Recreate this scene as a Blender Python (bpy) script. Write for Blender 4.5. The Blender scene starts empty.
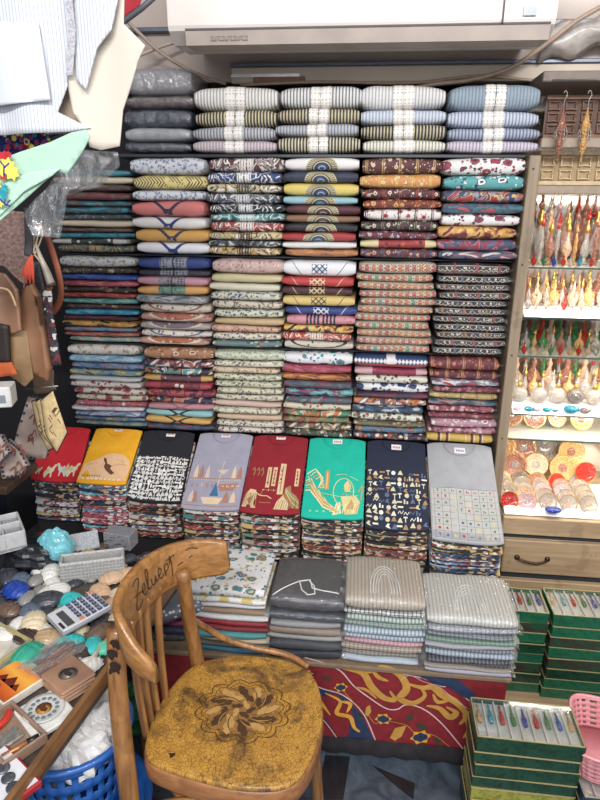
import bpy, math, random
import numpy as np
from math import sin, cos, pi, radians, sqrt, atan2, exp, tan
from mathutils import Vector, Matrix

sc = bpy.context.scene
COL = sc.collection

# ------------------------------------------------------------------ camera
CAMH = 1.6; FPX = 620.0; PITCH = radians(17.9); YAW = radians(6.0); ROLL = radians(0.5)
cd = bpy.data.cameras.new('camera'); cam = bpy.data.objects.new('camera', cd); COL.objects.link(cam)
cd.sensor_fit = 'HORIZONTAL'; cd.sensor_width = 36.0; cd.lens = 36.0 * FPX / 600.0
cd.clip_start = 0.02; cd.clip_end = 60
CR = Matrix.Rotation(YAW, 3, 'Z') @ Matrix.Rotation(pi / 2 - PITCH, 3, 'X') @ Matrix.Rotation(ROLL, 3, 'Z')
cam.matrix_world = Matrix.Translation((0, 0, CAMH)) @ CR.to_4x4()
sc.camera = cam

# ------------------------------------------------------------------ world, lamps, exposure
sc.view_settings.view_transform = 'Standard'; sc.view_settings.look = 'None'
sc.view_settings.gamma = 1.0; sc.view_settings.use_curve_mapping = False
sc.view_settings.exposure = 0.0
w = bpy.data.worlds.new('shop_daylight'); sc.world = w; w.use_nodes = True
w.node_tree.nodes['Background'].inputs[0].default_value = (0.93, 0.95, 1.0, 1)
w.node_tree.nodes['Background'].inputs[1].default_value = 0.62

def area_light(name, loc, aim, sx, sy, power, col=(1, 1, 1)):
    ld = bpy.data.lights.new(name, 'AREA'); ld.shape = 'RECTANGLE'; ld.size = sx; ld.size_y = sy
    ld.energy = power; ld.color = col
    o = bpy.data.objects.new(name, ld); COL.objects.link(o); o.location = loc
    o.rotation_euler = (Vector(aim) - Vector(loc)).to_track_quat('-Z', 'Y').to_euler()
    return o
area_light('ceiling_tube_light', (-0.1, -1.2, 3.1), (-0.2, 2.2, 1.0), 1.3, 0.12, 70, (1.0, 0.985, 0.97))
area_light('ceiling_tube_light', (1.1, -0.6, 3.0), (0.4, 2.2, 1.0), 1.3, 0.12, 46, (1.0, 0.985, 0.97))
area_light('doorway_daylight', (-0.3, -5.0, 2.6), (0.0, 2.0, 0.8), 3.6, 2.4, 110, (0.96, 0.98, 1.0))

# ------------------------------------------------------------------ helpers
def ray(x, y):
    return CR @ Vector(((x - 300) / FPX, -(y - 400) / FPX, -1.0))
def atY(x, y, Y):
    d = ray(x, y); return Vector((0, 0, CAMH)) + d * (Y / d.y)
def atZ(x, y, Z):
    d = ray(x, y); return Vector((0, 0, CAMH)) + d * ((Z - CAMH) / d.z)

def lin(h):
    if not isinstance(h, str): return tuple(h)[:3] + (1.0,)
    h = h.lstrip('#'); r = []
    for i in (0, 2, 4):
        c = int(h[i:i + 2], 16) / 255.0
        r.append(c / 12.92 if c <= 0.04045 else ((c + 0.055) / 1.055) ** 2.4)
    return (r[0], r[1], r[2], 1.0)

class V:                                   # small node-expression wrapper
    def __init__(s, nt, sock): s.nt = nt; s.k = sock
    def _m(s, op, b=None, c=None):
        n = s.nt.nodes.new('ShaderNodeMath'); n.operation = op
        for i, q in enumerate((s, b, c)):
            if q is None: continue
            if isinstance(q, V): s.nt.links.new(q.k, n.inputs[i])
            else: n.inputs[i].default_value = q
        return V(s.nt, n.outputs[0])
    def __add__(s, o): return s._m('ADD', o)
    def __radd__(s, o): return s._m('ADD', o)
    def __sub__(s, o): return s._m('SUBTRACT', o)
    def __mul__(s, o): return s._m('MULTIPLY', o)
    def __rmul__(s, o): return s._m('MULTIPLY', o)
    def __truediv__(s, o): return s._m('DIVIDE', o)
    def __lt__(s, o): return s._m('LESS_THAN', o)
    def __gt__(s, o): return s._m('GREATER_THAN', o)
    def abs(s): return s._m('ABSOLUTE')
    def fr(s): return s._m('FRACT')
    def fl(s): return s._m('FLOOR')
    def sin(s): return s._m('SINE')
    def sqrt(s): return s._m('SQRT')
    def min(s, o): return s._m('MINIMUM', o)
    def max(s, o): return s._m('MAXIMUM', o)
    def pp(s, o): return s._m('PINGPONG', o)
    def at2(s, o): return s._m('ARCTAN2', o)

class T:
    def __init__(s, name):
        s.mat = bpy.data.materials.new(name); s.mat.use_nodes = True
        s.nt = s.mat.node_tree; s.b = s.nt.nodes['Principled BSDF']
    def node(s, t): return s.nt.nodes.new(t)
    def link(s, a, b): s.nt.links.new(a.k if isinstance(a, V) else a, b)
    def uv(s, ou=0.0, ov=0.0):
        n = s.node('ShaderNodeUVMap'); n.uv_map = 'UVMap'
        p = s.node('ShaderNodeSeparateXYZ'); s.nt.links.new(n.outputs[0], p.inputs[0])
        return V(s.nt, p.outputs[0]) + ou, V(s.nt, p.outputs[1]) + ov
    def obj(s):
        n = s.node('ShaderNodeTexCoord'); return n.outputs['Object']
    def objxyz(s):
        p = s.node('ShaderNodeSeparateXYZ'); s.nt.links.new(s.obj(), p.inputs[0])
        return [V(s.nt, p.outputs[i]) for i in range(3)]
    def vec(s, x, y, z=0.0):
        n = s.node('ShaderNodeCombineXYZ')
        for i, q in enumerate((x, y, z)):
            if isinstance(q, V): s.link(q, n.inputs[i])
            else: n.inputs[i].default_value = q
        return n.outputs[0]
    def noise(s, vec, scale, detail=2.0, rough=0.5, dist=0.0):
        n = s.node('ShaderNodeTexNoise'); n.inputs['Scale'].default_value = scale
        n.inputs['Detail'].default_value = detail; n.inputs['Roughness'].default_value = rough
        n.inputs['Distortion'].default_value = dist
        if vec is not None: s.link(vec, n.inputs['Vector'])
        return V(s.nt, n.outputs[0])
    def vor(s, vec, scale, feature='F1', metric='EUCLIDEAN', rand=1.0):
        n = s.node('ShaderNodeTexVoronoi'); n.feature = feature; n.distance = metric
        n.inputs['Scale'].default_value = scale; n.inputs['Randomness'].default_value = rand
        s.link(vec, n.inputs['Vector'])
        c = None
        if feature != 'DISTANCE_TO_EDGE':
            p = s.node('ShaderNodeSeparateColor'); s.nt.links.new(n.outputs['Color'], p.inputs[0]); c = V(s.nt, p.outputs[0])
        return V(s.nt, n.outputs['Distance']), c
    def mix(s, f, a, b):
        n = s.node('ShaderNodeMix'); n.data_type = 'RGBA'
        if isinstance(f, V): s.link(f, n.inputs[0])
        else: n.inputs[0].default_value = f
        for q, i in ((a, 6), (b, 7)):
            if isinstance(q, (str, tuple)): n.inputs[i].default_value = lin(q)
            else: s.link(q, n.inputs[i])
        return n.outputs[2]
    def ramp(s, f, stops, const=True):
        n = s.node('ShaderNodeValToRGB'); r = n.color_ramp
        r.interpolation = 'CONSTANT' if const else 'LINEAR'
        while len(r.elements) < len(stops): r.elements.new(0.5)
        for e, (p, c) in zip(r.elements, stops): e.position = p; e.color = lin(c)
        s.link(f, n.inputs[0]); return n.outputs[0]
    def pal(s, f, cols):
        return s.ramp(f, [(i / len(cols), c) for i, c in enumerate(cols)])
    def bump(s, h, strength, dist=0.002, coat=False):
        n = s.node('ShaderNodeBump'); n.inputs['Strength'].default_value = strength; n.inputs['Distance'].default_value = dist
        s.link(h, n.inputs['Height'])
        s.nt.links.new(n.outputs[0], s.b.inputs['Coat Normal' if coat else 'Normal'])
    def done(s, col=None, rough=0.6, coat=0.0, metal=0.0, coatr=0.1, spec=None, alpha=None, sheen=0):
        if col is not None:
            if isinstance(col, (str, tuple)): s.b.inputs['Base Color'].default_value = lin(col)
            else: s.link(col, s.b.inputs['Base Color'])
        s.b.inputs['Roughness'].default_value = rough; s.b.inputs['Metallic'].default_value = metal
        s.b.inputs['Coat Weight'].default_value = coat; s.b.inputs['Coat Roughness'].default_value = coatr
        if spec is not None: s.b.inputs['Specular IOR Level'].default_value = spec
        if alpha is not None: s.b.inputs['Alpha'].default_value = alpha
        if sheen: s.b.inputs['Sheen Weight'].default_value = sheen
        return s.mat

_mc = {}
def plain(name, col, rough=0.6, coat=0.0, metal=0.0, mott=0.12, alpha=None, scale=40):
    k = (name, col, rough, coat, metal, alpha)
    if k in _mc: return _mc[k]
    t = T(name); c = lin(col)
    n = t.noise(t.obj(), scale, 3)
    d = tuple(x * (1 - mott) for x in c[:3]); l = tuple(min(1, x * (1 + mott)) for x in c[:3])
    m = t.ramp(n, [(0.3, d), (0.7, l)], False)
    _mc[k] = t.done(m, rough, coat, metal, alpha=alpha); return _mc[k]

def wood(name, a, b, rough=0.45, sx=3, sy=60, coat=0.1, axis=0):
    t = T(name); x, y, z = t.objxyz(); q = [x, y, z]
    sc3 = [sy, sy, sy]; sc3[axis] = sx
    v = t.vec(q[0] * sc3[0], q[1] * sc3[1], q[2] * sc3[2])
    n = t.noise(v, 1.0, 5, 0.6, 0.6)
    n2 = t.noise(t.obj(), 7, 3)
    c = t.ramp(n, [(0.3, a), (0.68, b)], False)
    c = t.mix((n2 > 0.62) * 0.25, c, tuple(x * 0.45 for x in lin(a)[:3]))
    t.bump(n, 0.15, 0.001)
    return t.done(c, rough, coat)

class MB:                                   # mesh builder: one mesh object
    def __init__(s): s.v = []; s.f = []; s.m = []; s.uv = {}; s.sm = []
    def add(s, verts, faces, mi=0, smooth=True, uvs=None):
        o = len(s.v); s.v += [tuple(p) for p in verts]
        for f in faces: s.f.append(tuple(i + o for i in f)); s.m.append(mi); s.sm.append(smooth)
        if uvs is not None:
            for i, q in enumerate(uvs): s.uv[o + i] = q
        return s
    def box(s, x0, y0, z0, x1, y1, z1, mi=0, bev=0.0, M=None):
        b = min(bev, (x1 - x0) / 2.01, (y1 - y0) / 2.01, (z1 - z0) / 2.01)
        if b <= 0:
            vs = [(x, y, z) for x in (x0, x1) for y in (y0, y1) for z in (z0, z1)]
            fs = [(0, 1, 3, 2), (4, 6, 7, 5), (0, 4, 5, 1), (2, 3, 7, 6), (0, 2, 6, 4), (1, 5, 7, 3)]
        else:
            vs = []; c = [(x0, x1), (y0, y1), (z0, z1)]
            ix = {}
            for i in (0, 1):
                for j in (0, 1):
                    for k in (0, 1):
                        sg = (1 if i == 0 else -1, 1 if j == 0 else -1, 1 if k == 0 else -1)
                        for a in range(3):
                            p = [c[0][i], c[1][j], c[2][k]]
                            for q in range(3):
                                if q != a: p[q] += sg[q] * b
                            ix[(i, j, k, a)] = len(vs); vs.append(tuple(p))
            fs = []
            for a in range(3):
                o = [q for q in range(3) if q != a]
                for e in (0, 1):
                    loop = []
                    for (m, n) in ((0, 0), (1, 0), (1, 1), (0, 1)):
                        t = [0, 0, 0]; t[a] = e; t[o[0]] = m; t[o[1]] = n; loop.append(ix[(*t, a)])
                    fs.append(tuple(loop))
            for a in range(3):              # bevel edges along axis a
                o = [q for q in range(3) if q != a]
                for m in (0, 1):
                    for n in (0, 1):
                        def K(e, w_):
                            t = [0, 0, 0]; t[a] = e; t[o[0]] = m; t[o[1]] = n; return ix[(*t, w_)]
                        fs.append((K(0, o[0]), K(1, o[0]), K(1, o[1]), K(0, o[1])))
            for i in (0, 1):
                for j in (0, 1):
                    for k in (0, 1): fs.append(tuple(ix[(i, j, k, a)] for a in range(3)))
        if M is not None: vs = [tuple(M @ Vector(p)) for p in vs]
        return s.add(vs, fs, mi, False)
    def tube(s, pts, r, n=8, mi=0, cap=True, flat=1.0, up=None):
        pts = [Vector(p) for p in pts]; k = len(pts)
        rr = r if isinstance(r, (list, tuple)) else [r] * k
        vs = []; prev = None
        for i, p in enumerate(pts):
            t = (pts[min(i + 1, k - 1)] - pts[max(i - 1, 0)])
            if t.length < 1e-9: t = Vector((0, 0, 1))
            t.normalize()
            if prev is None:
                a = Vector(up) if up else (Vector((0, 0, 1)) if abs(t.z) < .9 else Vector((1, 0, 0)))
            else: a = prev
            u = (a - t * a.dot(t)); u.normalize(); prev = u; w_ = t.cross(u)
            for j in range(n):
                an = 2 * pi * j / n
                vs.append(p + u * (cos(an) * rr[i]) + w_ * (sin(an) * rr[i] * flat))
        fs = [(i * n + j, i * n + (j + 1) % n, (i + 1) * n + (j + 1) % n, (i + 1) * n + j) for i in range(k - 1) for j in range(n)]
        if cap: fs += [tuple(range(n))[::-1], tuple((k - 1) * n + j for j in range(n))]
        return s.add(vs, fs, mi)
    def lathe(s, prof, n=16, mi=0, c=(0, 0, 0), M=None, sx=1, sy=1, cap=True):
        vs = [(c[0] + r * cos(2 * pi * j / n) * sx, c[1] + r * sin(2 * pi * j / n) * sy, c[2] + z) for r, z in prof for j in range(n)]
        k = len(prof)
        fs = [(i * n + j, i * n + (j + 1) % n, (i + 1) * n + (j + 1) % n, (i + 1) * n + j) for i in range(k - 1) for j in range(n)]
        if cap: fs += [tuple(range(n))[::-1], tuple((k - 1) * n + j for j in range(n))]
        if M is not None: vs = [tuple(M @ Vector(p)) for p in vs]
        return s.add(vs, fs, mi)
    def grid(s, fn, nu, nv, mi=0, closed_u=False, closed_v=False, uvf=None, smooth=True):
        vs = []; uvs = []
        for i in range(nu + 1):
            for j in range(nv + 1):
                a, b = i / nu, j / nv
                vs.append(fn(a, b)); uvs.append(uvf(a, b) if uvf else (a, b))
        fs = [(i * (nv + 1) + j, (i + 1) * (nv + 1) + j, (i + 1) * (nv + 1) + j + 1, i * (nv + 1) + j + 1) for i in range(nu) for j in range(nv)]
        return s.add(vs, fs, mi, smooth, uvs)
    def poly(s, pts, mi=0, th=0.0):         # ordered 3-D outline, optional thickness along its normal
        pts = [Vector(p) for p in pts]; n = len(pts)
        if th == 0: return s.add(pts, [tuple(range(n))], mi, False)
        nr = Vector((0, 0, 0))
        for i in range(n): nr += (pts[i] - pts[0]).cross(pts[(i + 1) % n] - pts[0])
        nr.normalize()
        vs = pts + [p + nr * th for p in pts]
        fs = [tuple(range(n))[::-1], tuple(range(n, 2 * n))] + [(i, (i + 1) % n, n + (i + 1) % n, n + i) for i in range(n)]
        return s.add(vs, fs, mi, False)
    def mesh(s, name, mats):
        me = bpy.data.meshes.new(name); me.from_pydata(s.v, [], s.f)
        for m in (mats if isinstance(mats, (list, tuple)) else [mats]): me.materials.append(m)
        me.polygons.foreach_set('material_index', s.m); me.polygons.foreach_set('use_smooth', s.sm)
        if s.uv:
            l = me.uv_layers.new(name='UVMap')
            li = np.empty(len(me.loops), dtype=np.int32); me.loops.foreach_get('vertex_index', li)
            arr = np.zeros((len(s.v), 2), dtype=np.float32)
            for i, q in s.uv.items(): arr[i] = q
            l.data.foreach_set('uv', arr[li].ravel())
        me.update(); return me
    def build(s, name, mats, parent=None, loc=None, rot=None):
        o = bpy.data.objects.new(name, s.mesh(name, mats)); COL.objects.link(o)
        if parent is not None: o.parent = parent
        if loc is not None: o.location = loc
        if rot is not None: o.rotation_euler = rot
        return o

def tag(o, label, cat, group=None, kind=None):
    if label: o['label'] = label
    if cat: o['category'] = cat
    if group: o['group'] = group
    if kind: o['kind'] = kind
    return o
def thing(name, label, cat, loc=(0, 0, 0), rot=(0, 0, 0), group=None):
    o = bpy.data.objects.new(name, None); COL.objects.link(o); o.empty_display_size = 0.02
    o.location = loc; o.rotation_euler = rot; return tag(o, label, cat, group)
def struct(name, mb, mats):
    return tag(mb.build(name, mats), None, None, None, 'structure')
def dup(o, parent=None):
    c = o.copy(); COL.objects.link(c); c.parent = parent
    for ch in list(o.children): dup(ch, c)
    return c
ORD = ['topmost', 'second from top', 'third from top', 'fourth from top', 'fifth from top', 'sixth from top', 'seventh from top', 'eighth from top',
       'ninth from top', 'tenth from top', 'eleventh from top', 'twelfth from top', 'thirteenth from top', 'fourteenth from top', 'fifteenth from top', 'sixteenth from top', 'seventeenth from top', 'eighteenth from top', 'nineteenth from top']
NTH = ['first', 'second', 'third', 'fourth', 'fifth', 'sixth', 'seventh', 'eighth', 'ninth', 'tenth', 'eleventh', 'twelfth', 'thirteenth']

# ------------------------------------------------------------------ cloth patterns
HEX = dict(white='e9e6e2', cream='e3d7bd', beige='cdbc9f', tan='b8935f', brown='6b4536', dkbrown='3a2a28', black='1c1b20', navy='20284a', blue='2c4f9a',
           royal='21388c', sky='7fb6cf', teal='1f7f8e', dkteal='21535c', turq='58b7b5', aqua='9fd0cf', green='2f7d55', dkgreen='234a3a', olive='7c7a45', red='b3262b', crimson='a01f3c',
           maroon='5e1f2a', rust='b5502a', orange='d9853a', amber='dfa247', mustard='c99636', yellow='e3c150', gold='c2a050', pink='d9929a', salmon='d9706a',
           rose='b9606b', magenta='b02a5c', lilac='b9b2c8', mauve='8b7584', grey='8b8a8e', ltgrey='b9b9bd', dkgrey='4b4a50', slate='4a566b', silver='c3c4ca',
           palegreen='c9d3b5', mint='a8d3bd', peach='e0b491', bluegrey='8ea3b5', paleblue='b4c4da')
def C(n):
    h = HEX.get(n, n); r = [int(h[i:i + 2], 16) for i in (0, 2, 4)]; g = 0.3 * r[0] + 0.59 * r[1] + 0.11 * r[2]
    return '%02x%02x%02x' % tuple(int(max(0, min(255, (q + (g - q) * 0.16) * 0.93 + 3))) for q in r)
_pc = {}
def cloth_mat(kind, cols, seed=0, coat=0.5):
    key = (kind, tuple(cols), seed % 3, coat)
    if key in _pc: return _pc[key]
    sd = seed % 3
    t = T('cloth_' + kind); c = [C(x) for x in cols]
    while len(c) < 4: c.append(c[-1])
    u, v = t.uv(); U = u + (5.13 + sd * 1.37); W = v + (3.3 + sd * 0.71)
    dn = t.noise(t.vec(U, W), 55, 1)
    vec = t.vec(U + (dn - 0.5) * 0.012, W + (dn * 3.0).fr() * 0.006); rough = 0.65
    col = None
    if kind == 'plain': col = t.mix(t.noise(vec, 60, 4), c[0], c[1])
    elif kind == 'stripe':
        d = (U / 0.0105).fr() < 0.42; col = t.mix(d, c[0], c[1])
    elif kind == 'grid':
        d = ((U / 0.012).fr() < 0.3).max((W / 0.007).fr() < 0.3); col = t.mix(d, c[0], c[1])
    elif kind == 'floral':
        d, r = t.vor(vec, 55); col = t.mix(d < 0.42, c[0], t.pal(r, c[1:]))
        d2, r2 = t.vor(vec, 150); col = t.mix((d2 < 0.3) * (r2 > 0.55), col, c[1])
    elif kind == 'sprig':
        d, r = t.vor(vec, 110); col = t.mix((d < 0.46) * (r > 0.2), c[0], t.pal(r, c[1:]))
    elif kind == 'suzani':
        d, r = t.vor(t.vec(U + (dn - 0.5) * 0.02, W * 1.25 + (dn - 0.5) * 0.012), 26, rand=0.9)
        fl = t.ramp(d, [(0, c[2]), (0.13, c[3]), (0.2, c[1]), (0.36, c[3]), (0.41, c[0])])
        d2, r2 = t.vor(vec, 75); col = t.mix((d2 < 0.4) * (r2 > 0.5) * (d > 0.44), fl, t.pal(r2, [c[2], c[3], c[1]]))
    elif kind == 'bigfloral':
        n = t.noise(vec, 24, 1, 0.4, 0.8); n2 = t.noise(t.vec(U, W, 7.7), 38, 1)
        col = t.ramp(n, [(0, c[1]), (0.4, c[2]), (0.46, c[0]), (0.58, c[3]), (0.63, c[1])]); col = t.mix(n2 > 0.62, col, c[2])
    elif kind == 'camo':
        n = t.noise(t.vec(U, W * 2.2), 17, 2, 0.5, 0.5)
        col = t.ramp(n, [(0, c[1]), (0.4, c[2]), (0.47, c[0]), (0.56, c[3]), (0.62, c[1])])
    elif kind == 'paisley':
        n = t.noise(vec, 16, 1, 0.4, 1.2); q = (n * 7.0).fr(); col = t.mix(q < 0.3, c[0], c[1])
        col = t.mix((q > 0.62) * (n > 0.52), col, c[2]); col = t.mix((u.abs() < 0.024) * ((u.abs() / 0.009).fr() > 0.25), col, c[1])
    elif kind == 'ottoman':
        d, r = t.vor(t.vec(U, W), 42, rand=0.5); col = t.ramp(d, [(0, c[2]), (0.14, c[1]), (0.27, c[3]), (0.35, c[0])])
        q = (U / 0.055).fr(); col = t.mix((q < 0.07) + ((q - 0.14).abs() < 0.02), col, c[2])
        d2, r2 = t.vor(vec, 130); col = t.mix((d2 < 0.3) * (r2 > 0.45), col, c[1])
    elif kind == 'weave':
        a = ((U + W) / 0.012).fr(); b = ((U - W) / 0.012).fr(); dots = (a > 0.45) * (b > 0.45)
        cell = (U / 0.023).fl(); h = ((cell * 12.9898).sin() * 437.58).fr(); mid = (W * 1.0 - (3.3 + sd * .71)).abs() < 0.011
        patch = t.pal(h, [c[1], c[2], c[1], c[3]]); inn = mid * (((U / 0.023).fr() - 0.5).abs() < 0.3)
        col = t.mix(inn, t.mix(dots, c[0], '2a2120'), t.mix(dots * 0.35, patch, c[0]))
    elif kind == 'zig':
        tri = (U / 0.016).pp(0.5); d = (v + 0.007 - tri * 0.012).abs() < 0.0016
        gl, r = t.vor(t.vec(U * 1.0, W * 0.5), 200, metric='CHEBYCHEV')
        text = (r > 0.62) * ((v - 0.004).abs() < 0.0036) * ((U / 0.075).fr() > 0.25)
        col = t.mix(d.max(text), c[0], c[1]); col = t.mix(v < -0.0085, col, c[2]); col = t.mix((v > 0.0105) * ((v < 0.013)), col, c[1])
        col = t.mix(((U / 0.075).fr() < 0.2) * (((U / 0.0375).fr() - 0.2).abs() < 0.1), col, c[3])
    elif kind == 'glyph':
        d, r = t.vor(t.vec(U, W * 1.0), 95, metric='CHEBYCHEV', rand=0.9); col = t.mix((r > 0.42) * (d < 0.4), c[0], t.pal(r, [c[1], c[1], c[2], c[3]]))
    elif kind == 'shirt':                     # folded print seen at the shirt's fold
        d, r = t.vor(t.vec(U * .75, W * 1.6), 95, metric='CHEBYCHEV'); n = t.noise(t.vec(U, 0.3 + sd), 9, 1)
        col = t.mix((r > 0.5) * (n > 0.45), c[0], t.pal(r, [c[1], c[1], c[2], c[3]])); rough = 0.8
    elif kind == 'eye':
        r = (u * u + (v + 0.016) * (v + 0.016) * 1.6).sqrt(); an = (v + 0.016).at2(u)
        tick = (an * 6.5).fr() < 0.35
        rings = t.ramp(r * 8.0, [(0, c[1]), (0.07, 'a9b8c6'), (0.1, c[1]), (0.16, '1f2340'), (0.2, 'b9ad8a'), (0.235, '3b3a40'), (0.27, 'b9ad8a'), (0.42, 'c2b894')])
        rings = t.mix((r > 0.035) * (r < 0.051) * tick, rings, '2e2d33'); col = t.mix(r < 0.054, c[0], rings)
    elif kind == 'knot':
        a = ((u + v) / 0.02 + 0.5).fr() - 0.5; b = ((u - v) / 0.02 + 0.5).fr() - 0.5
        l = (a.abs() < 0.13).max(b.abs() < 0.13); d = l * (u.abs() < 0.027) * ((v + 0.001).abs() < 0.018)
        inn = (u.abs() < 0.016) * ((v).abs() < 0.008); col = t.mix(inn, c[0], c[2]); col = t.mix(d, col, c[1])
        e = ((v - u.abs() * u.abs() * 9.0 + 0.055).abs() < 0.002) * (u.abs() > 0.06); col = t.mix(e, col, c[1])
    elif kind == 'vee':
        d = ((u.abs() - v * 1.1 - 0.016).abs() < 0.0075) * (u.abs() > 0.003); k, r = t.vor(vec, 120)
        ctr = (u.abs() < 0.017) * (v < -0.001) * (r > 0.35); col = t.mix(d.max(ctr), c[0], c[1])
    elif kind == 'bars':
        d = (u.abs() < 0.055) * ((u.abs() / 0.013).fr() > 0.45); col = t.mix(d, c[0], c[1])
        k, r = t.vor(vec, 90); col = t.mix((k < 0.25) * (r > 0.7), col, c[2])
    elif kind == 'oval':
        r = ((u / 0.115) * (u / 0.115) + ((v - 0.017) / 0.03) * ((v - 0.017) / 0.03)).sqrt()
        k, rr = t.vor(vec, 70); body = t.mix(k < 0.35, c[2], t.pal(rr, [c[3], c[1], c[2]]))
        col = t.mix((r > 0.78) * (r < 0.9), t.mix(r < 0.78, c[0], body), c[1])
        col = t.mix((r > 1.0) * (k < 0.3), col, c[3])
    elif kind == 'centre':
        g = ((U / 0.012).fr() < 0.35).max((W / 0.009).fr() < 0.3); k, rr = t.vor(vec, 80)
        col = t.mix(u.abs() < 0.05, c[0], t.mix(g, t.pal(rr, [c[1], c[2], c[3]]), c[1])); col = t.mix(u.abs() < 0.003, col, c[3])
    elif kind == 'xmark':
        d = ((u.abs() - v.abs() * 1.9 - 0.006).abs() < 0.008) * (u.abs() < 0.055); col = t.mix(d, c[0], c[1])
    elif kind == 'ends':
        k, rr = t.vor(vec, 45); body = t.mix(k < 0.33, c[0], t.pal(rr, [c[2], c[3]])); col = t.mix((u - 0.012).abs() > 0.078, body, c[1])
    elif kind == 'leaf':
        q = ((U / 0.011) + (v.abs() * 75.0)).fr(); k, rr = t.vor(vec, 60)
        col = t.mix((q < 0.42) * (rr > 0.25), c[0], c[1])
    elif kind == 'band':
        q = (U / 0.013).fr() - 0.5; tri = q.abs() * 0.018
        col = t.mix((v - 0.004).abs() < tri + 0.001, c[0], c[1]); col = t.mix((u.abs() < 0.016), col, c[2]); col = t.mix((v < -0.006), col, c[3])
    elif kind == 'stripes3':
        q = (U / 0.03).fr(); col = t.mix((q < 0.3) * (u.abs() > 0.02) * (u.abs() < 0.09), c[0], c[1]); col = t.mix((q > 0.36) * (q < 0.46) * (u.abs() < 0.09) * (u.abs() > 0.02), col, c[2])
    m = t.noise(vec, 300, 2); col = t.mix((m < 0.42) * 0.12, col, '000000')
    h = t.noise(t.vec(U, W * 0.6), 34, 3, 0.6, 0.8)
    t.bump(h, 0.5, 0.006)
    if coat > 0:
        h2 = t.noise(t.vec(U * 1.0, W * 1.4, 3.1), 60, 3, 0.6, 1.8); t.bump(h2, 1.0, 0.02, coat=True)
    _pc[key] = t.done(col, rough, coat, coatr=0.07); return _pc[key]

# ------------------------------------------------------------------ folded cloth shape
def fold_fn(w, d, t, seed, end=0.42, wr=0.0014, ez=0.6, ey=0.3, belly=0.0):
    R = random.Random(seed); ph = [R.uniform(0, 6.28) for _ in range(8)]; A = [R.uniform(0.4, 1) for _ in range(8)]
    tl = R.uniform(-0.1, 0.1)
    def fn(a, th, off=0.0):
        s = 2 * a - 1; x = s * w / 2
        k = end + (1 - end) * (1 - abs(s) ** 7)
        tt = t * k * (1 + tl * s) + off * 2; cy = cos(th); cz = sin(th)
        y = (d / 2 * (1 - 0.05 * abs(s) ** 5) + off) * math.copysign(abs(cy) ** ey, cy)
        z = tt / 2 * math.copysign(abs(cz) ** ez, cz) * (1 + belly * (1 - abs(cy)))
        z += wr * (A[0] * sin(17 * x + ph[0]) + A[1] * sin(41 * x + ph[1] + y * 9) * .6 + A[2] * sin(83 * x + ph[2]) * .35) * (0.4 + 0.6 * (cz * .5 + .5))
        y += 0.003 * (A[3] * sin(13 * x + ph[3]) + A[4] * sin(37 * x + ph[4]) * .5) * (1 if cy < 0 else 0)
        return (x, y, z + t / 2)
    return fn
def fold_mesh(w, d, t, seed, nu=24, nv=20, thick=None, **kw):
    fn = fold_fn(w, d, t, seed, **kw); mb = MB()
    ths = []
    for j in range(nv + 1):                   # theta from back (0) over top to front (pi) and under
        ths.append(2 * pi * j / nv)
    vs = []; uvs = []
    for i in range(nu + 1):
        a = 0.5 - 0.5 * cos(pi * i / nu) * (0.9 + 0.1 * abs(cos(pi * i / nu)))
        ring = [fn(a, th) for th in ths]
        L = [0]
        for j in range(nv): L.append(L[-1] + sqrt((ring[j + 1][1] - ring[j][1]) ** 2 + (ring[j + 1][2] - ring[j][2]) ** 2))
        m = L[nv // 2]
        for j in range(nv + 1): vs.append(ring[j]); uvs.append((ring[j][0], m - L[j]))
    fs = [(i * (nv + 1) + j, (i + 1) * (nv + 1) + j, (i + 1) * (nv + 1) + j + 1, i * (nv + 1) + j + 1) for i in range(nu) for j in range(nv)]
    fs += [tuple(range(nv)), tuple(nu * (nv + 1) + j for j in range(nv))[::-1]]
    mb.add(vs, fs, 0, True, uvs)
    return mb, fn
# ------------------------------------------------------------------ setting
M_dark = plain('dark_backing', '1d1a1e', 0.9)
M_wall = plain('painted_wall_panel', 'b3a49a', 0.6, 0.1, mott=0.10, scale=4)
M_wallc = plain('cream_wall_panel', 'c9bcab', 0.6, 0.1, mott=0.08, scale=4)
M_shelf = plain('dark_shelf_board', '20222a', 0.4, 0.2)
def marble(name, a, b):
    t = T(name); n = t.noise(t.obj(), 9, 6, 0.65, 1.5); return t.done(t.ramp(n, [(0.35, a), (0.7, b)], False), 0.35, 0.2)
M_tile = marble('blue_grey_floor_tile', '343e48', '5a6673'); M_tile2 = marble('black_floor_inlay', '15171b', '282c32')
fl = MB(); fl.box(-2.2, -0.6, -0.05, 2.0, 2.6, 0.0)
struct('floor', fl, M_tile)
fi = MB()
for tri in (*[[atZ(300 + x / 3, 640 + y / 3, 0)[:2] for x, y in q] for q in ([(50, 480), (75, 345), (150, 350), (130, 480)], [(215, 375), (345, 430), (340, 480), (290, 440)], [(-200,400),(-100,350),(-60,480)])], [(-0.28, 1.44), (-0.16, 1.44), (-0.24, 1.30)],
            [(-0.06, 1.24), (0.05, 1.24), (0.0, 1.08)], [(-.62, .75), (-.5, .9), (-.45, .72)]):
    fi.poly([(x, y, 0.0005) for x, y in tri], 0, 0.002)
struct('floor', fi, M_tile2)
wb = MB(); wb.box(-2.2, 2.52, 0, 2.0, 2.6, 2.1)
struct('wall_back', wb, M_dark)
wp = MB(); wp.box(-2.2, 2.40, 1.995, 2.0, 2.6, 2.9)
struct('wall_back', wp, M_wall)
wl = MB(); wl.box(-1.75, -0.2, 0, -1.68, 2.6, 2.9); struct('wall_left', wl, plain('left_wall_cloth', '2c3442', 0.85))
wr_ = MB(); wr_.box(1.35, 1.2, 0, 1.42, 2.6, 2.9); struct('wall_right', wr_, M_wallc)
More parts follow.
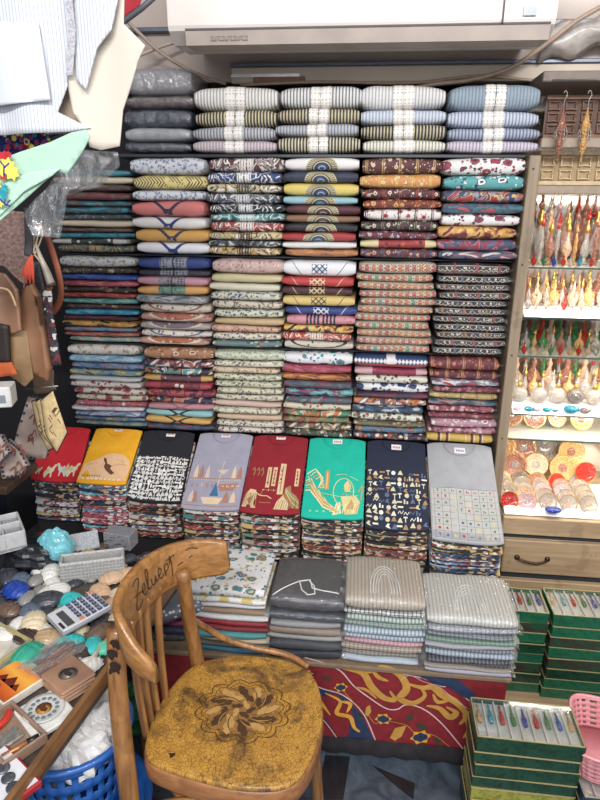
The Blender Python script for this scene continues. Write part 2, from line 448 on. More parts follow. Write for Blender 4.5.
# rails below the air conditioner
tr = MB(); tr.box(-0.50, 2.365, 1.985, 1.35, 2.40, 2.035, 0, .003); struct('trim_1', tr, M_wallc)
tr = MB(); tr.box(-0.50, 2.355, 2.035, 1.35, 2.40, 2.047, 0, .002); struct('trim_2', tr, plain('grey_metal_rail', '6d7482', 0.35, metal=0.6))
tr = MB(); tr.box(-2.0, 2.37, 2.15, 1.35, 2.40, 2.165, 0, .002); struct('trim_3', tr, plain('grey_metal_rail', '5d626c', 0.35, metal=0.6))
tr = MB(); tr.box(-0.5, 2.36, 2.004, -0.26, 2.366, 2.014, 0, 0); struct('trim_4', tr, plain('steel_strip', 'cfd2d6', 0.3, metal=0.7))
M_post = wood('post_wood', '7d6c58', 'a08d76', 0.5, 3, 50, axis=2)
ps = MB(); ps.box(0.497, 2.17, 0.0, 0.533, 2.52, 1.740, 0, .003)
po = tag(ps.build('shelf_post', M_post), 'tall brown wooden post between the cloth shelves and the glassware cabinet', 'post')
for k, z in enumerate((1.70, 1.40, 1.09, .78)):
    MB().lathe([(.003, 0), (.003, .002), (.001, .003)], 8, M=Matrix.Translation((.512, 2.17, z)) @ Matrix.Rotation(pi / 2, 4, 'X')).build('nail', plain('nail', '3a3633', .4, metal=.8), po)

# cloth shelving: one unit of dark boards and uprights
ROWZ = [1.745, 1.41, 1.08, 0.742]
for z, lab in zip(ROWZ, ('dark shelf board under the lace trimmed striped tunics', 'dark shelf board under the upper patterned row of cloths', 'dark shelf board under the middle patterned row of cloths', 'dark shelf board under the lowest patterned row of cloths')):
    x0 = -0.88 if z > 1.7 else -1.12; y0 = 2.19 if z > 1.7 else 2.215
    b = MB(); b.box(x0, y0, z - (0.012 if z > 1.7 else .007), 0.488, 2.51, z - 0.001, 0, .002); tag(b.build('shelf_board', M_shelf), lab, 'shelf', 'shelf boards of the cloth wall')
# ------------------------------------------------------------------ clear wrap material
def clear_mat(name='clear_plastic_film', op=.32, df_=.3):
    t = T(name)
    n = t.noise(t.obj(), 45, 3, 0.6, 1.0); t.bump(n, 0.8, 0.01)
    nt = t.nt; out = nt.nodes['Material Output']
    tr = nt.nodes.new('ShaderNodeBsdfTransparent'); gl = nt.nodes.new('ShaderNodeBsdfGlossy'); df = nt.nodes.new('ShaderNodeBsdfDiffuse')
    gl.inputs['Roughness'].default_value = 0.15; df.inputs[0].default_value = (.8, .8, .8, 1)
    b = [l.from_node for l in t.b.inputs['Normal'].links][0]; nt.links.new(b.outputs[0], gl.inputs['Normal'])
    m1 = nt.nodes.new('ShaderNodeMixShader'); m2 = nt.nodes.new('ShaderNodeMixShader')
    m1.inputs[0].default_value = df_; nt.links.new(gl.outputs[0], m1.inputs[1]); nt.links.new(df.outputs[0], m1.inputs[2])
    m2.inputs[0].default_value = op; nt.links.new(tr.outputs[0], m2.inputs[1]); nt.links.new(m1.outputs[0], m2.inputs[2])
    nt.links.new(m2.outputs[0], out.inputs[0]); return t.mat
M_clear = clear_mat(); M_film = clear_mat('thin_clear_wrap', .13, .12)
def flap(side, w, d, t, seed, ext=0.016):    # crinkled sealed edge of the bag, sticking out of one end
    R = random.Random(seed); ph = [R.uniform(0, 6) for _ in range(5)]
    def fn(a, b):
        y = -d / 2 * .97 + b * d * .9
        e = ext * (0.55 + .45 * sin(b * 23 + ph[0]) * sin(b * 9 + ph[1]))
        x = side * (w / 2 - .003 + a * (ext * .7 + e * .5)); z = t * .5 + a * (0.008 * sin(b * 17 + ph[2]) + .004 * sin(b * 41 + ph[3])) - .004 * a
        return (x, y, z)
    mb = MB(); mb.grid(fn, 3, 22); return mb
M_lace = None
def lace_mat():
    t = T('white_lace'); u, v = t.uv(); d, r = t.vor(t.vec(u, v), 260)
    t.bump(d, 0.6, 0.002); c = t.mix(((v / 0.006).fr() < .4) * (((u / .012).fr() - .5).abs() < .22), 'e2ddd8', 'b5aeaa'); return t.done(c, 0.75)
M_lace = lace_mat()

def film(fn, seed, nu=26, nv=26, th0=.2, th1=1.32):   # loose clear wrap over the top and front of a folded piece
    R = random.Random(seed); ph = [R.uniform(0, 6) for _ in range(4)]; mb = MB()
    mb.grid(lambda a, b: fn(.01 + .98 * a, pi * (th0 + (th1 - th0) * b), .0022 + .0016 * sin(a * 33 + ph[0] + b * 9) * sin(b * 21 + ph[1]) + .0012 * sin(a * 71 + ph[2] - b * 30)), nu, nv)
    return mb
def wrapped(name, w, d, t, mat, seed, label, cat, group, loc, rz=0, rx=0, flaps=(), lace=False, wrapf=False, **kw):
    mb, fn = fold_mesh(w, d, t, seed, **kw)
    o = mb.build(name, mat, None, loc, (rx, 0, rz)); tag(o, label, cat, group)
    for s in flaps: flap(s, w, d, t, seed + s).build('plastic_bag_edge', M_clear, o)
    if wrapf: film(fn, seed).build('plastic_wrap', M_film, o)
    if lace:
        L = MB(); nv = 24; nu = 10
        for cx_, hw in ((-.0165, .0125), (.0165, .0125)):
            vs = []; uvs = []; acc = 0
            for j in range(nv + 1):
                th = pi * 0.42 + (pi * 1.1) * j / nv; sc_ = .0035 * abs(sin(j * 1.3))
                for i in range(nu + 1):
                    s = -1 + 2 * i / nu; x = cx_ + s * (hw + (sc_ if abs(s) > .9 else 0))
                    vs.append(fn(0.5 + x / w, th, 0.0016)); uvs.append((x, -j * .0035))
            fs = [(j * (nu + 1) + i, (j + 1) * (nu + 1) + i, (j + 1) * (nu + 1) + i + 1, j * (nu + 1) + i + 1) for j in range(nv) for i in range(nu)]
            L.add(vs, fs, 0, True, uvs)
        L.build('lace_trim', M_lace, o)
    return o

# ------------------------------------------------------------------ the wall of folded cloths
COLX = [-1.135, -0.828, -0.557, -0.294, -0.034, 0.237, 0.49]
COLN = ['first', 'second', 'third', 'fourth', 'fifth', 'sixth']
# per column: list of (look, pattern, colours, relative thickness)
S = 'stripe'
ROW_A = [None,
 [('plain grey', 'plain', ['grey', '7d7a7f'], 2.0), ('dark brown', 'plain', ['4a3430', '3c2a28'], .95), ('navy', 'plain', ['1d2740', '252f4c'], 1.3), ('silver grey', 'plain', ['a8aaae', '97989c'], 1.0), ('midnight blue', 'plain', ['1c2d44', '15233a'], .8)],
 [('white pinstriped', S, ['e6e3df', 'a29d98'], 1.7), ('black and gold striped', S, ['3a3733', 'd0c094'], 1.15), ('grey striped', S, ['b9bac2', '6f7078'], 1.0), ('pinkish striped', S, ['cdbcc2', 'a08f97'], .9)],
 [('white and charcoal striped', S, ['e0dfdd', '6f7076'], 1.6), ('black and gold striped', S, ['3a3733', 'd0c094'], 1.05), ('silver grey striped', S, ['b5b8c2', '7f828c'], .9), ('black and gold striped', S, ['3a3733', 'd6caa6'], 1.2)],
 [('white finely striped', S, ['e3e1df', 'b0aeb0'], 1.7), ('pale blue striped', S, ['ccd3e2', '9aa3b8'], 1.05), ('black and cream striped', S, ['26262b', 'c4b68e'], 1.05), ('cream striped', S, ['e4dfce', '9e9a8c'], .95)],
 [('thick blue grey striped', S, ['92a4b4', '73869a'], 1.75), ('pale blue striped', S, ['c3ccdd', '8590aa'], 1.1), ('blue grey striped', S, ['a3adc2', '5f6c86'], .85), ('lilac pink striped', S, ['cfc3d2', '9c8fa4'], .85)]]
def sp(look, kind, cols, th=1.0): return (look, kind, cols.split(), th)
ROW_B = [
 [sp('dusty teal', 'camo', 'teal dkteal 2c6f8d teal'), sp('stone beige', 'plain', 'beige b5a791'), sp('dark brown', 'camo', 'dkbrown brown 33312f dkbrown'), sp('dark red', 'camo', 'maroon 6e2a2e 4a4a3c maroon', 1.2), sp('teal and brown', 'camo', 'dkteal brown 394045 teal', .8),
  sp('dull teal', 'camo', 'dkteal 2d7690 39505a teal'), sp('speckled charcoal', 'sprig', '343b45 5c6e78 2d4a52 7d7f80', .8), sp('sand', 'plain', 'beige c9b79f'), sp('dark brown', 'camo', 'brown dkbrown 6a5347 brown', .7), sp('teal', 'camo', '2c7890 teal dkteal teal', .8),
  sp('black with white tags', 'ends', '2f3a3d b9b7b1 d0cfca 46605f', .9), sp('green and brown printed', 'paisley', '4a5648 a08660 2a2c30', 1.1)],
 [sp('white with slate leaf print', 'sprig', 'c9cbd4 63708f 8790a8 63708f', 1.7), sp('yellow and black leaf print', 'leaf', 'd8c470 2e2f35', 1.35), sp('white with slate leaf print', 'sprig', 'c6c9d2 5f6d8c 8790a8 5f6d8c', 1.0), sp('salmon pink with navy yoke', 'vee', 'salmon navy', 1.5), sp('white with navy yoke', 'vee', 'white royal', 1.15), sp('mustard with navy yoke', 'vee', 'amber 2c3358', 1.25), sp('white with navy yoke', 'vee', 'e8e7ec royal', 1.15)],
 [sp('maroon paisley', 'paisley', '5d2c33 e5ded6 8b8580', 1.6), sp('white and blue scroll', 'paisley', '2b4580 e5e2de 20284a', 1.2), sp('beige scroll', 'paisley', 'c9b78a 4e4336 e5ded6'), sp('slate scroll', 'paisley', '454d5b d3d3d3 3a3f49', 1.1), sp('black and white scroll', 'paisley', '1e222c d9d9d9 1e222c'), sp('teal scroll', 'paisley', '4e9e9c d5e0dd 225', 0.9) if False else sp('teal scroll', 'paisley', '4e9e9c d5e0dd 22555c', .9),
  sp('red and white scroll', 'paisley', 'b03a35 e5ded6 7a2026', 1.1), sp('straw coloured scroll', 'paisley', 'd0bb82 5e3f30 e5ded6', .9), sp('slate and black scroll', 'paisley', '515d66 1e1f22 c5c8c8', .75), sp('mustard scroll', 'paisley', 'c9a25c 3e2b26 e3d7bd', .95)],
 [sp('white eye motif', 'eye', 'white 2c4f8a', 1.5), sp('navy eye motif', 'eye', '28304a 31548c', 1.2), sp('yellow eye motif', 'eye', 'e0c55a 2c4f8a', 1.4), sp('light blue eye motif', 'eye', '8fbfca 2c6f9a', .9), sp('maroon eye motif', 'eye', '5a222c 6c2a34', 1.05), sp('brown eye motif', 'eye', '8b6145 6b4536', .9), sp('black eye motif', 'eye', '1d1e26 39415a'), sp('red eye motif', 'eye', 'b52a30 2c5f9a'), sp('plain white', 'plain', 'e8e5e2 d5d2d0', .8), sp('orange brown', 'camo', 'b9703c 8d5636 c9854a b9703c', .9)],
 [sp('maroon and cream banded', 'ottoman', '5a2229 d9c9a2 b9965a 7d3036', 1.6), sp('orange and gold banded', 'ottoman', 'd98f45 ecd7a0 e0b25a b5602c', 1.35), sp('maroon with cream tulips', 'ottoman', '5b1e2b dccfb4 a03a35 3a1a20'), sp('rust and gold banded', 'ottoman', '7d2a22 d6a050 c0502c e0b060', .9), sp('white with red tulips', 'ottoman', 'e5dfda a8323a 3a2a38 d98a80', 1.15), sp('dark maroon with cream flowers', 'ottoman', '43202a cfc9a8 6d7050 2b1a20'), sp('maroon and slate', 'ottoman', '6b2430 c0bcc8 505b78 8f3340', .8), sp('red and navy with cream ends', 'ends', 'a83030 dcc98f 23284a c8503a', .9), sp('plum multicoloured', 'ottoman', '54263a c8a070 40507a 9c3a3a', .95)],
 [sp('white with pink and amber flowers', 'suzani', 'e8e3e0 a8284a d9a04a 2f2a38', 1.7), sp('turquoise with white flowers', 'suzani', '4aa5aa e8e6e0 e0b45a 1f3f5c', 1.35), sp('navy and red floral', 'bigfloral', '3a3f62 b5342f 9a8c9a d2b070', 1.15), sp('teal and red diamond', 'camo', '3b6f7e b9454a 35476a 2b5a6a', 1.05), sp('white with crimson flowers', 'suzani', 'e6e2e2 9c2a48 c98aa0 3a2a48', 1.15), sp('amber with maroon flowers', 'bigfloral', 'd59a42 7a2430 e3b565 b5602c', 1.2), sp('navy with red flowers', 'bigfloral', '3f476a a02a40 5a6088 c06a70', 1.15), sp('slate multicoloured', 'camo', '4f5c78 c9c0c0 8a4550 2f3550', .85)]]
ROW_C = [
 [sp('silvery floral', 'sprig', 'bfc0c0 6f7074 8a8468 9a9a9a', 1.9), sp('black and gold speckled', 'floral', '2a2624 b09a70 6a4a3a 9a8f80'), sp('royal blue', 'camo', '26429a 1d2f70 3a5ab0 26429a', .95), sp('rose red', 'camo', 'b5485a 8f3345 c86a70 b5485a'), sp('dark speckled', 'floral', '2b2422 8a6a50 b0a090 5a3a30', .9), sp('brick red', 'camo', 'a8322e 7d2426 c0503a a8322e', .9), sp('jade teal', 'camo', '5aa098 3f7f7c 8abab0 5aa098', .9), sp('brown printed', 'floral', '4a2a2a a07050 6a3a3a c0a080', .85), sp('turquoise blue', 'camo', '2790b8 1f7099 4aaac8 2790b8'), sp('dark maroon', 'camo', '5a2430 7a3038 2a2c48 5a2430', .9), sp('orange with black writing-like print', 'camo', 'd0903a 2a2420 dfa64a c07a30', 1.0), sp('steel blue', 'camo', '5a8fb0 3f6f90 a06a70 5a8fb0', .8), sp('faded red', 'camo', 'a8504a 8f3a3a c07a6a a8504a', .8), sp('greyish teal', 'camo', '7d9f98 55807c c0a890 7d9f98', .85)],
 [sp('royal blue with grey centre', 'centre', '23398a 8e93a0 5a6590 2a3050', 1.5), sp('black with grey centre', 'centre', '2a2b38 858590 505878 15161c', .9), sp('pink with grey centre', 'centre', 'd08fa0 9a8f98 706a80 5a3040', 1.15), sp('orange with green centre', 'centre', 'e0a050 6a9078 8ab098 3a5a50', 1.15), sp('grey patterned', 'camo', '8a9498 5c6478 b9b4b0 8a9498', 1.15), sp('beige oval motif', 'oval', 'cfc2a8 8a5a60 d9cdb8 a98f80', 1.15), sp('reddish oval motif', 'oval', 'c08a7a d9cdb8 b5604a 8a3a3a', 1.15), sp('mauve oval motif', 'oval', 'b0a09a d9cdb8 7a6a78 8a4a50', 1.05), sp('ivory and blue oval motif', 'oval', 'd5cfc8 5a6a90 e0d8c8 a06a60'), sp('rust oval motif', 'oval', 'c0907a e0d3bd b0603a 7a3a3a', 1.0)],
 [sp('dusty pink mottled', 'sprig', 'cba9a2 b5857f d8c0b0 a87a78', 1.85), sp('straw yellow', 'plain', 'd8cb98 c9bb88', 1.15), sp('ivory', 'plain', 'ded7bd cfc8ae', 1.05), sp('beige with blue sprigs', 'sprig', 'd0cbb5 3f5f8a 6a6a78 2a4a7a', 1.1), sp('beige with red sprigs', 'sprig', 'd0c5b0 8a4a4a 5a4a58 a06a60', 1.1), sp('pale green with navy sprigs', 'sprig', 'cdd0b5 2a3050 5a6a78 2a3050', 1.1), sp('tan', 'plain', 'd0b080 c0a070', .95), sp('coral beige printed', 'sprig', 'd5a88a b06a50 c08a70 8a4a40', .95), sp('cream with dark sprigs', 'sprig', 'd8d0b8 4a5060 8a6a60 4a5060'), sp('teal with rust dots', 'floral', '5a7f80 b06a58 cfd0c0 3a4a58', .9)],
 [sp('white with navy lattice motif', 'knot', 'e8e8ec 1f2a50 b9d0e8', 1.75), sp('red with cream lattice motif', 'knot', 'cc2f33 e3d3a0 c05a48', 1.05), sp('dark plum with cream lattice motif', 'knot', '48222e d8c890 6a3a48', .95), sp('yellow with black lattice motif', 'knot', 'dfbd68 262a40 dfbd68', 1.15), sp('blue with white lattice motif', 'knot', '26408a e3e6ee 26408a', .95), sp('pink with navy bars', 'bars', 'd98a98 262a48 8a3a50', 1.05), sp('yellow and black floral', 'bigfloral', 'dfae48 2a2830 e0c070 c0503a', .85), sp('vermilion with white rings', 'paisley', 'c8402f e8d8c8 a03028', .9), sp('beige with dark scallops', 'oval', 'cdc4b0 3a3638 cdc4b0 b5a998', 1.0)],
 [sp('orange and green woven', 'weave', 'd5c8b0 c0603a b04a40 4a8a68' if i % 3 == 1 else ('d5c8b0 c8693f b5504a b8454a' if i % 3 == 0 else 'd0c3aa c0653a c8703f a84a40'), 1.5 if i == 0 else .97) for i in range(11)],
 [sp('black and beige zigzag', 'zig', ['352f35 c9bdae 8a6f68 a04a4a', '2c2a30 cfc4b4 6a3f40 5a6a78', '38323a c2b6a6 9a8a80 a07a50'][i % 3], 1.5 if i == 0 else .97) for i in range(11)]]
ROW_D = [
 [sp('white with tan flowers', 'floral', 'd8d0c8 c09a78 8a9a90 b08a70', 1.7), sp('light blue', 'camo', '8ab8d0 6a9ac0 b5d0dd 8ab8d0', 1.1), sp('blue and grey printed', 'camo', '6a8fb8 8a9ab0 40609a a05a60', 1.0), sp('green and blue printed', 'camo', '6a9a90 3a5a8a c0b080 6a8fb8'), sp('plain pale grey', 'plain', 'cfd2d4 bfc2c6', .85), sp('white with red flowers', 'suzani', 'd8d0c8 a8384a 3a5a48 6a2a38', 1.0), sp('red and green floral', 'suzani', 'd5cdc0 b03a48 4a6a50 8a2a38'), sp('beige with red flowers', 'suzani', 'cfc5b0 a04050 5a6a50 7a3038'), sp('crimson floral', 'floral', 'b84a5a e0d5cc 8a2a40 3a4a48', .9), sp('pinkish white', 'camo', 'd8c8d0 c0a0b0 e0d8dc d8c8d0', .8), sp('faded blue', 'camo', '5a7aa8 8a9ac0 c0c4d0 5a7aa8', .8), sp('slate blue printed', 'camo', '5a7a98 8a7a60 3a5a80 a0a090', .75), sp('grey green printed', 'camo', '7a8a80 a09070 50707a 8a9a90', .7)],
 [sp('orange brown patterned', 'suzani', 'b57a50 e0c0a0 5a4050 8a4a38', 1.7), sp('navy and white floral', 'bigfloral', '2f3250 e0d5d5 a85040 c87a60', 1.1), sp('black and teal floral', 'bigfloral', '2a2c38 4a9a98 e0dcd5 c0603a', 1.1), sp('plum with amber ends', 'ends', '6a3a4a d0a050 c0c0c0 8a4a50'), sp('crimson and navy', 'ends', '8a2a38 b03a48 e0d0c8 2a2c48', 1.1), sp('crimson and black floral', 'bigfloral', '7a2438 b5384a 2a2838 c0603a', 1.1), sp('navy and orange floral', 'bigfloral', '2a2c48 c0693a d0a8a0 8a3040', .9), sp('rose pink with dark marks', 'xmark', 'c08088 a06070', 1.0), sp('aqua with black bands', 'xmark', '8ac4c8 20222a', 1.1), sp('amber with black bands', 'xmark', 'dba450 20222a', 1.05), sp('dark slate with red', 'camo', '3a4560 8a3a48 2a3048 4a5a78', .9)],
 [sp(['pale green sprigged', 'ivory sprigged', 'cream and peach sprigged', 'pale green dotted', 'greenish beige sprigged', 'cream dotted', 'sage beige sprigged', 'pink beige', 'cream with small sprigs', 'peach', 'cream spotted', 'beige with maroon blocks'][i], 'sprig' if i not in (7, 9) else 'plain',
   ['cdd3b8 6a8f80 a8a888 8a9a80', 'ddd5bd 4a4a50 a09080 6a6a68', 'd8c0a0 b07a60 c0a080 8a5a50', 'd0cfb0 5a6a50 8a8a70 4a4a48', 'ccc9ac 4f5a50 90907a 4a4a48', 'd5cdb0 6a5a50 a09080 4a4a48', 'd2cdb2 5a6a58 a08f80 4a4a48', 'd8b8a8 cfae9e', 'd8d2b8 5a5a58 a09080 8a6a58', 'd8b898 ceae8c', 'd8d0bc 6a6a68 a08f80 4a4a48', 'd8cdc0 6a2a38 3a3a58 8a5a60'][i], 1.4 if i == 0 else .95) for i in range(12)],
 [sp('navy and turquoise on white', 'suzani', 'e5e5ea 2a9aa8 232a6a 6a2a50', 1.75), sp('raspberry pink', 'camo', 'b8405a c8607a 9a3048 b8405a', 1.15), sp('orange brown', 'camo', 'b5602c d08a40 7a3a28 b5602c'), sp('plum slate', 'camo', '4a4a5c 8a3a4a 5a6a78 4a4a5c', 1.1), sp('aqua and navy', 'camo', '5aa5a8 2a3a6a 8a3a5a 7ab8b8', 1.15), sp('slate floral', 'bigfloral', '4f5c6a 7a8a8c 8a3a48 3a4a5a', .95), sp('cream with rust flowers', 'suzani', 'd8cdb5 b0503a 3a4a48 5a8a58', 1.0), sp('green and orange floral', 'bigfloral', '4a8a68 d0703a e0d5b0 8a2a38', .95), sp('olive and red floral', 'bigfloral', '6a7a50 a84a38 c08a50 4a2a28', .9), sp('brown and white floral', 'bigfloral', '5a4038 d8d0c0 8a6a50 c0a070', 1.1), sp('dark green multicoloured', 'floral', '3a4a40 c09a50 a84a48 d8d0c0', .9)],
 [sp('blue and white banded', 'band', '28407a e0ddd8 e8e0e0 b0404a', 1.75), sp('crimson', 'ends', '9a2444 d5a0a8 701a38 c0405a'), sp('cream with dark flowers', 'suzani', 'ddd5c5 5a4038 b06a48 2a2a38', 1.15), sp('white with navy carnations', 'suzani', 'e5e3e3 283a70 a83a48 283a70', 1.25), sp('plum and navy', 'camo', '4a2a3c 2a3458 8a2a40 4a2a3c', .8), sp('orange and white floral', 'bigfloral', 'd07a3a e5ddd5 3a3a60 b0503a', 1.1), sp('petrol blue', 'camo', '2a5078 3a7090 28304a d0c8c0'), sp('white with brown sprays', 'floral', 'e0dccc 6a4a38 7a7a50 8a5a48', 1.15), sp('olive brown floral', 'floral', '6a6248 a08a58 c8c0a0 4a3830', .75), sp('steel blue with orange', 'suzani', '50789a c07a48 e0d8c8 2a3a5a'), sp('navy multicoloured', 'floral', '28304a c0603a e0d8c8 4a8a98', .95)],
 [sp('maroon with orange medallion', 'ottoman', '6a2838 c8643a d08a50 8a3040', 1.8), sp('maroon and orange', 'ottoman', '5a2230 c06038 c88a50 8a3040', 1.2), sp('grey blue with red', 'camo', '7a88a0 b0404a d8d0d0 8a4a60', .95), sp('maroon floral', 'floral', '6a2436 b06a78 8a3a48 c09a90', .9), sp('straw gold', 'ottoman', 'b89a58 d8c890 8a6a40 c8b078', .95), sp('teal and maroon', 'camo', '3a6a78 6a2a40 a07a80 3a4a60', .85), sp('rose red floral', 'floral', 'a84a5a d8b0b0 7a2a40 5a3040', 1.05), sp('dark red floral', 'floral', '7a2a38 c08a88 5a2030 a85a60', .9), sp('pink and white fan print', 'suzani', 'c08a9a e5dcdc 8a2a48 a84a68', 1.2), sp('dusky pink floral', 'floral', 'b87a88 7a3a50 dcc0c4 8a4a58', .95), sp('yellow with maroon stripes', 'stripes3', 'd8ac48 6a2a2c e5dcc8', 1.35)]]

rowinfo = [(ROW_A, 1.746, 0.204, 'top shelf'), (ROW_B, 1.411, 0.325, 'upper patterned row'), (ROW_C, 1.081, 0.320, 'middle patterned row'), (ROW_D, 0.744, 0.327, 'lowest patterned row')]
rowshort = ['top shelf', 'upper patterned row', 'middle patterned row', 'lowest patterned row']
sd_ = 100
for r, (ROW, z0, hh, rname) in enumerate(rowinfo):
    for c in range(6):
        items = ROW[c]
        if items is None: continue
        x0, x1 = COLX[c], COLX[c + 1]
        zb, H = z0, hh
        if r == 0:
            xs = [None, -0.83, -0.598, -0.313, -0.038, 0.236, 0.522]; x0, x1 = xs[c], xs[c + 1]
            if c == 1: H = 0.265
        if c == 0 and r == 1: H = 0.285
        if c == 5 and r == 3: pass
        tot = sum(i[3] for i in items); z = zb
        for k in range(len(items) - 1, -1, -1):
            look, kind, cols, th = items[k]; sd_ += 1; R = random.Random(sd_)
            t = H * th / tot; pitch = t; tt = t * (.99 if k == 0 else 1.05)
            w = (x1 - x0) - (0.010 if r else .006) + R.uniform(-.006, .004)
            if c == 5 and r > 0: w = w + (0.012 if r == 1 else -0.004)
            x = (x0 + x1) / 2 + R.uniform(-.004, .004) + (0.006 * math.sin(k * 1.1 + c))
            y = 2.185 + 0.12 + R.uniform(-.005, .005)
            if c == 0: w -= .012; y += .015; x += R.uniform(-.008, .008)
            if c == 5 and r == 1: y -= .012
            mat = cloth_mat(kind, cols, sd_, 0.8 if r else 0.6)
            if r == 0 and c == 1: mat = cloth_mat(kind, cols, sd_, 0.9)
            stack = '%s stack' % (NTH[c] if r else NTH[c - 1])
            if r == 0: label = '%s wrapped tunic%s, %s in %s, top shelf' % (look, ' with lace' if c > 1 else '', ORD[k].replace(' from top', ''), stack)
            else: label = '%s wrapped cloth, %s in %s, %s' % (look, ORD[k].replace(' from top', ''), stack.replace('from the left', '') .strip(), rowshort[r])
            fl_ = [1] if (c == 5 or R.random() < .12) else []
            wrapped('wrapped_tunic' if r == 0 else 'wrapped_cloth', w, 0.24, tt, mat, sd_, label, 'clothing' if r == 0 else 'folded cloth',
                    'wrapped tunics on the top shelf' if r == 0 else 'wrapped cloths in the ' + rowshort[r], (x, y, z), R.uniform(-.02, .02), 0, fl_, lace=(r == 0 and c > 1), wrapf=(r == 0 and c == 1),
                    end=(0.64 if t > .018 else .76), wr=0.0012 if t < .02 else .0016)
            z += pitch
# ------------------------------------------------------------------ display bench
M_benchtop = plain('bench_cloth_edge', '7a6652', 0.8)
bt = thing('display_bench', 'low display bench with a painted-look cloth front, carrying the shirts and wrapped cloths', 'bench')
b = MB(); b.box(-.72, 1.466, 0.312, 0.45, 1.85, 0.329, 0, .004); b.build('bench_top', M_benchtop, bt)
b = MB(); b.box(-1.30, 1.80, 0.0, 0.485, 2.18, 0.335); b.build('bench_riser', M_dark, bt)
# fabric front: khayamiya applique
def P(x, y, Y=1.462): return atY(300 + x / 3.0, 640 + y / 3.0, Y)
M_kr = plain('red_applique_cloth', '7c1c24', 0.85, mott=.2); M_kg = plain('ochre_applique_cloth', 'b98a3e', 0.85, mott=.15)
M_kw = plain('cream_applique_cord', 'cdb0ae', 0.85); M_kn = plain('navy_applique_cloth', '22304f', 0.85, mott=.2); M_kd = plain('dark_green_applique_cloth', '2f3b2c', 0.85)
M_ko = plain('amber_applique_cloth', 'd39a35', 0.85)
b = MB()
def pf(a, c_):
    x = -0.62 + a * 1.06; z = 0.05 + c_ * 0.262
    return (x, 1.474 + .003 * sin(x * 30), z)
b.grid(pf, 40, 6); fp = b.build('cloth_front', M_kr, bt)
b = MB()
b.grid(lambda a, c_: (-0.62 + a * 1.06, 1.470 - .012 * sin(pi * c_) + .004 * sin(a * 90) , c_ * 0.062), 60, 5); b.build('dark_gathered_hem', plain('dark_hem', '232024', .9, mott=.3), bt)
def stroke(mb, pts, wd, mi, lift, taper=False, n=None):
    q = [P(*p) for p in pts]; m = max(12, 6 * len(q)); out = []
    def cr(i, t):
        p0 = q[max(i - 1, 0)]; p1 = q[i]; p2 = q[i + 1]; p3 = q[min(i + 2, len(q) - 1)]
        return 0.5 * ((2 * p1) + (p2 - p0) * t + (2 * p0 - 5 * p1 + 4 * p2 - p3) * t * t + (3 * p1 - p0 - 3 * p2 + p3) * t ** 3)
    for k in range(m + 1):
        s_ = k / m * (len(q) - 1); i = min(int(s_), len(q) - 2); out.append(cr(i, s_ - i))
    vs = []
    for k, p in enumerate(out):
        d = out[min(k + 1, m)] - out[max(k - 1, 0)]; nrm = Vector((-d.z, 0, d.x)); nrm.normalize()
        ww = wd * (0.25 + 0.75 * sin(pi * k / m)) if taper else wd
        for sg in (-1, 1): 
            pt = p + nrm * (ww / 2 * sg); vs.append((pt.x, 1.474 + .003 * sin(pt.x * 30) - lift, pt.z))
    fs = [(2 * k, 2 * k + 1, 2 * k + 3, 2 * k + 2) for k in range(m)]
    mb.add(vs, fs, mi, True)
def blob(mb, pts, mi, lift):
    vs = [(p.x, 1.474 + .003 * sin(p.x * 30) - lift, p.z) for p in (P(*q) for q in pts)]
    c_ = tuple(sum(v[i] for v in vs) / len(vs) for i in range(3)); n = len(vs)
    mb.add(vs + [c_], [(i, (i + 1) % n, n) for i in range(n)], mi, False)
ap = MB()
# navy field left with cream borders
blob(ap, [(-60, 120), (0, 130), (70, 155), (130, 175), (185, 235), (225, 320), (215, 345), (120, 335), (95, 280), (60, 235), (0, 200), (-60, 190)], 3, .001)
blob(ap, [(-60, 200), (0, 208), (60, 243), (95, 285), (120, 340), (-60, 345)], 0, .0012)
stroke(ap, [(-60, 118), (20, 138), (70, 153), (130, 173), (190, 232), (232, 325)], .004, 2, .002)
stroke(ap, [(-60, 195), (0, 204), (60, 238), (98, 282), (128, 330)], .003, 2, .002)
stroke(ap, [(75, 165), (120, 190), (110, 225), (150, 240), (165, 275), (205, 300)], .014, 5, .002, True)
stroke(ap, [(120, 190), (150, 200), (140, 225)], .012, 5, .0022, True); stroke(ap, [(-40, 150), (0, 165), (40, 160), (60, 190), (90, 230)], .014, 5, .0022, True)
# upper cream cord
stroke(ap, [(-10, 58), (60, 72), (120, 98), (165, 150), (225, 195), (262, 214), (292, 214), (320, 200), (370, 215), (430, 265), (500, 345)], .0042, 2, .002)
# big ochre scroll
stroke(ap, [(100, 82), (150, 95), (190, 110), (215, 150), (250, 180), (285, 185), (270, 160)], .022, 1, .0025, True)
stroke(ap, [(140, 95), (200, 105), (250, 90), (300, 110), (320, 150), (300, 180), (340, 195), (375, 175), (360, 145)], .022, 1, .003, True)
stroke(ap, [(320, 135), (370, 150), (400, 150), (430, 175), (470, 195), (500, 230), (480, 260)], .024, 1, .0032, True)
stroke(ap, [(380, 205), (420, 215), (450, 240), (470, 225), (440, 210)], .02, 1, .0034, True)
stroke(ap, [(215, 95), (235, 120), (265, 130)], .014, 1, .0026, True); stroke(ap, [(400, 170), (415, 195), (450, 190)], .013, 1, .0036, True)
stroke(ap, [(490, 230), (510, 270), (490, 300)], .016, 1, .0036, True)
stroke(ap, [(165, 150), (200, 160), (230, 185)], .010, 1, .0026, True)
stroke(ap, [(300, 125), (330, 110), (370, 130), (420, 150), (470, 190), (515, 215)], .0015, 2, .0045)
# top right navy band
blob(ap, [(300, 105), (360, 118), (420, 150), (470, 150), (520, 195), (530, 170), (480, 130), (400, 112), (340, 96)], 3, .0012)
stroke(ap, [(310, 108), (370, 122), (430, 150), (455, 140), (490, 175), (520, 195)], .003, 2, .002)
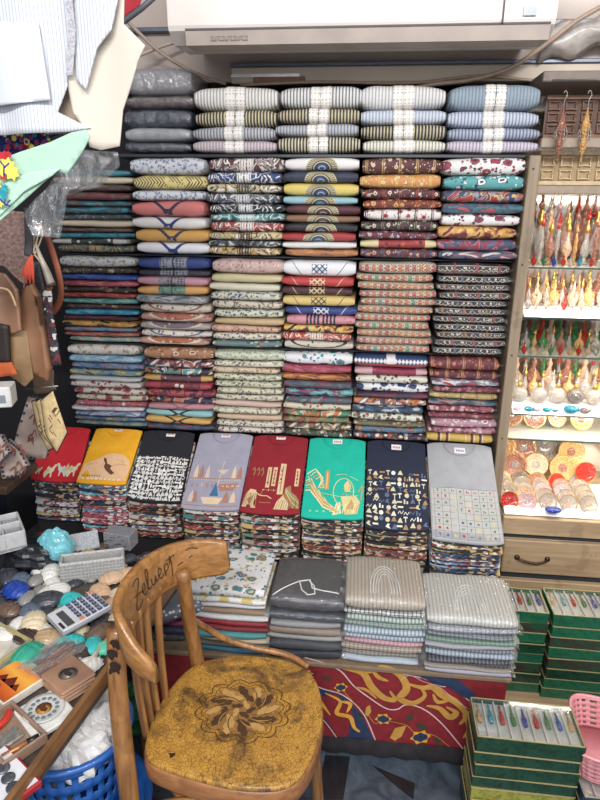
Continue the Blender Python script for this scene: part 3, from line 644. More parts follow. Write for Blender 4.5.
# flowers, leaves and stems
for fx, fy, r in ((250, 245, 24), (362, 300, 30), (122, 148, 20), (20, 110, 18)):
    blob(ap, [(fx + r * 1.1 * cos(a * pi / 6 + .4) * (1.0 if a % 2 else .7), fy + r * .75 * sin(a * pi / 6 + .4) * (1.0 if a % 2 else .7)) for a in range(12)], 5, .0022)
    blob(ap, [(fx + r * .75 * cos(a * pi / 6), fy + r * .5 * sin(a * pi / 6) * (1.0 if a % 2 else .7)) for a in range(12)], 3, .0028)
for pts in ([(270, 300), (285, 270), (320, 262), (305, 295), (285, 308)], [(195, 235), (198, 212), (210, 205), (214, 225), (204, 240)]): blob(ap, pts, 1, .0024)
for pts in ([(320, 235), (335, 222), (340, 245), (325, 250)], [(345, 260), (375, 262), (385, 278), (355, 272)], [(170, 235), (190, 240), (188, 252), (172, 248)], [(75, 110), (90, 118), (88, 130), (72, 124)], [(400, 300), (425, 310), (415, 330)]): blob(ap, pts, 4, .0024)
for pts in ([(205, 235), (225, 260), (240, 250)], [(270, 250), (320, 262), (345, 290)], [(130, 160), (160, 195), (190, 235)], [(380, 290), (410, 300), (450, 330)]): stroke(ap, pts, .002, 1, .0024)
ap.build('applique_scrollwork', [M_kr, M_kg, M_kw, M_kn, M_kd, M_ko], fp)

# ------------------------------------------------------------------ printed T-shirts on the sloping step
TILT = radians(27)
sl = MB(); vs = []
shirts = [  # X0, X1 front, X0, X1 back shift, front Y, top Z at the front, colour names
 (-1.235, -1.050, 2.03, .585, 'red T-shirt printed with pale camels', 'c0202c'),
 (-1.025, -0.840, 1.97, .612, 'golden yellow T-shirt printed with a sandy panel', 'e8a722'),
 (-0.832, -0.632, 1.95, .560, 'black T-shirt with a white picture-writing panel', '1d1c22'),
 (-0.610, -0.405, 1.88, .578, 'lilac grey T-shirt printed with a sailing boat scene', '9b98a8'),
 (-0.398, -0.195, 1.86, .590, 'dark red T-shirt printed with cream panels and birds', '8a1b28'),
 (-0.188, 0.020, 1.855, .588, 'turquoise green T-shirt printed with a gold chariot scene', '14b199'),
 (0.027, 0.238, 1.85, .562, 'navy T-shirt covered in small cream picture writing', '20263a'),
 (0.245, 0.475, 1.82, .545, 'light grey T-shirt with a faint coloured sign grid', '9c9da1')]
SHORT = ['red camel T-shirt', 'golden yellow T-shirt', 'black T-shirt', 'lilac grey T-shirt', 'dark red T-shirt', 'turquoise T-shirt', 'navy T-shirt', 'light grey T-shirt']
EDGES = [
 ['2a7f88', '1f2c50', 'c8a860', '2a3a5a', '3a6a9a', '1c2238', 'd0b070', '2a4a70', 'c8c8d0', '7a3a58', '2a8a8a', 'd8d8d8'],
 ['2a86a8', 'e0dcd8', '2a3a68', '48b0c0', 'c84a50', '6a9ac0', '2a3458', 'c8b890', 'c86070', '5a8ab0', 'cf6f80', 'c04a60', 'd88a98', 'b05068'],
 ['b0a898', '7a3038', '20222a', 'a84038', '26262c', '3a8a90', 'c0b8a8', '2c2e38', 'c8a068', '20222a', '5070a0', 'a09888'],
 ['c8c0b0', '2a2c38', '3a8080', '9a3a38', 'b0a890', '22242c', 'a83838', '4a6a80', 'c0a868', '20222a', 'b8b0a0', '70507a', '2a2c34'],
 ['1e2028', 'b8b0a0', '3a7a88', '22242c', 'c8a868', '2a3a60', '24262c', '5a8a70', 'b05048', '1e2028', 'a8a090', '2a6a88', 'c0b8a0'],
 ['20222a', 'c8c0b0', '3a3c40', '7a8a60', '22242c', 'c8a860', '2a4a70', 'c0b8a8', '24262c', 'b87848', '8a3038', 'c8a868', '20222a'],
 ['26282e', '3a3a40', 'a8a088', '22242a', '6a5a40', '1e2026', 'b89860', '24262c', 'a84840', '7a7058', '9a3a38', 'c0a870', '1e2026'],
 ['1f3a38', 'c0a850', '23323a', 'c8a848', '2a4a6a', '505870', '28406a', '8088a0', '2a3a60', '6088b0', '24304c', 'a0b0c8', '2a4a78', '3a5a90']]
def shirt_mesh(w, d, t, seed, wr=.0011):
    return fold_mesh(w, d, t, seed, nu=20, nv=24, end=.75, wr=wr, ez=.45, ey=.22)
M_tag = plain('white_size_tag', 'e8e2e0', .6); M_tagr = plain('red_tag_print', 'b84a50', .6)
def cmat(n): return plain('print_ink_' + n, n, .85, mott=.06)
rgen = random.Random(5)
step = MB()
for s_, (x0, x1, yf, ztop, lab, colr) in enumerate(shirts):
    n = len(EDGES[s_]); ct = cos(TILT)
    EDGES[s_] = EDGES[s_] + EDGES[s_][2:5]; n = len(EDGES[s_]); zb = 0.408; pitch = (ztop - zb) / (n + 1.15)
    TILT = atan2(.748 - ztop, 2.185 - yf); ct = cos(TILT)
    xc = (x0 + x1) / 2; w = x1 - x0; d = sqrt((.748 - ztop) ** 2 + (2.185 - yf) ** 2)
    step.add([(x0 - .005, yf + .012, .33), (x1 + .005, yf + .012, .33), (x1 + .005, 2.185, .33), (x0 - .005, 2.185, .33),
              (x0 - .005, yf + .012, zb - .002), (x1 + .005, yf + .012, zb - .002), (x1 + .005, 2.185, zb + (.748 - ztop)), (x0 - .005, 2.185, zb + (.748 - ztop))],
             [(3, 2, 1, 0), (4, 5, 6, 7), (0, 1, 5, 4), (1, 2, 6, 5), (2, 3, 7, 6), (3, 0, 4, 7)], 0, False)
    for k in range(n - 1, -1, -1):
        sd_ += 1; R = random.Random(sd_)
        c1 = EDGES[s_][k]; others = ['e0dcd4', '1e2028', 'c8a868', '5a8ab0', 'b04a48']
        mat = cloth_mat('shirt', [c1] + (['d8d4cc', '1e2028', 'c0a070'] if sum(int(c1[i:i + 2], 16) for i in (0, 2, 4)) < 300 else ['22242c', '8a3a40', 'e0dcd4']), sd_, 0)
        z = zb + (n - 1 - k) * pitch
        mb, fn = shirt_mesh(w - .006 + R.uniform(-.008, .004), d * .92, pitch * ct * 1.03, sd_, .0008)
        # origin of the shirt: its front lower edge
        yy = yf + R.uniform(-.006, .006)
        cen = Matrix.Translation((xc + R.uniform(-.004, .004), yy, z)) @ Matrix.Rotation(TILT, 4, 'X') @ Matrix.Rotation(R.uniform(-.02, .02), 4, 'Z') @ Matrix.Translation((0, d * .46, 0))
        o = mb.build('folded_t_shirt', mat); o.matrix_world = cen
        tag(o, 'folded printed T-shirt, %s in the pile under the %s' % (ORD[k].replace(' from top', '').replace('topmost', 'first'), SHORT[s_]), 'clothing', 'folded T-shirts piled on the step')
    # display shirt on top
    sd_ += 1
    col = T('shirt_jersey'); cm = plain('shirt_jersey_' + colr, colr, .85, mott=.07, scale=25)
    th = .019; zt = zb + n * pitch
    mb, fn = shirt_mesh(w, d, th, sd_, .0016)
    top = mb.build('folded_t_shirt', cm)
    base = Matrix.Translation((xc, yf - .003, zt)) @ Matrix.Rotation(TILT, 4, 'X') @ Matrix.Translation((0, d / 2, 0))
    top.matrix_world = base
    tag(top, lab + ', on top of its pile', 'clothing', 'display T-shirts on top of the piles')
    W2 = w
    def at_top(a, b, lift=.0009):            # a 0..1 across, b 0 (front) .. 1 (back)
        y = -d / 2 + b * d
        cyv = max(-.999, min(.999, math.copysign((abs(y) / (d / 2)) ** (1 / .22), y)))
        thv = math.acos(cyv); return fn(a, thv, 0.0)[:2] + (fn(a, thv, 0.0)[2] + lift,)
    class Pr:                                   # print builder in (a,b) shirt coordinates
        def __init__(s): s.mb = MB()
        def poly(s, pts, mi, lift=.0012):
            vs = [at_top(a, b, lift) for a, b in pts]; c_ = (sum(p[0] for p in pts) / len(pts), sum(p[1] for p in pts) / len(pts))
            n_ = len(vs); s.mb.add(vs + [at_top(*c_, lift)], [(i, (i + 1) % n_, n_) for i in range(n_)], mi, False)
        def rect(s, a0, b0, a1, b1, mi, lift=.0012):
            na = max(1, int((a1 - a0) * 12)); nb = max(1, int((b1 - b0) * 12))
            s.mb.grid(lambda i, j: at_top(a0 + (a1 - a0) * i, b0 + (b1 - b0) * j, lift), na, nb, mi)
        def line(s, pts, wd, mi, lift=.0014):
            out = []
            for i in range(len(pts) - 1):
                for k in range(4): out.append((pts[i][0] + (pts[i + 1][0] - pts[i][0]) * k / 4, pts[i][1] + (pts[i + 1][1] - pts[i][1]) * k / 4))
            out.append(pts[-1]); vs = []
            for i, p in enumerate(out):
                q0 = out[max(i - 1, 0)]; q1 = out[min(i + 1, len(out) - 1)]; dx = (q1[0] - q0[0]) * W2; dy = (q1[1] - q0[1]) * d; l = sqrt(dx * dx + dy * dy) or 1
                nx, ny = -dy / l * wd / 2, dx / l * wd / 2
                vs += [at_top(p[0] - nx / W2, p[1] - ny / d, lift), at_top(p[0] + nx / W2, p[1] + ny / d, lift)]
            s.mb.add(vs, [(2 * i, 2 * i + 1, 2 * i + 3, 2 * i + 2) for i in range(len(out) - 1)], mi, False)
    # collar rib and tag
    cb = MB(); pts = [at_top(.5 + .24 * cos(an), 1.0 - .03 - .12 * max(0, sin(an)), .002) for an in [pi * i / 14 for i in range(15)]]
    cb.tube(pts, .0032, 6, 0, True, .5)
    dk = tuple(max(0, x * .82) for x in lin(colr)[:3])
    cb.build('collar_rib', cm, top)
    if s_ not in (0,):
        ta = {1: (.5, .955), 2: (.55, .93), 3: (.5, .95), 4: (.5, .95), 5: (.5, .93), 6: (.5, .90), 7: (.5, .90)}[s_]
        p = Pr(); p.rect(ta[0] - .085, ta[1] - .03, ta[0] + .085, ta[1] + (.035 if s_ > 4 else .012), 0, .003)
        for q in range(5): p.rect(ta[0] - .06 + q * .026, ta[1] - .012, ta[0] - .045 + q * .026, ta[1] + .012, 1, .0036)
        p.mb.build('size_tag', [M_tag, plain('blue_tag_print', '5a6a98', .6) if s_ == 7 else M_tagr], top)
    p = Pr(); rr = random.Random(40 + s_)
    def glyph(a, b, ha, hb, mi):
        k = rr.randrange(7)
        if k == 0: p.rect(a - ha * .5, b - hb * .15, a + ha * .5, b + hb * .15, mi)
        elif k == 1: p.poly([(a - ha * .5, b - hb * .4), (a + ha * .5, b - hb * .4), (a + ha * .1, b + hb * .45), (a - ha * .2, b + hb * .2)], mi)
        elif k == 2: p.poly([(a + ha * .42 * cos(t_), b + hb * .42 * sin(t_)) for t_ in [i * pi / 4 for i in range(8)]], mi)
        elif k == 3: p.line([(a - ha * .5, b - hb * .2), (a - ha * .2, b + hb * .3), (a + ha * .1, b - hb * .2), (a + ha * .5, b + hb * .35)], .0024, mi)
        elif k == 4: p.line([(a, b - hb * .5), (a, b + hb * .3)], .003, mi); p.rect(a - ha * .35, b + hb * .2, a + ha * .35, b + hb * .45, mi)
        elif k == 5: p.poly([(a - ha * .5, b - hb * .1), (a - ha * .1, b + hb * .4), (a + ha * .3, b + hb * .35), (a + ha * .1, b), (a + ha * .5, b - hb * .4), (a - ha * .1, b - hb * .3)], mi)
        else: p.rect(a - ha * .4, b - hb * .4, a - ha * .1, b + hb * .4, mi); p.rect(a + ha * .1, b - hb * .4, a + ha * .4, b + hb * .1, mi)
    if s_ == 0:
        inks = ['e0cfa8', 'b8c0a0', 'd8a890', 'c8c8c0']
        def camel(a, b, s2, mi, fl=1):
            pts = [(0, 0), (.02, .16), (.10, .2), (.13, .32), (.2, .4), (.27, .3), (.33, .36), (.4, .28), (.44, .42), (.5, .5), (.6, .48), (.6, .42), (.52, .38), (.5, .2), (.42, .12), (.42, -.1), (.36, -.1), (.35, .08), (.14, .08), (.12, -.12), (.05, -.12)]
            p.poly([(a + (x - .3) * s2 * fl, b + (y - .15) * s2 * .95) for x, y in pts], mi)
            p.poly([(a + (.2 + .1 * cos(q) - .3) * s2 * fl, b + (.2 + .08 * sin(q) - .15) * s2) for q in [i * pi / 3 for i in range(6)]], 1, .0018)
        camel(.38, .17, .42, 0); camel(.62, .2, .40, 3, -1); camel(.86, .2, .42, 0, 1); p.poly([(.70, .1), (.78, .24), (.74, .34), (.66, .2)], 2); camel(.14, .16, .22, 1)
    elif s_ == 1:
        inks = ['e8bd92', '6a4430', 'c8906a', 'f0d8b8']
        p.poly([(.02, .05), (.98, .05), (.99, .3), (.93, .42), (.8, .5), (.6, .53), (.42, .5), (.3, .42), (.05, .32)], 0)
        p.poly([(.4, .44), (.46, .42), (.5, .34), (.62, .3), (.6, .24), (.72, .18), (.66, .15), (.52, .22), (.46, .28), (.42, .34)], 1, .002)
        p.line([(.1, .3), (.25, .34), (.4, .33)], .002, 2, .002); p.line([(.62, .3), (.75, .34), (.92, .32)], .002, 2, .002); p.line([(.66, .42), (.8, .4), (.9, .3)], .0015, 2, .002)
        for q in range(8): p.rect(.08 + q * .05, .11, .10 + q * .05, .13, 1, .002)
        for q in range(9): p.rect(.1 + q * .09, .055, .15 + q * .09, .085, 3, .002)
    elif s_ == 2:
        inks = ['cfcdc8', '2a2a30', 'e8e4dc', 'a8a8a8']
        p.rect(.015, .02, .985, .62, 1, .0009)
        for i in range(13):
            for j in range(11): glyph(.05 + i * .075, .05 + j * .054, .088, .064, 0 if rr.random() < .75 else 2)
        for i in range(7): p.line([(.08 + i * .14, .03), (.08 + i * .14, .6)], .0022, 0)
    elif s_ == 3:
        inks = ['d8c0a0', 'a87868', '3a6a90', 'c8b8b0']
        p.line([(.04, .36), (.96, .38)], .003, 1); p.line([(.04, .04), (.96, .04)], .003, 1)
        for i in range(20): p.rect(.06 + i * .045, .345, .075 + i * .045, .362, 0)
        p.poly([(.45, .16), (.52, .33), (.6, .16)], 2, .002); p.poly([(.3, .14), (.7, .14), (.62, .06), (.38, .06)], 0, .0018)
        for a in (.12, .22, .33, .8, .9): p.poly([(a - .04, .38), (a - .03, .48), (a, .55), (a + .03, .47), (a + .04, .38)], rr.choice((0, 1, 3)))
        p.line([(.55, .28), (.58, .6)], .003, 0); p.poly([(.48, .48), (.7, .5), (.62, .42)], 3); p.poly([(.55, .3), (.9, .32), (.84, .23), (.62, .22)], 1)
        for a in (.14, .2, .74, .86): p.poly([(a - .05, .08), (a - .04, .16), (a, .22), (a + .04, .15), (a + .05, .08)], rr.choice((0, 3, 1)), .0018)
        for i in range(10): glyph(.1 + i * .09, .28, .05, .04, rr.choice((0, 1)))
    elif s_ == 4:
        inks = ['d8bd92', 'a07a4a', '6a3028', '8a9a7a']
        for a0, b0, a1, b1 in ((.36, .3, .43, .55), (.46, .32, .53, .55), (.58, .22, .68, .6), (.86, .32, .93, .55)): p.rect(a0, b0, a1, b1, 0); p.line([((a0 + a1) / 2, b0 + .03), ((a0 + a1) / 2, b1 - .03)], .002, 2, .002)
        for a in (.12, .2, .27): p.line([(a - .03, .5), (a, .54), (a + .02, .48), (a, .44)], .0035, 1)
        p.poly([(.02, .05), (.05, .2), (.12, .27), (.22, .26), (.25, .18), (.2, .1), (.26, .05)], 0); p.poly([(.08, .14), (.2, .2), (.16, .08)], 1, .002)
        p.line([(.2, .24), (.3, .2), (.42, .2), (.5, .17)], .004, 0); p.line([(.3, .2), (.33, .26)], .003, 1)
        p.poly([(.55, .05), (.6, .14), (.7, .22), (.78, .2), (.82, .1), (.8, .04)], 0); p.poly([(.7, .2), (.72, .3), (.8, .33), (.82, .25), (.92, .2), (.98, .1), (.98, .04), (.86, .06)], 1, .0016)
        for q in range(4): p.line([(.72, .3 - q * .012), (.84, .22 - q * .03), (.97, .14 - q * .028)], .003, 0 if q % 2 else 3, .0022)
        p.line([(.3, .12), (.5, .12)], .003, 1)
        for q in range(8): p.line([(.04 + q * .03, .06), (.06 + q * .026, .22)], .0018, (2, 1, 3)[q % 3], .0022)
        for q in range(7): glyph(.34 + q * .045, .27, .035, .025, (0, 1)[q % 2])
        for q in range(10): p.line([(.56 + q * .04, .05), (.60 + q * .036, .15)], .0018, (2, 1, 3)[q % 3], .0022)
        for a in (.36, .46, .58, .86):
            for q in range(4): glyph(a + .035, .36 + q * .05, .04, .03, 2)
    elif s_ == 5:
        inks = ['d8c890', 'c8945a', '8ac8a0', 'e8dcb0']
        for q in range(5):
            p.line([(.02, .42 - q * .03), (.1, .45 - q * .035), (.22, .3 - q * .02), (.34, .2 - q * .02), (.5, .12 - q * .012), (.6, .05)], .0045, q % 2 if q < 4 else 3)
        for q in range(4): p.line([(.03 + q * .05, .5 - q * .02), (.16 + q * .03, .56 - q * .03), (.3 + q * .01, .46 - q * .04), (.24, .34)], .004, (3, 0, 1, 0)[q], .002)
        p.line([(.66 + .17 * cos(q), .30 + .16 * sin(q)) for q in [i * pi / 8 for i in range(17)]], .003, 0)
        
        for q in range(14): p.line([(.05 + q * .033, .48 - q * .028), (.09 + q * .033, .40 - q * .024)], .0022, (3, 1, 2)[q % 3], .0024)
        for q in range(9): a_ = q * .7; p.line([(.74 + .03 * cos(a_), .3 + .03 * sin(a_)), (.74 + .12 * cos(a_), .3 + .11 * sin(a_))], .0018, (0, 2, 1)[q % 3], .0022)
        for q in range(7): p.line([(.55 + q * .055, .05), (.57 + q * .055, .13), (.60 + q * .055, .16)], .0026, (1, 2, 3)[q % 3], .0024)
        for q in range(5): p.rect(.12 + q * .11, .06, .16 + q * .11, .08, 2, .0018)
        p.rect(.34, .32, .41, .55, 1); p.line([(.375, .34), (.375, .53)], .002, 3, .002)
        p.poly([(.66, .38), (.72, .44), (.78, .38), (.76, .3), (.68, .3)], 0); p.poly([(.62, .24), (.86, .26), (.94, .18), (.9, .05), (.7, .04), (.66, .14)], 0)
        p.poly([(.72, .1), (.8, .22), (.86, .1)], 1, .002); p.poly([(.5, .03), (.55, .16), (.62, .18), (.64, .05)], 3)
        p.line([(.3, .28), (.6, .24), (.9, .26)], .002, 0); p.line([(.5, .5), (.66, .52), (.9, .44)], .002, 0); p.line([(.9, .3), (.97, .38), (.95, .2)], .004, 1)
    elif s_ == 6:
        inks = ['cfc6a8', 'a8805a', 'e0dccb', '5a6a88']
        for i in range(10):
            for j in range(10):
                if rr.random() < .92: glyph(.06 + i * .098 + rr.uniform(-.015, .015), .04 + j * .062 + rr.uniform(-.01, .01), .088, .06, rr.choice((0, 0, 2, 1, 3)))
    else:
        inks = ['b4b3af', '74746f', 'b8303a', '4a6a9a', '5a8a5a', 'd8c070']
        p.rect(.02, .01, .98, .5, 0, .0007)
        for i in range(9): p.line([(.06 + i * .11, .02), (.06 + i * .11, .5)], .0012, 1)
        for j in range(9): p.line([(.03, .02 + j * .06), (.97, .02 + j * .06)], .0012, 1)
        for i in range(8):
            for j in range(8):
                if rr.random() < .75: glyph(.115 + i * .11, .05 + j * .06, .05, .03, rr.choice((1, 1, 2, 3, 4, 5)))
    p.mb.build('printed_design', [cmat(i) for i in inks], top)
step.build('sloping_step', M_dark, bt)

# ------------------------------------------------------------------ wrapped cloths on the bench
BOT = [(-0.70, -0.49, 1.50, [sp('navy', 'camo', '2a2c4a 3a3c5a 1f2038 2a2c4a'), sp('grey plaid', 'grid', '6a6a78 3a3a48'), sp('crimson', 'plain', 'a02a40 8a2238'), sp('purple', 'plain', '4a2a5a 3a2048'), sp('magenta pink', 'plain', 'b03a68 982a58'), sp('navy blue', 'plain', '262a50 1e2040'), sp('dark grey', 'camo', '3a3a44 6a6a70 22222a 3a3a44')]),
 (-0.475, -0.245, 1.475, [sp('white embroidered with coloured flowers', 'suzani', 'e8e6e4 2a7f9a 8a2a68 d8b04a', 1.5), sp('white with teal and yellow flowers', 'suzani', 'e4e2de d8b860 2a8090 d8b860', 1.0), sp('white edged', 'plain', 'd8d6d8 c8c4c8', .7), sp('tan brown', 'plain', 'a08468 8f7558', 1.0), sp('white', 'plain', 'd8d6d6 c9c6c6', .9), sp('bright red', 'plain', 'b0202c 981a26', 1.0), sp('deep red', 'plain', '9a1c28 821620', .9), sp('turquoise', 'plain', '4aa0a0 3a8f90', 1.0), sp('cream', 'plain', 'd0c0a0 c0b090', .7), sp('brown grey', 'plain', '6a6058 5a5048', .7), sp('sea blue', 'plain', '2a7a9a 226a88', 1.0)]),
 (-0.240, -0.030, 1.475, [sp('charcoal hooded', 'plain', '4a464e 3f3c44', 1.9), sp('dark blue grey', 'plain', '3a4250 323a48', 1.1), sp('light grey', 'plain', '9a9a9c 8a8a8e', .9), sp('taupe', 'plain', '9c8a78 8c7b6a', 1.1), sp('stone grey', 'plain', 'a8a8a4 989894', .8), sp('dark grey', 'plain', '4c4e55 42444c', 1.3), sp('navy grey', 'plain', '2f3440 282c38', 1.2)]),
 (-0.025, 0.200, 1.478, [sp('beige striped with white embroidery', 'stripe', 'c8b8a4 a89a8a', 1.9), sp('white and black checked', 'grid', 'd5d5d0 4a4c4c', .9), sp('pale green striped', 'stripe', 'b8c8c0 7a8a84', .9), sp('grey green checked', 'grid', '9aaca4 6a7a74', 1.0), sp('pale blue striped', 'stripe', 'b8c8d4 8090a0', 1.0), sp('blue white', 'stripe', 'b0bcc8 7a8898', .9), sp('pink checked', 'grid', 'd8a8b0 b87a88', 1.0), sp('beige checked', 'grid', 'b8a898 8a7a70', 1.0), sp('grey brown', 'grid', '9a9084 6a645c', .9), sp('bluish white', 'plain', 'b8c4d0 a8b4c0', .9)]),
 (0.205, 0.445, 1.462, [sp('ivory striped with white embroidery', 'stripe', 'd6d4cc b4b2ac', 1.9), sp('pale grey checked', 'grid', 'b0b4bc 7c8088', 1.2), sp('slate grey checked', 'grid', '8a8e98 5a5e68', 1.1), sp('soft green', 'grid', '7fa08c 5a7a68', .9), sp('silver grey', 'plain', 'a8a8b0 9898a0', 1.0), sp('dark striped', 'stripe', '5a606a 8a909a', .8), sp('pale blue grey striped', 'stripe', 'a8b4c4 7a8698', 1.2), sp('charcoal striped', 'stripe', '3a3c44 6a6c74', .8), sp('black checked', 'grid', '2a2c34 5a5a60', .7), sp('taupe edged', 'plain', 'a09488 90847a', .7), sp('lavender grey', 'plain', 'b0aebc a09eac', 1.2)])]
tops = [.50, .545, .53, .55, .515]
M_emb = plain('white_embroidery', 'dcdcda', .8)
for s_, (x0, x1, yf, items) in enumerate(BOT):
    H = tops[s_] - .330; tot = sum(i[3] for i in items); z = .330
    for k in range(len(items) - 1, -1, -1):
        look, kind, cols, th = items[k]; sd_ += 1; R = random.Random(sd_)
        t = H * th / tot; w = x1 - x0 + R.uniform(-.012, .004); x = (x0 + x1) / 2 + R.uniform(-.005, .005)
        mat = cloth_mat(kind, cols, sd_, .9)
        lab = '%s cloth, %s in the %s' % (look, ORD[k].replace(' from top', ''), ['bench stack behind the chair back', 'flower topped bench stack', 'charcoal topped bench stack', 'beige topped bench stack', 'rightmost bench stack'][s_])
        o = wrapped('wrapped_cloth', w, .225, min(t * 1.08, t + .003), mat, sd_, lab, 'folded cloth', 'wrapped cloths on the bench', (x, yf + .1125 + R.uniform(-.005, .006), z), R.uniform(-.025, .025), 0,
                    [q for q in (-1, 1) if (s_ > 1 or R.random() < .3) and (q == 1 or R.random() < .6)], end=.6, wr=.0018, ez=.55, wrapf=(k < 2 and s_ > 1))
        if k == 0 and s_ in (3, 4):
            fn = fold_fn(w, .225, min(t * 1.08, t + .003), sd_, end=.6, wr=.0018, ez=.55)
            e = MB()
            for q in range(4):
                pts = []
                for i in range(17):
                    an = -pi * .5 + pi * 2 * i / 16 if False else pi * i / 16
                    xx = (.018 + q * .008) * cos(an); yy = -.085 + .13 * sin(an) ** .8 * (.7 + .1 * q)
                    cyv = max(-.99, min(.99, math.copysign((abs(yy) / .1125) ** (1 / .3), yy))); 
                    pts.append(fn(.5 + xx / w, math.acos(cyv), .001))
                e.tube(pts, .0011, 5)
            e.build('embroidered_yoke', M_emb, o)
        if k == 0 and s_ == 2:
            e = MB(); fn = fold_fn(w, .225, min(t * 1.08, t + .003), sd_, end=.6, wr=.0018, ez=.55)
            for pl in ([(-.1, -.10), (-.05, -.05), (-.03, -.03), (0.0, -.02), (.01, -.06), (.04, -.07), (.10, -.08)], [(-.03, -.03), (-.02, -.07), (.0, -.09), (.02, -.085), (.015, -.05), (-.01, -.015)]):
                pts = []
                for i in range(len(pl) - 1):
                    for q in range(5):
                        xx = pl[i][0] + (pl[i + 1][0] - pl[i][0]) * q / 5; yy = pl[i][1] + (pl[i + 1][1] - pl[i][1]) * q / 5
                        cyv = max(-.99, min(.99, math.copysign((abs(yy) / .1125) ** (1 / .3), yy))); pts.append(fn(.5 + xx / w, math.acos(cyv), .002))
                e.tube(pts, .0018, 5)
            e.build('white_drawcord', M_emb, o)
        z += t
# ------------------------------------------------------------------ bentwood chair
W_ch = wood('worn_varnished_wood', '70492a', 'a97845', 0.35, 4, 70, .25, axis=2)
W_cx = wood('worn_varnished_wood_rail', '7c5229', 'b07e48', 0.35, 14, 60, .25, axis=0)
def seat_mat():
    t = T('cracked_ochre_seat'); x, y, z = t.objxyz()
    n0 = t.noise(t.obj(), 30, 2); vv = t.vec(x + (n0 - .5) * .01, y + (n0 - .5) * .01, 0)
    d, r = t.vor(vv, 120, 'DISTANCE_TO_EDGE'); n = t.noise(t.obj(), 10, 6, .7, .6); n2 = t.noise(t.obj(), 60, 5, .7)
    base = t.ramp(n2, [(.3, 'a4722a'), (.72, 'c99a44')], False)
    worn = t.mix((n - 0.49).max(0.0) * 6.5, base, '5e4326'); f = (d < 0.055) * (n + 0.12)
    t.bump(d.min(0.06), .5, .002)
    return t.done(t.mix(f, worn, '4a2d14'), .45, .25)
ch = thing('bentwood_chair', 'worn bentwood chair with ochre seat, carved medallion and pen scribble on its back rail', 'chair', (-.25, 1.13, 0))
def loc(p): return (p[0] + .25, p[1] - 1.13, p[2])
def smooth(pts, n=6, closed=False):
    q = [Vector(p) for p in pts]; m = len(q); out = []
    rng_ = range(m if closed else m - 1)
    for i in rng_:
        g = (lambda k: q[k % m]) if closed else (lambda k: q[max(0, min(m - 1, k))])
        p0, p1, p2, p3 = g(i - 1), g(i), g(i + 1), g(i + 2)
        for k in range(n):
            t = k / n; out.append(0.5 * ((2 * p1) + (p2 - p0) * t + (2 * p0 - 5 * p1 + 4 * p2 - p3) * t * t + (3 * p1 - p0 - 3 * p2 + p3) * t ** 3))
    if not closed: out.append(q[-1])
    return out
SEAT = [(-0.447, 1.03), (-0.452, 1.11), (-0.437, 1.20), (-0.400, 1.275), (-0.325, 1.315), (-0.240, 1.325), (-0.160, 1.315), (-0.098, 1.278), (-0.066, 1.20), (-0.060, 1.11), (-0.080, 1.01), (-0.120, 0.955), (-0.20, .94), (-0.29, .948), (-0.385, .968), (-0.430, .99)]
so = [Vector((p.x, p.y)) for p in smooth([(a, b, 0) for a, b in SEAT], 5, True)]; cx_, cy_ = -.25, 1.13
def seat_ring(k, z): return [loc((cx_ + (p.x - cx_) * k, cy_ + (p.y - cy_) * k, z)) for p in so]
def seat_solid(rings, mi=0):
    mb = MB(); vs = []
    for k, z in rings: vs += seat_ring(k, z)
    n = len(so); fs = [(i * n + j, i * n + (j + 1) % n, (i + 1) * n + (j + 1) % n, (i + 1) * n + j) for i in range(len(rings) - 1) for j in range(n)]
    fs += [tuple(range(n))[::-1], tuple((len(rings) - 1) * n + j for j in range(n))]
    mb.add(vs, fs, mi); return mb
st = seat_solid([(.96, .447), (.985, .448), (.992, .453), (.985, .459), (.97, .461), (.9, .4605), (.6, .459), (.2, .458)]).build('seat', seat_mat(), ch)
seat_solid([(.93, .400), (.985, .398), (1.0, .405), (1.003, .425), (1.0, .444), (.985, .449), (.93, .449), (.93, .400)]).build('seat_rim', wood('rim_wood', '7d5030', 'a8744a', .4, 12, 50, .2, axis=0), ch)
# carved medallion: scalloped outline, leaves and scrolls sunk in dark brown
MED = (-.248, 1.14)
md = MB(); Mm = [plain('carved_dark', '4a3018', .55, .1), plain('carved_mid', '8c6434', .5, .15), plain('carved_light', 'b58c50', .5, .15)]
def mp(a, r, z=.4612): return loc((MED[0] + r * cos(a) * 1.32, MED[1] + r * sin(a) * 1.12, z))
def mline(pts, wd, mi, z=.4618):
    vs = []; q = [Vector(p) for p in pts]
    for i, p in enumerate(q):
        dd = q[min(i + 1, len(q) - 1)] - q[max(i - 1, 0)]; nn = Vector((-dd.y, dd.x, 0)); 
        if nn.length: nn.normalize()
        ww = wd * (0.35 + .65 * sin(pi * i / (len(q) - 1))) if mi != 9 else wd
        vs += [p - nn * ww / 2 + Vector((0, 0, z - p.z)), p + nn * ww / 2 + Vector((0, 0, z - p.z))]
    md.add(vs, [(2 * i, 2 * i + 1, 2 * i + 3, 2 * i + 2) for i in range(len(q) - 1)], mi if mi != 9 else 0, False)
def scal(r0, amp, n, wd, mi, z, ph=0):
    pts = [mp(2 * pi * i / 120, r0 + amp * abs(sin(n * pi * i / 120 + ph)), z) for i in range(121)]
    vs = []
    for i, p in enumerate(pts):
        a = 2 * pi * i / 120; r = r0 + amp * abs(sin(n * pi * i / 120 + ph)); vs += [mp(a, r - wd / 2, z), mp(a, r + wd / 2, z)]
    md.add(vs, [(2 * i, 2 * i + 1, 2 * i + 3, 2 * i + 2) for i in range(120)], mi, False)
scal(.073, .012, 12, .0022, 0, .4616); scal(.064, .010, 12, .0014, 0, .4616)
rM = random.Random(3)
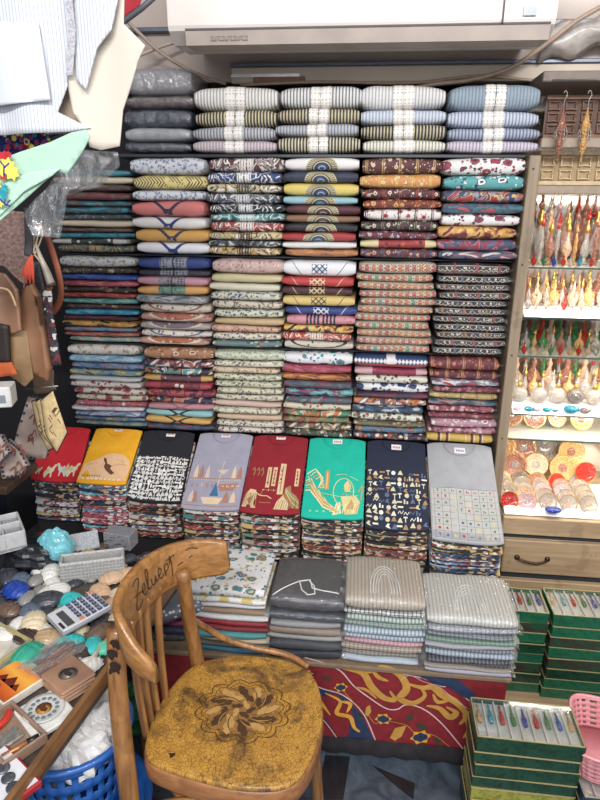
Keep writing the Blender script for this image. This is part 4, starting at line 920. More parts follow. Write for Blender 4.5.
def leaf(a, r, dirn, ln, wd, mi, z):
    c_ = Vector(mp(a, r, z)); u = Vector((cos(dirn), sin(dirn), 0)); n_ = Vector((-u.y, u.x, 0)); vs = [c_ + Vector((0, 0, .0001))]
    prof = [(-.5, 0), (-.3, .32), (-.05, .5), (.1, .3), (.25, .42), (.5, 0), (.25, -.42), (.1, -.3), (-.05, -.5), (-.3, -.32)]
    vs += [c_ + u * (x * ln * 1.2) + n_ * (y * wd * 1.25) for x, y in prof]; md.add(vs, [(0, i + 1, (i + 1) % 10 + 1) for i in range(10)], mi, False)
md.add([mp(0, 0, .4613)] + [mp(2 * pi * i / 24, .062 + (.006 if i % 2 else 0), .4613) for i in range(24)], [(0, i + 1, (i + 1) % 24 + 1) for i in range(24)], 1, False)
for i in range(12):
    a = 2 * pi * i / 12 + .15; leaf(a, .052, a + .5, .034, .018, 0 if i % 2 else 2, .4615)
for i in range(9):
    a = 2 * pi * i / 9; leaf(a, .034, a + 1.1, .032, .014, 0 if i % 3 else 2, .4617)
for i in range(5): leaf(2 * pi * i / 5, .014, 2 * pi * i / 5 + .8, .026, .012, 2 if i % 2 else 0, .4619)
for i in range(10):
    a = 2 * pi * i / 10; mline([mp(a + k * .12, .016 + k * .007) for k in range(8)], .0026, 0, .462)
    mline([mp(a + .3 - k * .1, .058 - k * .005) for k in range(7)], .002, 2, .4621)
md.build('carved_medallion', Mm, st)
MB().poly([loc((-.375 + .010 * cos(a * .9) * (1 if a % 2 else .5), 1.0 + .009 * sin(a * .9) * (1 if a % 2 else .6), .4609)) for a in range(7)]).build('scorch_mark', plain('scorch', '2a1a12', .8), st)
# posts and legs
def post(pts, r, name='rear_post'):
    mb = MB(); mb.tube([loc(p) for p in smooth(pts, 5)], r, 12, 0, True, .78); return mb.build(name, W_ch, ch)
np_ = smooth([(-.435, .955, 0.0), (-.452, .952, .25), (-.462, .958, .46), (-.475, .985, .62), (-.478, 1.008, .772)], 5)
mb = MB(); mb.tube([loc(p) for p in np_], [.018 + .0035 * sin(pi * i / (len(np_) - 1)) for i in range(len(np_))], 14, 0, True, .8)
rp = mb.build('rear_post', W_ch, ch)
b = MB()
for zz, ox in ((.745, .004), (.725, -.002), (.700, .003), (.685, 0.0)):
    k = min(range(len(np_)), key=lambda i: abs(np_[i].z - zz)); p = np_[k]
    b.add([loc((p.x + ox + .012 * cos(a) , p.y - .0178 + .0035 * abs(cos(a)), zz + .014 * sin(a))) for a in [i * pi / 5 + rM.uniform(-.2, .2) for i in range(10)]], [tuple(range(10))])
b.build('burnt_patch', plain('burnt_patch', '2b1810', .7), rp)
fp_ = smooth([(-.372, 1.31, 0.0), (-.385, 1.30, .25), (-.398, 1.288, .46), (-.403, 1.255, .62), (-.398, 1.212, .775)], 5)
mb = MB(); mb.tube([loc(p) for p in fp_], [.017 + .002 * sin(pi * i / (len(fp_) - 1)) for i in range(len(fp_))], 12, 0, True, .8); mb.build('rear_post', W_ch, ch)
for q in ([(-.12, .99, .40), (-.105, .98, .2), (-.085, .97, 0)], [(-.10, 1.24, .40), (-.085, 1.255, .2), (-.07, 1.27, 0)]):
    mb = MB(); mb.tube([loc(p) for p in smooth(q, 6)], [.0185 - .0003 * i for i in range(13)], 12); mb.build('front_leg', W_ch, ch)
# crest rail: a steamed board curved in plan
CP = [(-.372, .927), (-.412, .940), (-.448, .972), (-.466, 1.02), (-.468, 1.075), (-.460, 1.13), (-.440, 1.185), (-.408, 1.228), (-.365, 1.256), (-.322, 1.268), (-.302, 1.268)]
cq = smooth([(a, b_, 0) for a, b_ in CP], 6); m = len(cq)
mb = MB(); vs = []
tops_ = []
for i, p in enumerate(cq):
    f = i / (m - 1); d_ = cq[min(i + 1, m - 1)] - cq[max(i - 1, 0)]; nn = Vector((-d_.y, d_.x, 0)); nn.normalize()   # to the left of travel = outwards
    zt = .828 + .018 * sin(pi * min(1, max(0, f * 1.05))) - .016 * max(0, 1 - f * 6)
    zb_ = .738 + (-.018) * max(0, 1 - f * 5) + .02 * max(0, (f - .85) / .15) ** 2
    if f < .18: zt = zt - (.18 - f) / .18 * .055
    th = .0085
    P_ = []
    for (s_, z_, k_) in ((-1, zb_, .7), (-1, zb_ + .006, 1), (-1, zt - .006, 1), (-1, zt, .6), (1, zt, .6), (1, zt - .006, 1), (1, zb_ + .006, 1), (1, zb_, .7)):
        lean = (z_ - .78) * .10
        P_.append(loc((p.x + nn.x * th * s_ * k_ - lean, p.y + nn.y * th * s_ * k_, z_)))
    vs += P_; tops_.append((p, nn, zt, zb_))
fs = [(i * 8 + j, i * 8 + (j + 1) % 8, (i + 1) * 8 + (j + 1) % 8, (i + 1) * 8 + j) for i in range(m - 1) for j in range(8)] + [tuple(range(8))[::-1], tuple((m - 1) * 8 + j for j in range(8))]
mb.add(vs, fs); crest = mb.build('crest_rail', W_cx, ch)
# pen scribble on its inner face: word-like strokes along the rail
def on_rail(f, h):
    i = min(m - 2, int(f * (m - 1))); t = f * (m - 1) - i; p = tops_[i][0].lerp(tops_[i + 1][0], t); nn = tops_[i][1].lerp(tops_[i + 1][1], t).normalized()
    zb_ = tops_[i][3]; zt = tops_[i][2]; z = zb_ + (zt - zb_) * h; s_ = INNER
    return loc((p.x + nn.x * .0098 * s_ - (z - .78) * .10, p.y + nn.y * .0098 * s_, z))
INNER = -1
strokes = [[(.40, .80), (.43, .86), (.45, .78), (.42, .5), (.40, .28), (.43, .22), (.455, .34)], [(.40, .55), (.46, .5)], [(.465, .42), (.485, .5), (.48, .62), (.465, .52), (.475, .36), (.495, .38)], [(.50, .4), (.515, .75), (.505, .85), (.50, .6), (.51, .38), (.525, .4)],
           [(.53, .56), (.53, .42), (.545, .4), (.555, .56), (.555, .42), (.57, .44)], [(.575, .48), (.59, .58), (.58, .66), (.572, .5), (.585, .4), (.60, .46)], [(.61, .4), (.61, .62), (.625, .66), (.63, .55), (.612, .48)], [(.645, .3), (.65, .62), (.645, .8), (.64, .6)], [(.625, .72), (.67, .78)], [(.68, .5), (.71, .54)], [(.73, .8), (.75, .85), (.79, .82)], [(.74, .6), (.76, .66)]]
sb = MB()
for s_ in strokes:
    if len(s_) < 3: s_ = [s_[0], ((s_[0][0] + s_[1][0]) / 2, (s_[0][1] + s_[1][1]) / 2 + .01), s_[1]]
    pts = smooth([(a, b_, 0) for a, b_ in s_], 5); sb.tube([on_rail(p.x, p.y) for p in pts], .0012, 5)
sb.build('pen_scribble', plain('dark_pen_ink', '3a2a22', .7), crest)
# slats and hip brace
for (tx, ty, bx, by) in ((-.462, 1.045, -.45, 1.05), (-.462, 1.085, -.45, 1.085), (-.458, 1.125, -.448, 1.12), (-.445, 1.168, -.44, 1.158)):
    mb = MB(); mb.tube([loc(p) for p in smooth([(bx, by, .44), ((tx + bx) / 2 - .004, (ty + by) / 2, .60), (tx, ty, .762)], 5)], .0095, 8, 0, True, .55); mb.build('back_slat', W_ch, ch)
mb = MB(); mb.tube([loc(p) for p in smooth([(-.400, 1.27, .60), (-.375, 1.315, .54), (-.33, 1.335, .495), (-.26, 1.342, .47), (-.17, 1.338, .458), (-.11, 1.31, .45)], 6)], .0085, 8); mb.build('hip_brace', W_ch, ch)
mb = MB(); mb.tube([loc(p) for p in smooth([(-.475, .975, .56), (-.44, .945, .50), (-.39, .925, .465), (-.33, .922, .44)], 6)], .008, 8)
mb2 = MB(); hoop = [(-.255 + .165 * cos(a), 1.12 + .145 * sin(a), .33) for a in [2 * pi * i / 40 for i in range(41)]]
mb2.tube([loc(p) for p in hoop], .0105, 8); mb2.build('stretcher_hoop', W_ch, ch)
mb3 = MB(); mb3.tube([loc(p) for p in smooth([(-.44, .955, .24), (-.425, .953, .33), (-.385, .955, .375), (-.30, .962, .385), (-.20, .968, .375), (-.125, .975, .33), (-.108, .98, .24)], 6)], .0085, 8); mb3.build('arched_brace', W_ch, ch)

# ------------------------------------------------------------------ glassware cabinet
M_cw = wood('cabinet_wood', '9a8064', 'bfa482', 0.5, 3, 40, .1, axis=0)
M_snow = plain('white_fleece_liner', 'f0eeec', .95, mott=.05)
cabx0, cabx1 = .536, 1.10
cab = thing('glassware_cabinet', 'tall lit wooden cabinet of glass shelves with a drawer base', 'cabinet')
b = MB(); b.box(cabx0, 2.12, 0.05, cabx1, 2.50, .488, 0, .004); b.box(cabx0 - .004, 2.10, .43, cabx1, 2.50, .500, 0, .004); b.build('body', M_cw, cab)
for z0, z1 in ((.265, .405), (.10, .235)):
    b = MB(); b.box(cabx0 + .012, 2.104, z0, cabx1 - .012, 2.13, z1, 0, .004); dr = b.build('drawer', M_cw, cab)
    h = MB(); h.tube(smooth([(.60, 2.10, (z0 + z1) / 2), (.61, 2.088, (z0 + z1) / 2 - .002), (.66, 2.082, (z0 + z1) / 2 - .010), (.70, 2.088, (z0 + z1) / 2 - .004), (.71, 2.10, (z0 + z1) / 2 - .002)], 5), .0045, 8)
    for hx in (.600, .710): h.lathe([(.001, -.004), (.010, -.003), (.010, .002), (.003, .005)], 10, c=(0, 0, 0), M=Matrix.Translation((hx, 2.1, (z0 + z1) / 2)) @ Matrix.Rotation(pi / 2, 4, 'X'))
    h.build('handle', plain('aged_bronze', '4f4438', .4, metal=.8), dr)
b = MB(); b.box(cabx0 + .004, 2.1195, .238, cabx1, 2.122, .262); b.box(cabx0 + .004, 2.1195, .408, cabx1, 2.122, .427); b.build('dark_gap', plain('gap_dark', '2c3338', .8), cab)
b = MB(); b.box(cabx0, 2.49, .5, cabx1, 2.50, 1.995); b.build('mirror_back', plain('mirror', 'd8cdbf', .12, metal=.9, mott=.03), cab)
b = MB(); b.box(cabx1 - .01, 2.14, .5, cabx1, 2.5, 1.995); b.build('side_panel', M_cw, cab)
M_gp = T('pale_glass_pane'); M_gp.b.inputs['Transmission Weight'].default_value = .7; M_gp = M_gp.done('dfe6dc', .05)
M_gs = plain('glass_shelf_edge', '39504a', .15, .5)
SH = [1.392, 1.222, 1.086, .872, .775]
for z in SH:
    b = MB(); b.box(cabx0 + .002, 2.193, z - .006, cabx1 - .012, 2.49, z, 0, .001); gs_ = b.build('glass_shelf', M_gp, cab)
    b = MB(); b.box(cabx0 + .002, 2.188, z - .006, cabx1 - .012, 2.193, z, 0, .001); b.build('front_edge', M_gs, gs_)
for z, th in ((1.222, .02), (.872, .026), (.50, .022)):
    b = MB(); b.grid(lambda a, c_: (cabx0 + .004 + a * (cabx1 - cabx0 - .02), (2.17 if z > .6 else 2.115) + c_ * .31, z + .002 + th * (0.35 + .65 * (1 - (2 * c_ - 1) ** 6)) * (.85 + .15 * sin(a * 31)) * (.4 if c_ in (0, 1) else 1)), 40, 10); b.build('fleece_liner', M_snow, cab)
# carved panels at the top
M_pc = plain('pale_carved_wood', 'cdb792', .6, mott=.15); M_pd = plain('brown_carved_wood', '7a5a48', .55, mott=.25)
def fret(name, x0, x1, y, z0, z1, mat, nx, nz, back):
    b = MB(); b.box(x0, y + .006, z0, x1, y + .010, z1); bk = b.build(name, back, cab)
    f = MB(); f.box(x0, y - .004, z0, x1, y + .004, z0 + .012); f.box(x0, y - .004, z1 - .012, x1, y + .004, z1)
    for i in range(nx):
        for j in range(nz):
            cx2 = x0 + (i + .5) * (x1 - x0) / nx; cz2 = z0 + .012 + (j + .5) * (z1 - z0 - .024) / nz; r = (x1 - x0) / nx * .46
            f.tube([(cx2 + r * cos(a) * (1 if k % 2 else .6), y, cz2 + r * .75 * sin(a) * (1 if k % 2 else .6)) for k, a in enumerate([pi * q / 4 for q in range(9)])], .0035, 5)
    f.build('fretwork', mat, bk)
fret('carved_panel', .560, 1.09, 2.30, 1.80, 1.93, M_pd, 10, 3, plain('brown_panel', '5a4238', .6))
fret('carved_panel', .560, 1.09, 2.30, 1.655, 1.762, M_pc, 9, 2, plain('sand_panel', 'a8906c', .6))
b = MB(); b.box(.536, 2.21, 1.765, 1.09, 2.25, 1.795, 0, .003); b.box(.536, 2.24, 1.625, 1.09, 2.28, 1.652, 0, .003); b.build('cross_rail', plain('greyed_rail', '9a8a7a', .5), cab)
# light strips under the shelves (the cabinet's own lamps)
for z in (1.62, 1.385, 1.08, .868, .77):
    ld = bpy.data.lights.new('cabinet_strip_light', 'AREA'); ld.shape = 'RECTANGLE'; ld.size = .5; ld.size_y = .02; ld.energy = .8 if z > 1.6 else 1.8; ld.color = (1, .93, .82)
    lo = bpy.data.objects.new('cabinet_strip_light', ld); COL.objects.link(lo); lo.location = (.82, 2.20, z - .012); lo.rotation_euler = (radians(28), 0, 0)

def glass(name, c, rough=.06, tr=.75):
    t = T(name); n, _r = t.vor(t.obj(), 130); t.bump(n, 1.0, .006)
    t.b.inputs['Transmission Weight'].default_value = tr; t.b.inputs['IOR'].default_value = 1.3
    return t.done(c, rough, .5)
GL = dict(clear=glass('clear_glass', 'efe9e0'), amber=glass('amber_glass', 'e8b878', tr=.4), peach=glass('peach_glass', 'ecc8a8', tr=.4), red=glass('red_glass', 'c83428', tr=.25), blue=glass('blue_glass', '2848a8', tr=.2),
          teal=glass('turquoise_glass', '2a9ab0', tr=.2), green=glass('green_glass', '4a8a50', tr=.3), pink=glass('pink_glass', 'e8c0c4', tr=.4), smoke=glass('smoky_glass', '8a8078', tr=.4), rose=glass('rose_glass', 'b8806c', tr=.4), gold=plain('gilt', 'c89a48', .25, .3, .7))
CN = dict(clear='clear', amber='amber', peach='peach', red='red', blue='blue', teal='turquoise', green='green', pink='pale pink', smoke='smoky', rose='rose brown')
_proto = {}
def bottle(kind, col, h):
    """perfume bottle: foot, body, neck, stopper"""
    key = (kind, col)
    if key not in _proto:
        g = GL[col]
        prof = {'slim': [(.001, 0), (.011, .0), (.012, .004), (.004, .012), (.005, .02), (.013, .035), (.014, .05), (.007, .07), (.004, .085), (.004, .095)],
                'round': [(.001, 0), (.014, 0), (.010, .006), (.018, .018), (.024, .034), (.020, .052), (.008, .064), (.005, .074), (.006, .078)],
                'tall': [(.001, 0), (.014, 0), (.013, .003), (.004, .014), (.008, .03), (.006, .05), (.011, .07), (.007, .09), (.009, .11), (.004, .13), (.003, .145)]}[kind]
        b = MB(); b.lathe(prof, 14); me = b.mesh('perfume_bottle', g)
        zt = prof[-1][1]; s = MB(); s.lathe([(.002, zt - .004), (.006, zt), (.0085, zt + .008), (.005, zt + .016), (.0025, zt + .024), (.0035, zt + .030), (.0008, zt + .040)], 10); ms = s.mesh('stopper', GL['gold'] if kind == 'slim' else GL['red' if col == 'clear' and kind == 'tall' else col])
        _proto[key] = (me, ms, zt + .04)
    return _proto[key]
def put_bottle(kind, col, h, x, y, z, label, grp):
    me, ms, H = bottle(kind, col, h); o = bpy.data.objects.new('perfume_bottle', me); COL.objects.link(o); s = h / H; o.scale = (s * 1.05, s * 1.05, s); o.location = (x, y, z)
    st_ = bpy.data.objects.new('stopper', ms); COL.objects.link(st_); st_.parent = o; tag(o, label, 'glass bottle', grp)
rB = random.Random(9)
COLS = ['clear', 'clear', 'peach', 'clear', 'amber', 'pink', 'rose', 'green', 'red', 'clear']
HP = ['just right of the post', 'second along from the post', 'third along from the post', 'fourth along from the post', 'fifth along from the post', 'sixth along from the post', 'seventh along from the post', 'eighth along from the post', 'ninth along from the post', 'tenth along from the post', 'eleventh along from the post', 'twelfth along from the post']
def shelf_row(z, y, xs, kinds, cols, h, rowname, grp):
    for i, x in enumerate(xs):
        k = kinds[i % len(kinds)]; c_ = cols[i % len(cols)]; hh = h * rB.uniform(.9, 1.1)
        put_bottle(k, c_, hh, x + rB.uniform(-.004, .004), y + rB.uniform(-.006, .006), z + .001, '%s perfume bottle, %s, %s' % (CN[c_], HP[i], rowname), grp)
X9 = [.562 + i * .031 for i in range(12)]
shelf_row(1.392, 2.44, X9, ['tall', 'round'], ['peach', 'clear', 'rose', 'clear', 'pink'], .22, 'back row of the tallest shelf', 'perfume bottles on the tallest shelf')
shelf_row(1.392, 2.37, [x + .018 for x in X9[:11]], ['tall', 'slim', 'tall'], ['clear', 'clear', 'peach', 'clear', 'pink', 'rose'], .19, 'middle row of the tallest shelf', 'perfume bottles on the tallest shelf')
shelf_row(1.392, 2.30, [x for x in X9[1:12]], ['tall', 'slim'], ['clear', 'rose', 'clear', 'peach', 'amber'], .15, 'second row of the tallest shelf', 'perfume bottles on the tallest shelf')
shelf_row(1.392, 2.225, X9[:11], ['round'], ['red', 'green', 'blue', 'red', 'clear', 'teal', 'red', 'clear'], .045, 'front row of the tallest shelf', 'little coloured bottles on the tallest shelf')
shelf_row(1.242, 2.40, X9, ['slim', 'round'], ['amber', 'rose', 'clear', 'peach'], .12, 'back row above the upper white fleece', 'gilt bottles on the upper fleece')
shelf_row(1.242, 2.32, [x + .015 for x in X9[:11]], ['slim', 'round'], ['clear', 'peach', 'clear', 'amber'], .095, 'middle row above the upper white fleece', 'gilt bottles on the upper fleece')
shelf_row(1.242, 2.24, X9, ['round', 'slim'], ['clear', 'peach', 'clear', 'clear', 'red'], .06, 'front row above the upper white fleece', 'gilt bottles on the upper fleece')
shelf_row(1.086, 2.37, X9, ['round'], ['green', 'smoke', 'green', 'red', 'peach'], .11, 'back row of the green glass shelf', 'bottles on the green glass shelf')
shelf_row(1.086, 2.29, [x + .02 for x in X9[:11]], ['round', 'slim'], ['clear', 'amber', 'green', 'clear', 'rose'], .085, 'middle row of the green glass shelf', 'bottles on the green glass shelf')
shelf_row(1.086, 2.22, X9, ['round'], ['red', 'peach', 'clear', 'green', 'red', 'amber'], .045, 'front row of the green glass shelf', 'bottles on the green glass shelf')
shelf_row(.899, 2.40, X9, ['tall', 'round'], ['green', 'peach', 'clear', 'rose'], .15, 'back row above the lower white fleece', 'bottles on the lower fleece')
shelf_row(.899, 2.33, [x + .02 for x in X9[:11]], ['round', 'slim'], ['clear', 'clear', 'amber', 'pink'], .11, 'middle row above the lower white fleece', 'bottles on the lower fleece')
# clear glass globes, then small coloured pieces at the front of the lower fleece
for i, x in enumerate((.575, .645, .71, .775, .84)):
    b = MB(); b.lathe([(.030 * sin(pi * k / 12) + .0005, .03 - .03 * cos(pi * k / 12)) for k in range(13)], 18); o = b.build('glass_globe', GL['clear' if i != 3 else 'smoke'])
    f = MB(); f.lathe([(.010, .060), (.006, .066), (.008, .072), (.001, .076)], 10); f.build('finial', GL['gold'], o); o.location = (x, 2.26, .895)
    tag(o, 'clear glass globe on the lower fleece, %s' % HP[i] if i != 3 else 'smoky glass globe on the lower fleece, fourth along from the post', 'glass ornament', 'glass globes on the lower fleece')
for i, (px, c_, wd) in enumerate(((517, 'pink', .012), (529, 'teal', .016), (537, 'pink', .010), (547, 'teal', .014), (555, 'teal', .010), (571, 'teal', .024), (585, 'smoke', .018))):
    p = atY(px, 411, 2.185); b = MB(); b.lathe([(wd * sin(pi * k / 10) + .0005, wd * .55 * (1 - cos(pi * k / 10))) for k in range(11)], 14); b.lathe([(.001, 0), (.004, .0), (.002, wd)], 8, c=(wd * 1.1, 0, .002)); o = b.build('glass_bead_fish', GL[c_]); o.location = (p.x, 2.192, .882)
    tag(o, '%s little glass piece on the lower fleece edge, %s' % ('large turquoise' if i == 5 else CN[c_], HP[i]), 'glass ornament', 'coloured pieces on the lower fleece edge')
# bowls and discs: leaning round dishes under the lower fleece and above the drawers
def dish(r, col, loc_, tilt, label, grp, rz=0, name='glass_dish'):
    key = ('dish', col, round(r, 3))
    if key not in _proto:
        b = MB(); b.lathe([(.001, .004), (.45, .0), (.8, .06), (1.0, .2), (.985, .215), (.78, .09), (.45, .035), (.001, .035)], 20); 
        b.v = [(x * r, y * r, z * r) for x, y, z in b.v]
        m_ = MB(); m_.lathe([(.9 * r, .145 * r), (.94 * r, .165 * r), (.98 * r, .225 * r), (1.02 * r, .20 * r), (.93 * r, .13 * r)], 20, cap=False)
        k = MB(); k.lathe([(.001, .036 * r), (.3 * r, .05 * r), (.34 * r, .04 * r), (.2 * r, .06 * r), (.001, .07 * r)], 12)
        _proto[key] = (b.mesh(name, GL[col]), m_.mesh('gilt_rim', GL['gold']), k.mesh('centre_boss', GL[{'clear': 'peach', 'red': 'red', 'smoke': 'smoke', 'amber': 'rose'}.get(col, 'clear')]))
    q = _proto[key]; o = bpy.data.objects.new(name, q[0]); COL.objects.link(o); o.location = loc_; o.rotation_euler = (tilt, 0, rz)
    for nm, me in (('gilt_rim', q[1]), ('centre_boss', q[2])): c_ = bpy.data.objects.new(nm, me); COL.objects.link(c_); c_.parent = o
    tag(o, label, 'glass dish', grp)
for i, (x, c_) in enumerate(((.58, 'rose'), (.66, 'rose'), (.745, 'peach'), (.83, 'amber'))):
    dish(.040, c_, (x, 2.34 - .02 * (i % 2), .815), radians(70), '%s glass dish on the narrow shelf, %s' % (CN[c_], HP[i]), 'dishes on the narrow shelf', rB.uniform(-.3, .3))
big = [(.575, .66, 'amber', .048, 2.40), (.655, .655, 'rose', .050, 2.41), (.745, .668, 'smoke', .062, 2.43), (.84, .65, 'amber', .05, 2.40), (.62, .60, 'rose', .045, 2.36), (.70, .605, 'peach', .045, 2.36), (.80, .60, 'amber', .05, 2.35), (.875, .60, 'red', .04, 2.32)]
for i, (x, z, c_, r, y) in enumerate(big): dish(r, c_, (x, y, z), radians(72), '%s glass dish leaning at the back, %s' % (CN[c_], HP[i]), 'dishes leaning above the drawers', rB.uniform(-.3, .3))
# four files of small saucers coming forward
files = [(.565, ['peach', 'clear', 'clear', 'clear', 'red']), (.630, ['smoke', 'clear', 'clear', 'peach', 'pink']), (.700, ['rose', 'clear', 'pink', 'clear', 'clear']), (.775, ['red', 'clear', 'pink', 'clear', 'clear']), (.85, ['clear', 'clear', 'clear', 'clear', 'clear'])]
NF = ['file beside the post', 'second file from the post', 'third file from the post', 'fourth file from the post', 'fifth file from the post']
for i, (x, cs) in enumerate(files):
    for k, c_ in enumerate(cs):
        dish(.034, c_, (x + rB.uniform(-.004, .004), 2.31 - k * .036, .556 - k * .005), radians(62), '%s glass saucer, %s from the back, %s' % (CN[c_], NTH[k], NF[i]), 'saucers standing in files above the drawers', rB.uniform(-.2, .2))
b = MB(); b.lathe([(.001, 0), (.02, .002), (.026, .01), (.02, .016), (.001, .018)], 14, sx=1.2, sy=.8); o = b.build('glass_fish', GL['blue']); o.location = (.712, 2.125, .518); tag(o, 'bright blue glass fish lying on the fleece edge above the drawers', 'glass ornament')
# two ornaments hanging from hooks at the cabinet top
for i, (px, c_) in enumerate(((561, 'rose'), (585, 'amber'))):
    p = atY(px, 130, 2.18); t = thing('hanging_ornament', '%s glass ornament hanging on a wire hook from the rail, %s' % (CN[c_], ('left one', 'right one')[i]), 'glass ornament', (p.x, 2.18, p.z), (0, 0, 0), 'hanging glass ornaments')
    b = MB(); b.lathe([(.0008, -.10), (.004, -.09), (.002, -.075), (.010, -.055), (.012, -.035), (.006, -.02), (.012, -.005), (.015, .01), (.010, .03), (.004, .05), (.002, .065)], 12); b.build('ornament_body', GL[c_], t)
    for q in range(5):
        h = MB(); an = q * 1.256; h.tube([(.014 * cos(an), .014 * sin(an), .01), (.02 * cos(an), .02 * sin(an), -.01), (.016 * cos(an), .016 * sin(an), -.03)], .0015, 5); h.build('bead_drop', GL['clear'], t)
    h = MB(); h.tube(smooth([(0, 0, .065), (0, 0, .085), (.006, 0, .10), (.0, 0, .112), (-.006, 0, .105)], 5), .0012, 5); h.build('wire_hook', plain('wire', '9a9a98', .3, metal=.8), t)
b = MB(); b.tube([(.54, 2.18, 1.955), (1.2, 2.18, 1.955)], .003, 6); tag(b.build('hanging_wire', plain('wire', '9a9a98', .3, metal=.8)), 'thin steel wire across the cabinet top carrying the hanging ornaments', 'wire')
b = MB(); b.box(cabx0 - .02, 2.20, 1.955, cabx1, 2.50, 1.985, 0, .003); b.build('cabinet_top', plain('grey_cab_top', '7c7068', .6), cab)

# ------------------------------------------------------------------ gift boxes
def paper(name, a, b_, n_=26):
    t = T(name); n = t.noise(t.obj(), n_ * 2.2, 4, .7, .8); n2 = t.noise(t.obj(), 200, 2); return t.done(t.ramp(n, [(.42, a), (.52, b_)], False), .4, .25)
PB = dict(green=paper('green_box_paper', '154d35', '1e5e42'), dark=paper('dark_green_box_paper', '0c2a1b', '173f2c'), mottled=paper('mottled_green_box_paper', '174d35', '382f29'), yellow=paper('olive_yellow_box_paper', '75762c', '92903f'), blue=paper('dark_blue_box_paper', '16324a', '1f4460'))
M_gold = plain('gold_edge_paper', 'b8a878', .35, .2, .3)
M_lid = T('clear_lid'); 
def lid_mat():
    nt = M_lid.nt; out = nt.nodes['Material Output']; tr = nt.nodes.new('ShaderNodeBsdfTransparent'); g = nt.nodes.new('ShaderNodeBsdfGlossy'); g.inputs['Roughness'].default_value = .08; m = nt.nodes.new('ShaderNodeMixShader'); m.inputs[0].default_value = .14
    nt.links.new(tr.outputs[0], m.inputs[1]); nt.links.new(g.outputs[0], m.inputs[2]); nt.links.new(m.outputs[0], out.inputs[0]); return M_lid.mat
M_lidm = lid_mat(); M_sat = plain('white_satin_lining', 'b8bab4', .5)
def gift_box(x0, y0, z0, w, d, h, col, label, grp, openlid=False, rz=0, ncell=9):
    t = thing('gift_box', label, 'box', (x0 + w / 2, y0 + d / 2, z0), (0, 0, rz), grp)
    b = MB(); hh = h if not openlid else h - .016; b.box(-w / 2, -d / 2, 0, w / 2, d / 2, hh - .0015, 0, .0015); b.build('box_body', PB[col], t)
    b = MB()
    for s in (-1, 1):
        b.box(-w / 2 - .0006, s * d / 2 - .0012, h - .0022, w / 2 + .0006, s * d / 2 + .0012, h + .0006); b.box(s * w / 2 - .0012, -d / 2, h - .0022, s * w / 2 + .0012, d / 2, h + .0006)
    b.build('gilt_edge', M_gold, t)
    if openlid:
        b = MB(); 
        for s in (-1, 1): b.box(-w / 2, s * d / 2 - .003, hh - .002, w / 2, s * d / 2 + .003, h - .001); b.box(s * w / 2 - .003, -d / 2, hh - .002, s * w / 2 + .003, d / 2, h - .001)
        b.build('box_wall', PB[col], t)
        b = MB(); b.box(-w / 2 + .003, -d / 2 + .003, hh - .001, w / 2 - .003, d / 2 - .003, hh + .002); b.build('satin_lining', M_sat, t)
        cl = ['amber', 'teal', 'red', 'green', 'blue', 'red', 'green', 'blue', 'amber']
        for i in range(ncell):
            x = -w / 2 + (i + .5) * w / ncell; c_ = cl[i % 9]
            b = MB(); b.lathe([(.001, 0), (.006, 0), (.007, .02), (.004, .035), (.002, .05), (.004, .054), (.001, .062)], 8, M=Matrix.Translation((x, d * .32 - .05, hh + .008)) @ Matrix.Rotation(-pi / 2, 4, 'X')); b.build('scent_vial', GL[c_], t)
            if i: b = MB(); b.box(x - w / ncell / 2 - .0015, -d / 2 + .004, hh, x - w / ncell / 2 + .0015, d / 2 - .004, h - .003); b.build('divider', plain('white_card', 'c8c8c4', .5), t)
        b = MB(); b.box(-w / 2 + .002, -d / 2 + .002, h - .0015, w / 2 - .002, d / 2 - .002, h); b.build('clear_lid', M_lidm, t)
    return t
# low wooden plinth
b = MB(); b.box(.475, 1.66, 0.0, 1.15, 2.08, .045, 0, .004); tag(b.build('plinth_board', M_cw), 'low wooden plinth on the floor under the two rear stacks of green boxes', 'plinth')
def stack(x0, y0, z0, w, d, hs, cols, where, ncell=9):
    z = z0; n = len(hs)
    for k in range(n - 1, -1, -1):
        rz = rB.uniform(-.02, .02); lab = '%s gift box%s, %s in the %s' % ({'green': 'green', 'dark': 'dark green', 'mottled': 'mottled green', 'yellow': 'olive yellow', 'blue': 'dark blue'}[cols[k]], ' with clear lid' if k == 0 else '', ORD[k].replace(' from top', ''), where)
        gift_box(x0 + rB.uniform(-.003, .003), y0 + rB.uniform(-.003, .003), z, w, d, hs[k], cols[k], lab, 'flat patterned gift boxes', k == 0, rz, ncell); z += hs[k] + .0005
stack(.470, 1.74, .045, .150, .125, [.042] + [.0385] * 7, ['green', 'mottled', 'green', 'dark', 'green', 'mottled', 'dark', 'green'], 'rear left stack of boxes', 5)
stack(.628, 1.72, .045, .26, .14, [.044] + [.0395] * 7, ['green', 'green', 'mottled', 'green', 'mottled', 'dark', 'green', 'green'], 'rear right stack of boxes', 8)
stack(.322, 1.26, .0, .258, .128, [.050, .036, .042, .036, .036, .036, .042, .042], ['dark', 'dark', 'dark', 'dark', 'yellow', 'yellow', 'dark', 'dark'], 'front stack of boxes', 9)
stack(.590, 1.23, .0, .24, .15, [.042, .040, .040, .040, .036], ['blue', 'dark', 'blue', 'dark', 'dark'], 'stack under the pink basket', 8)
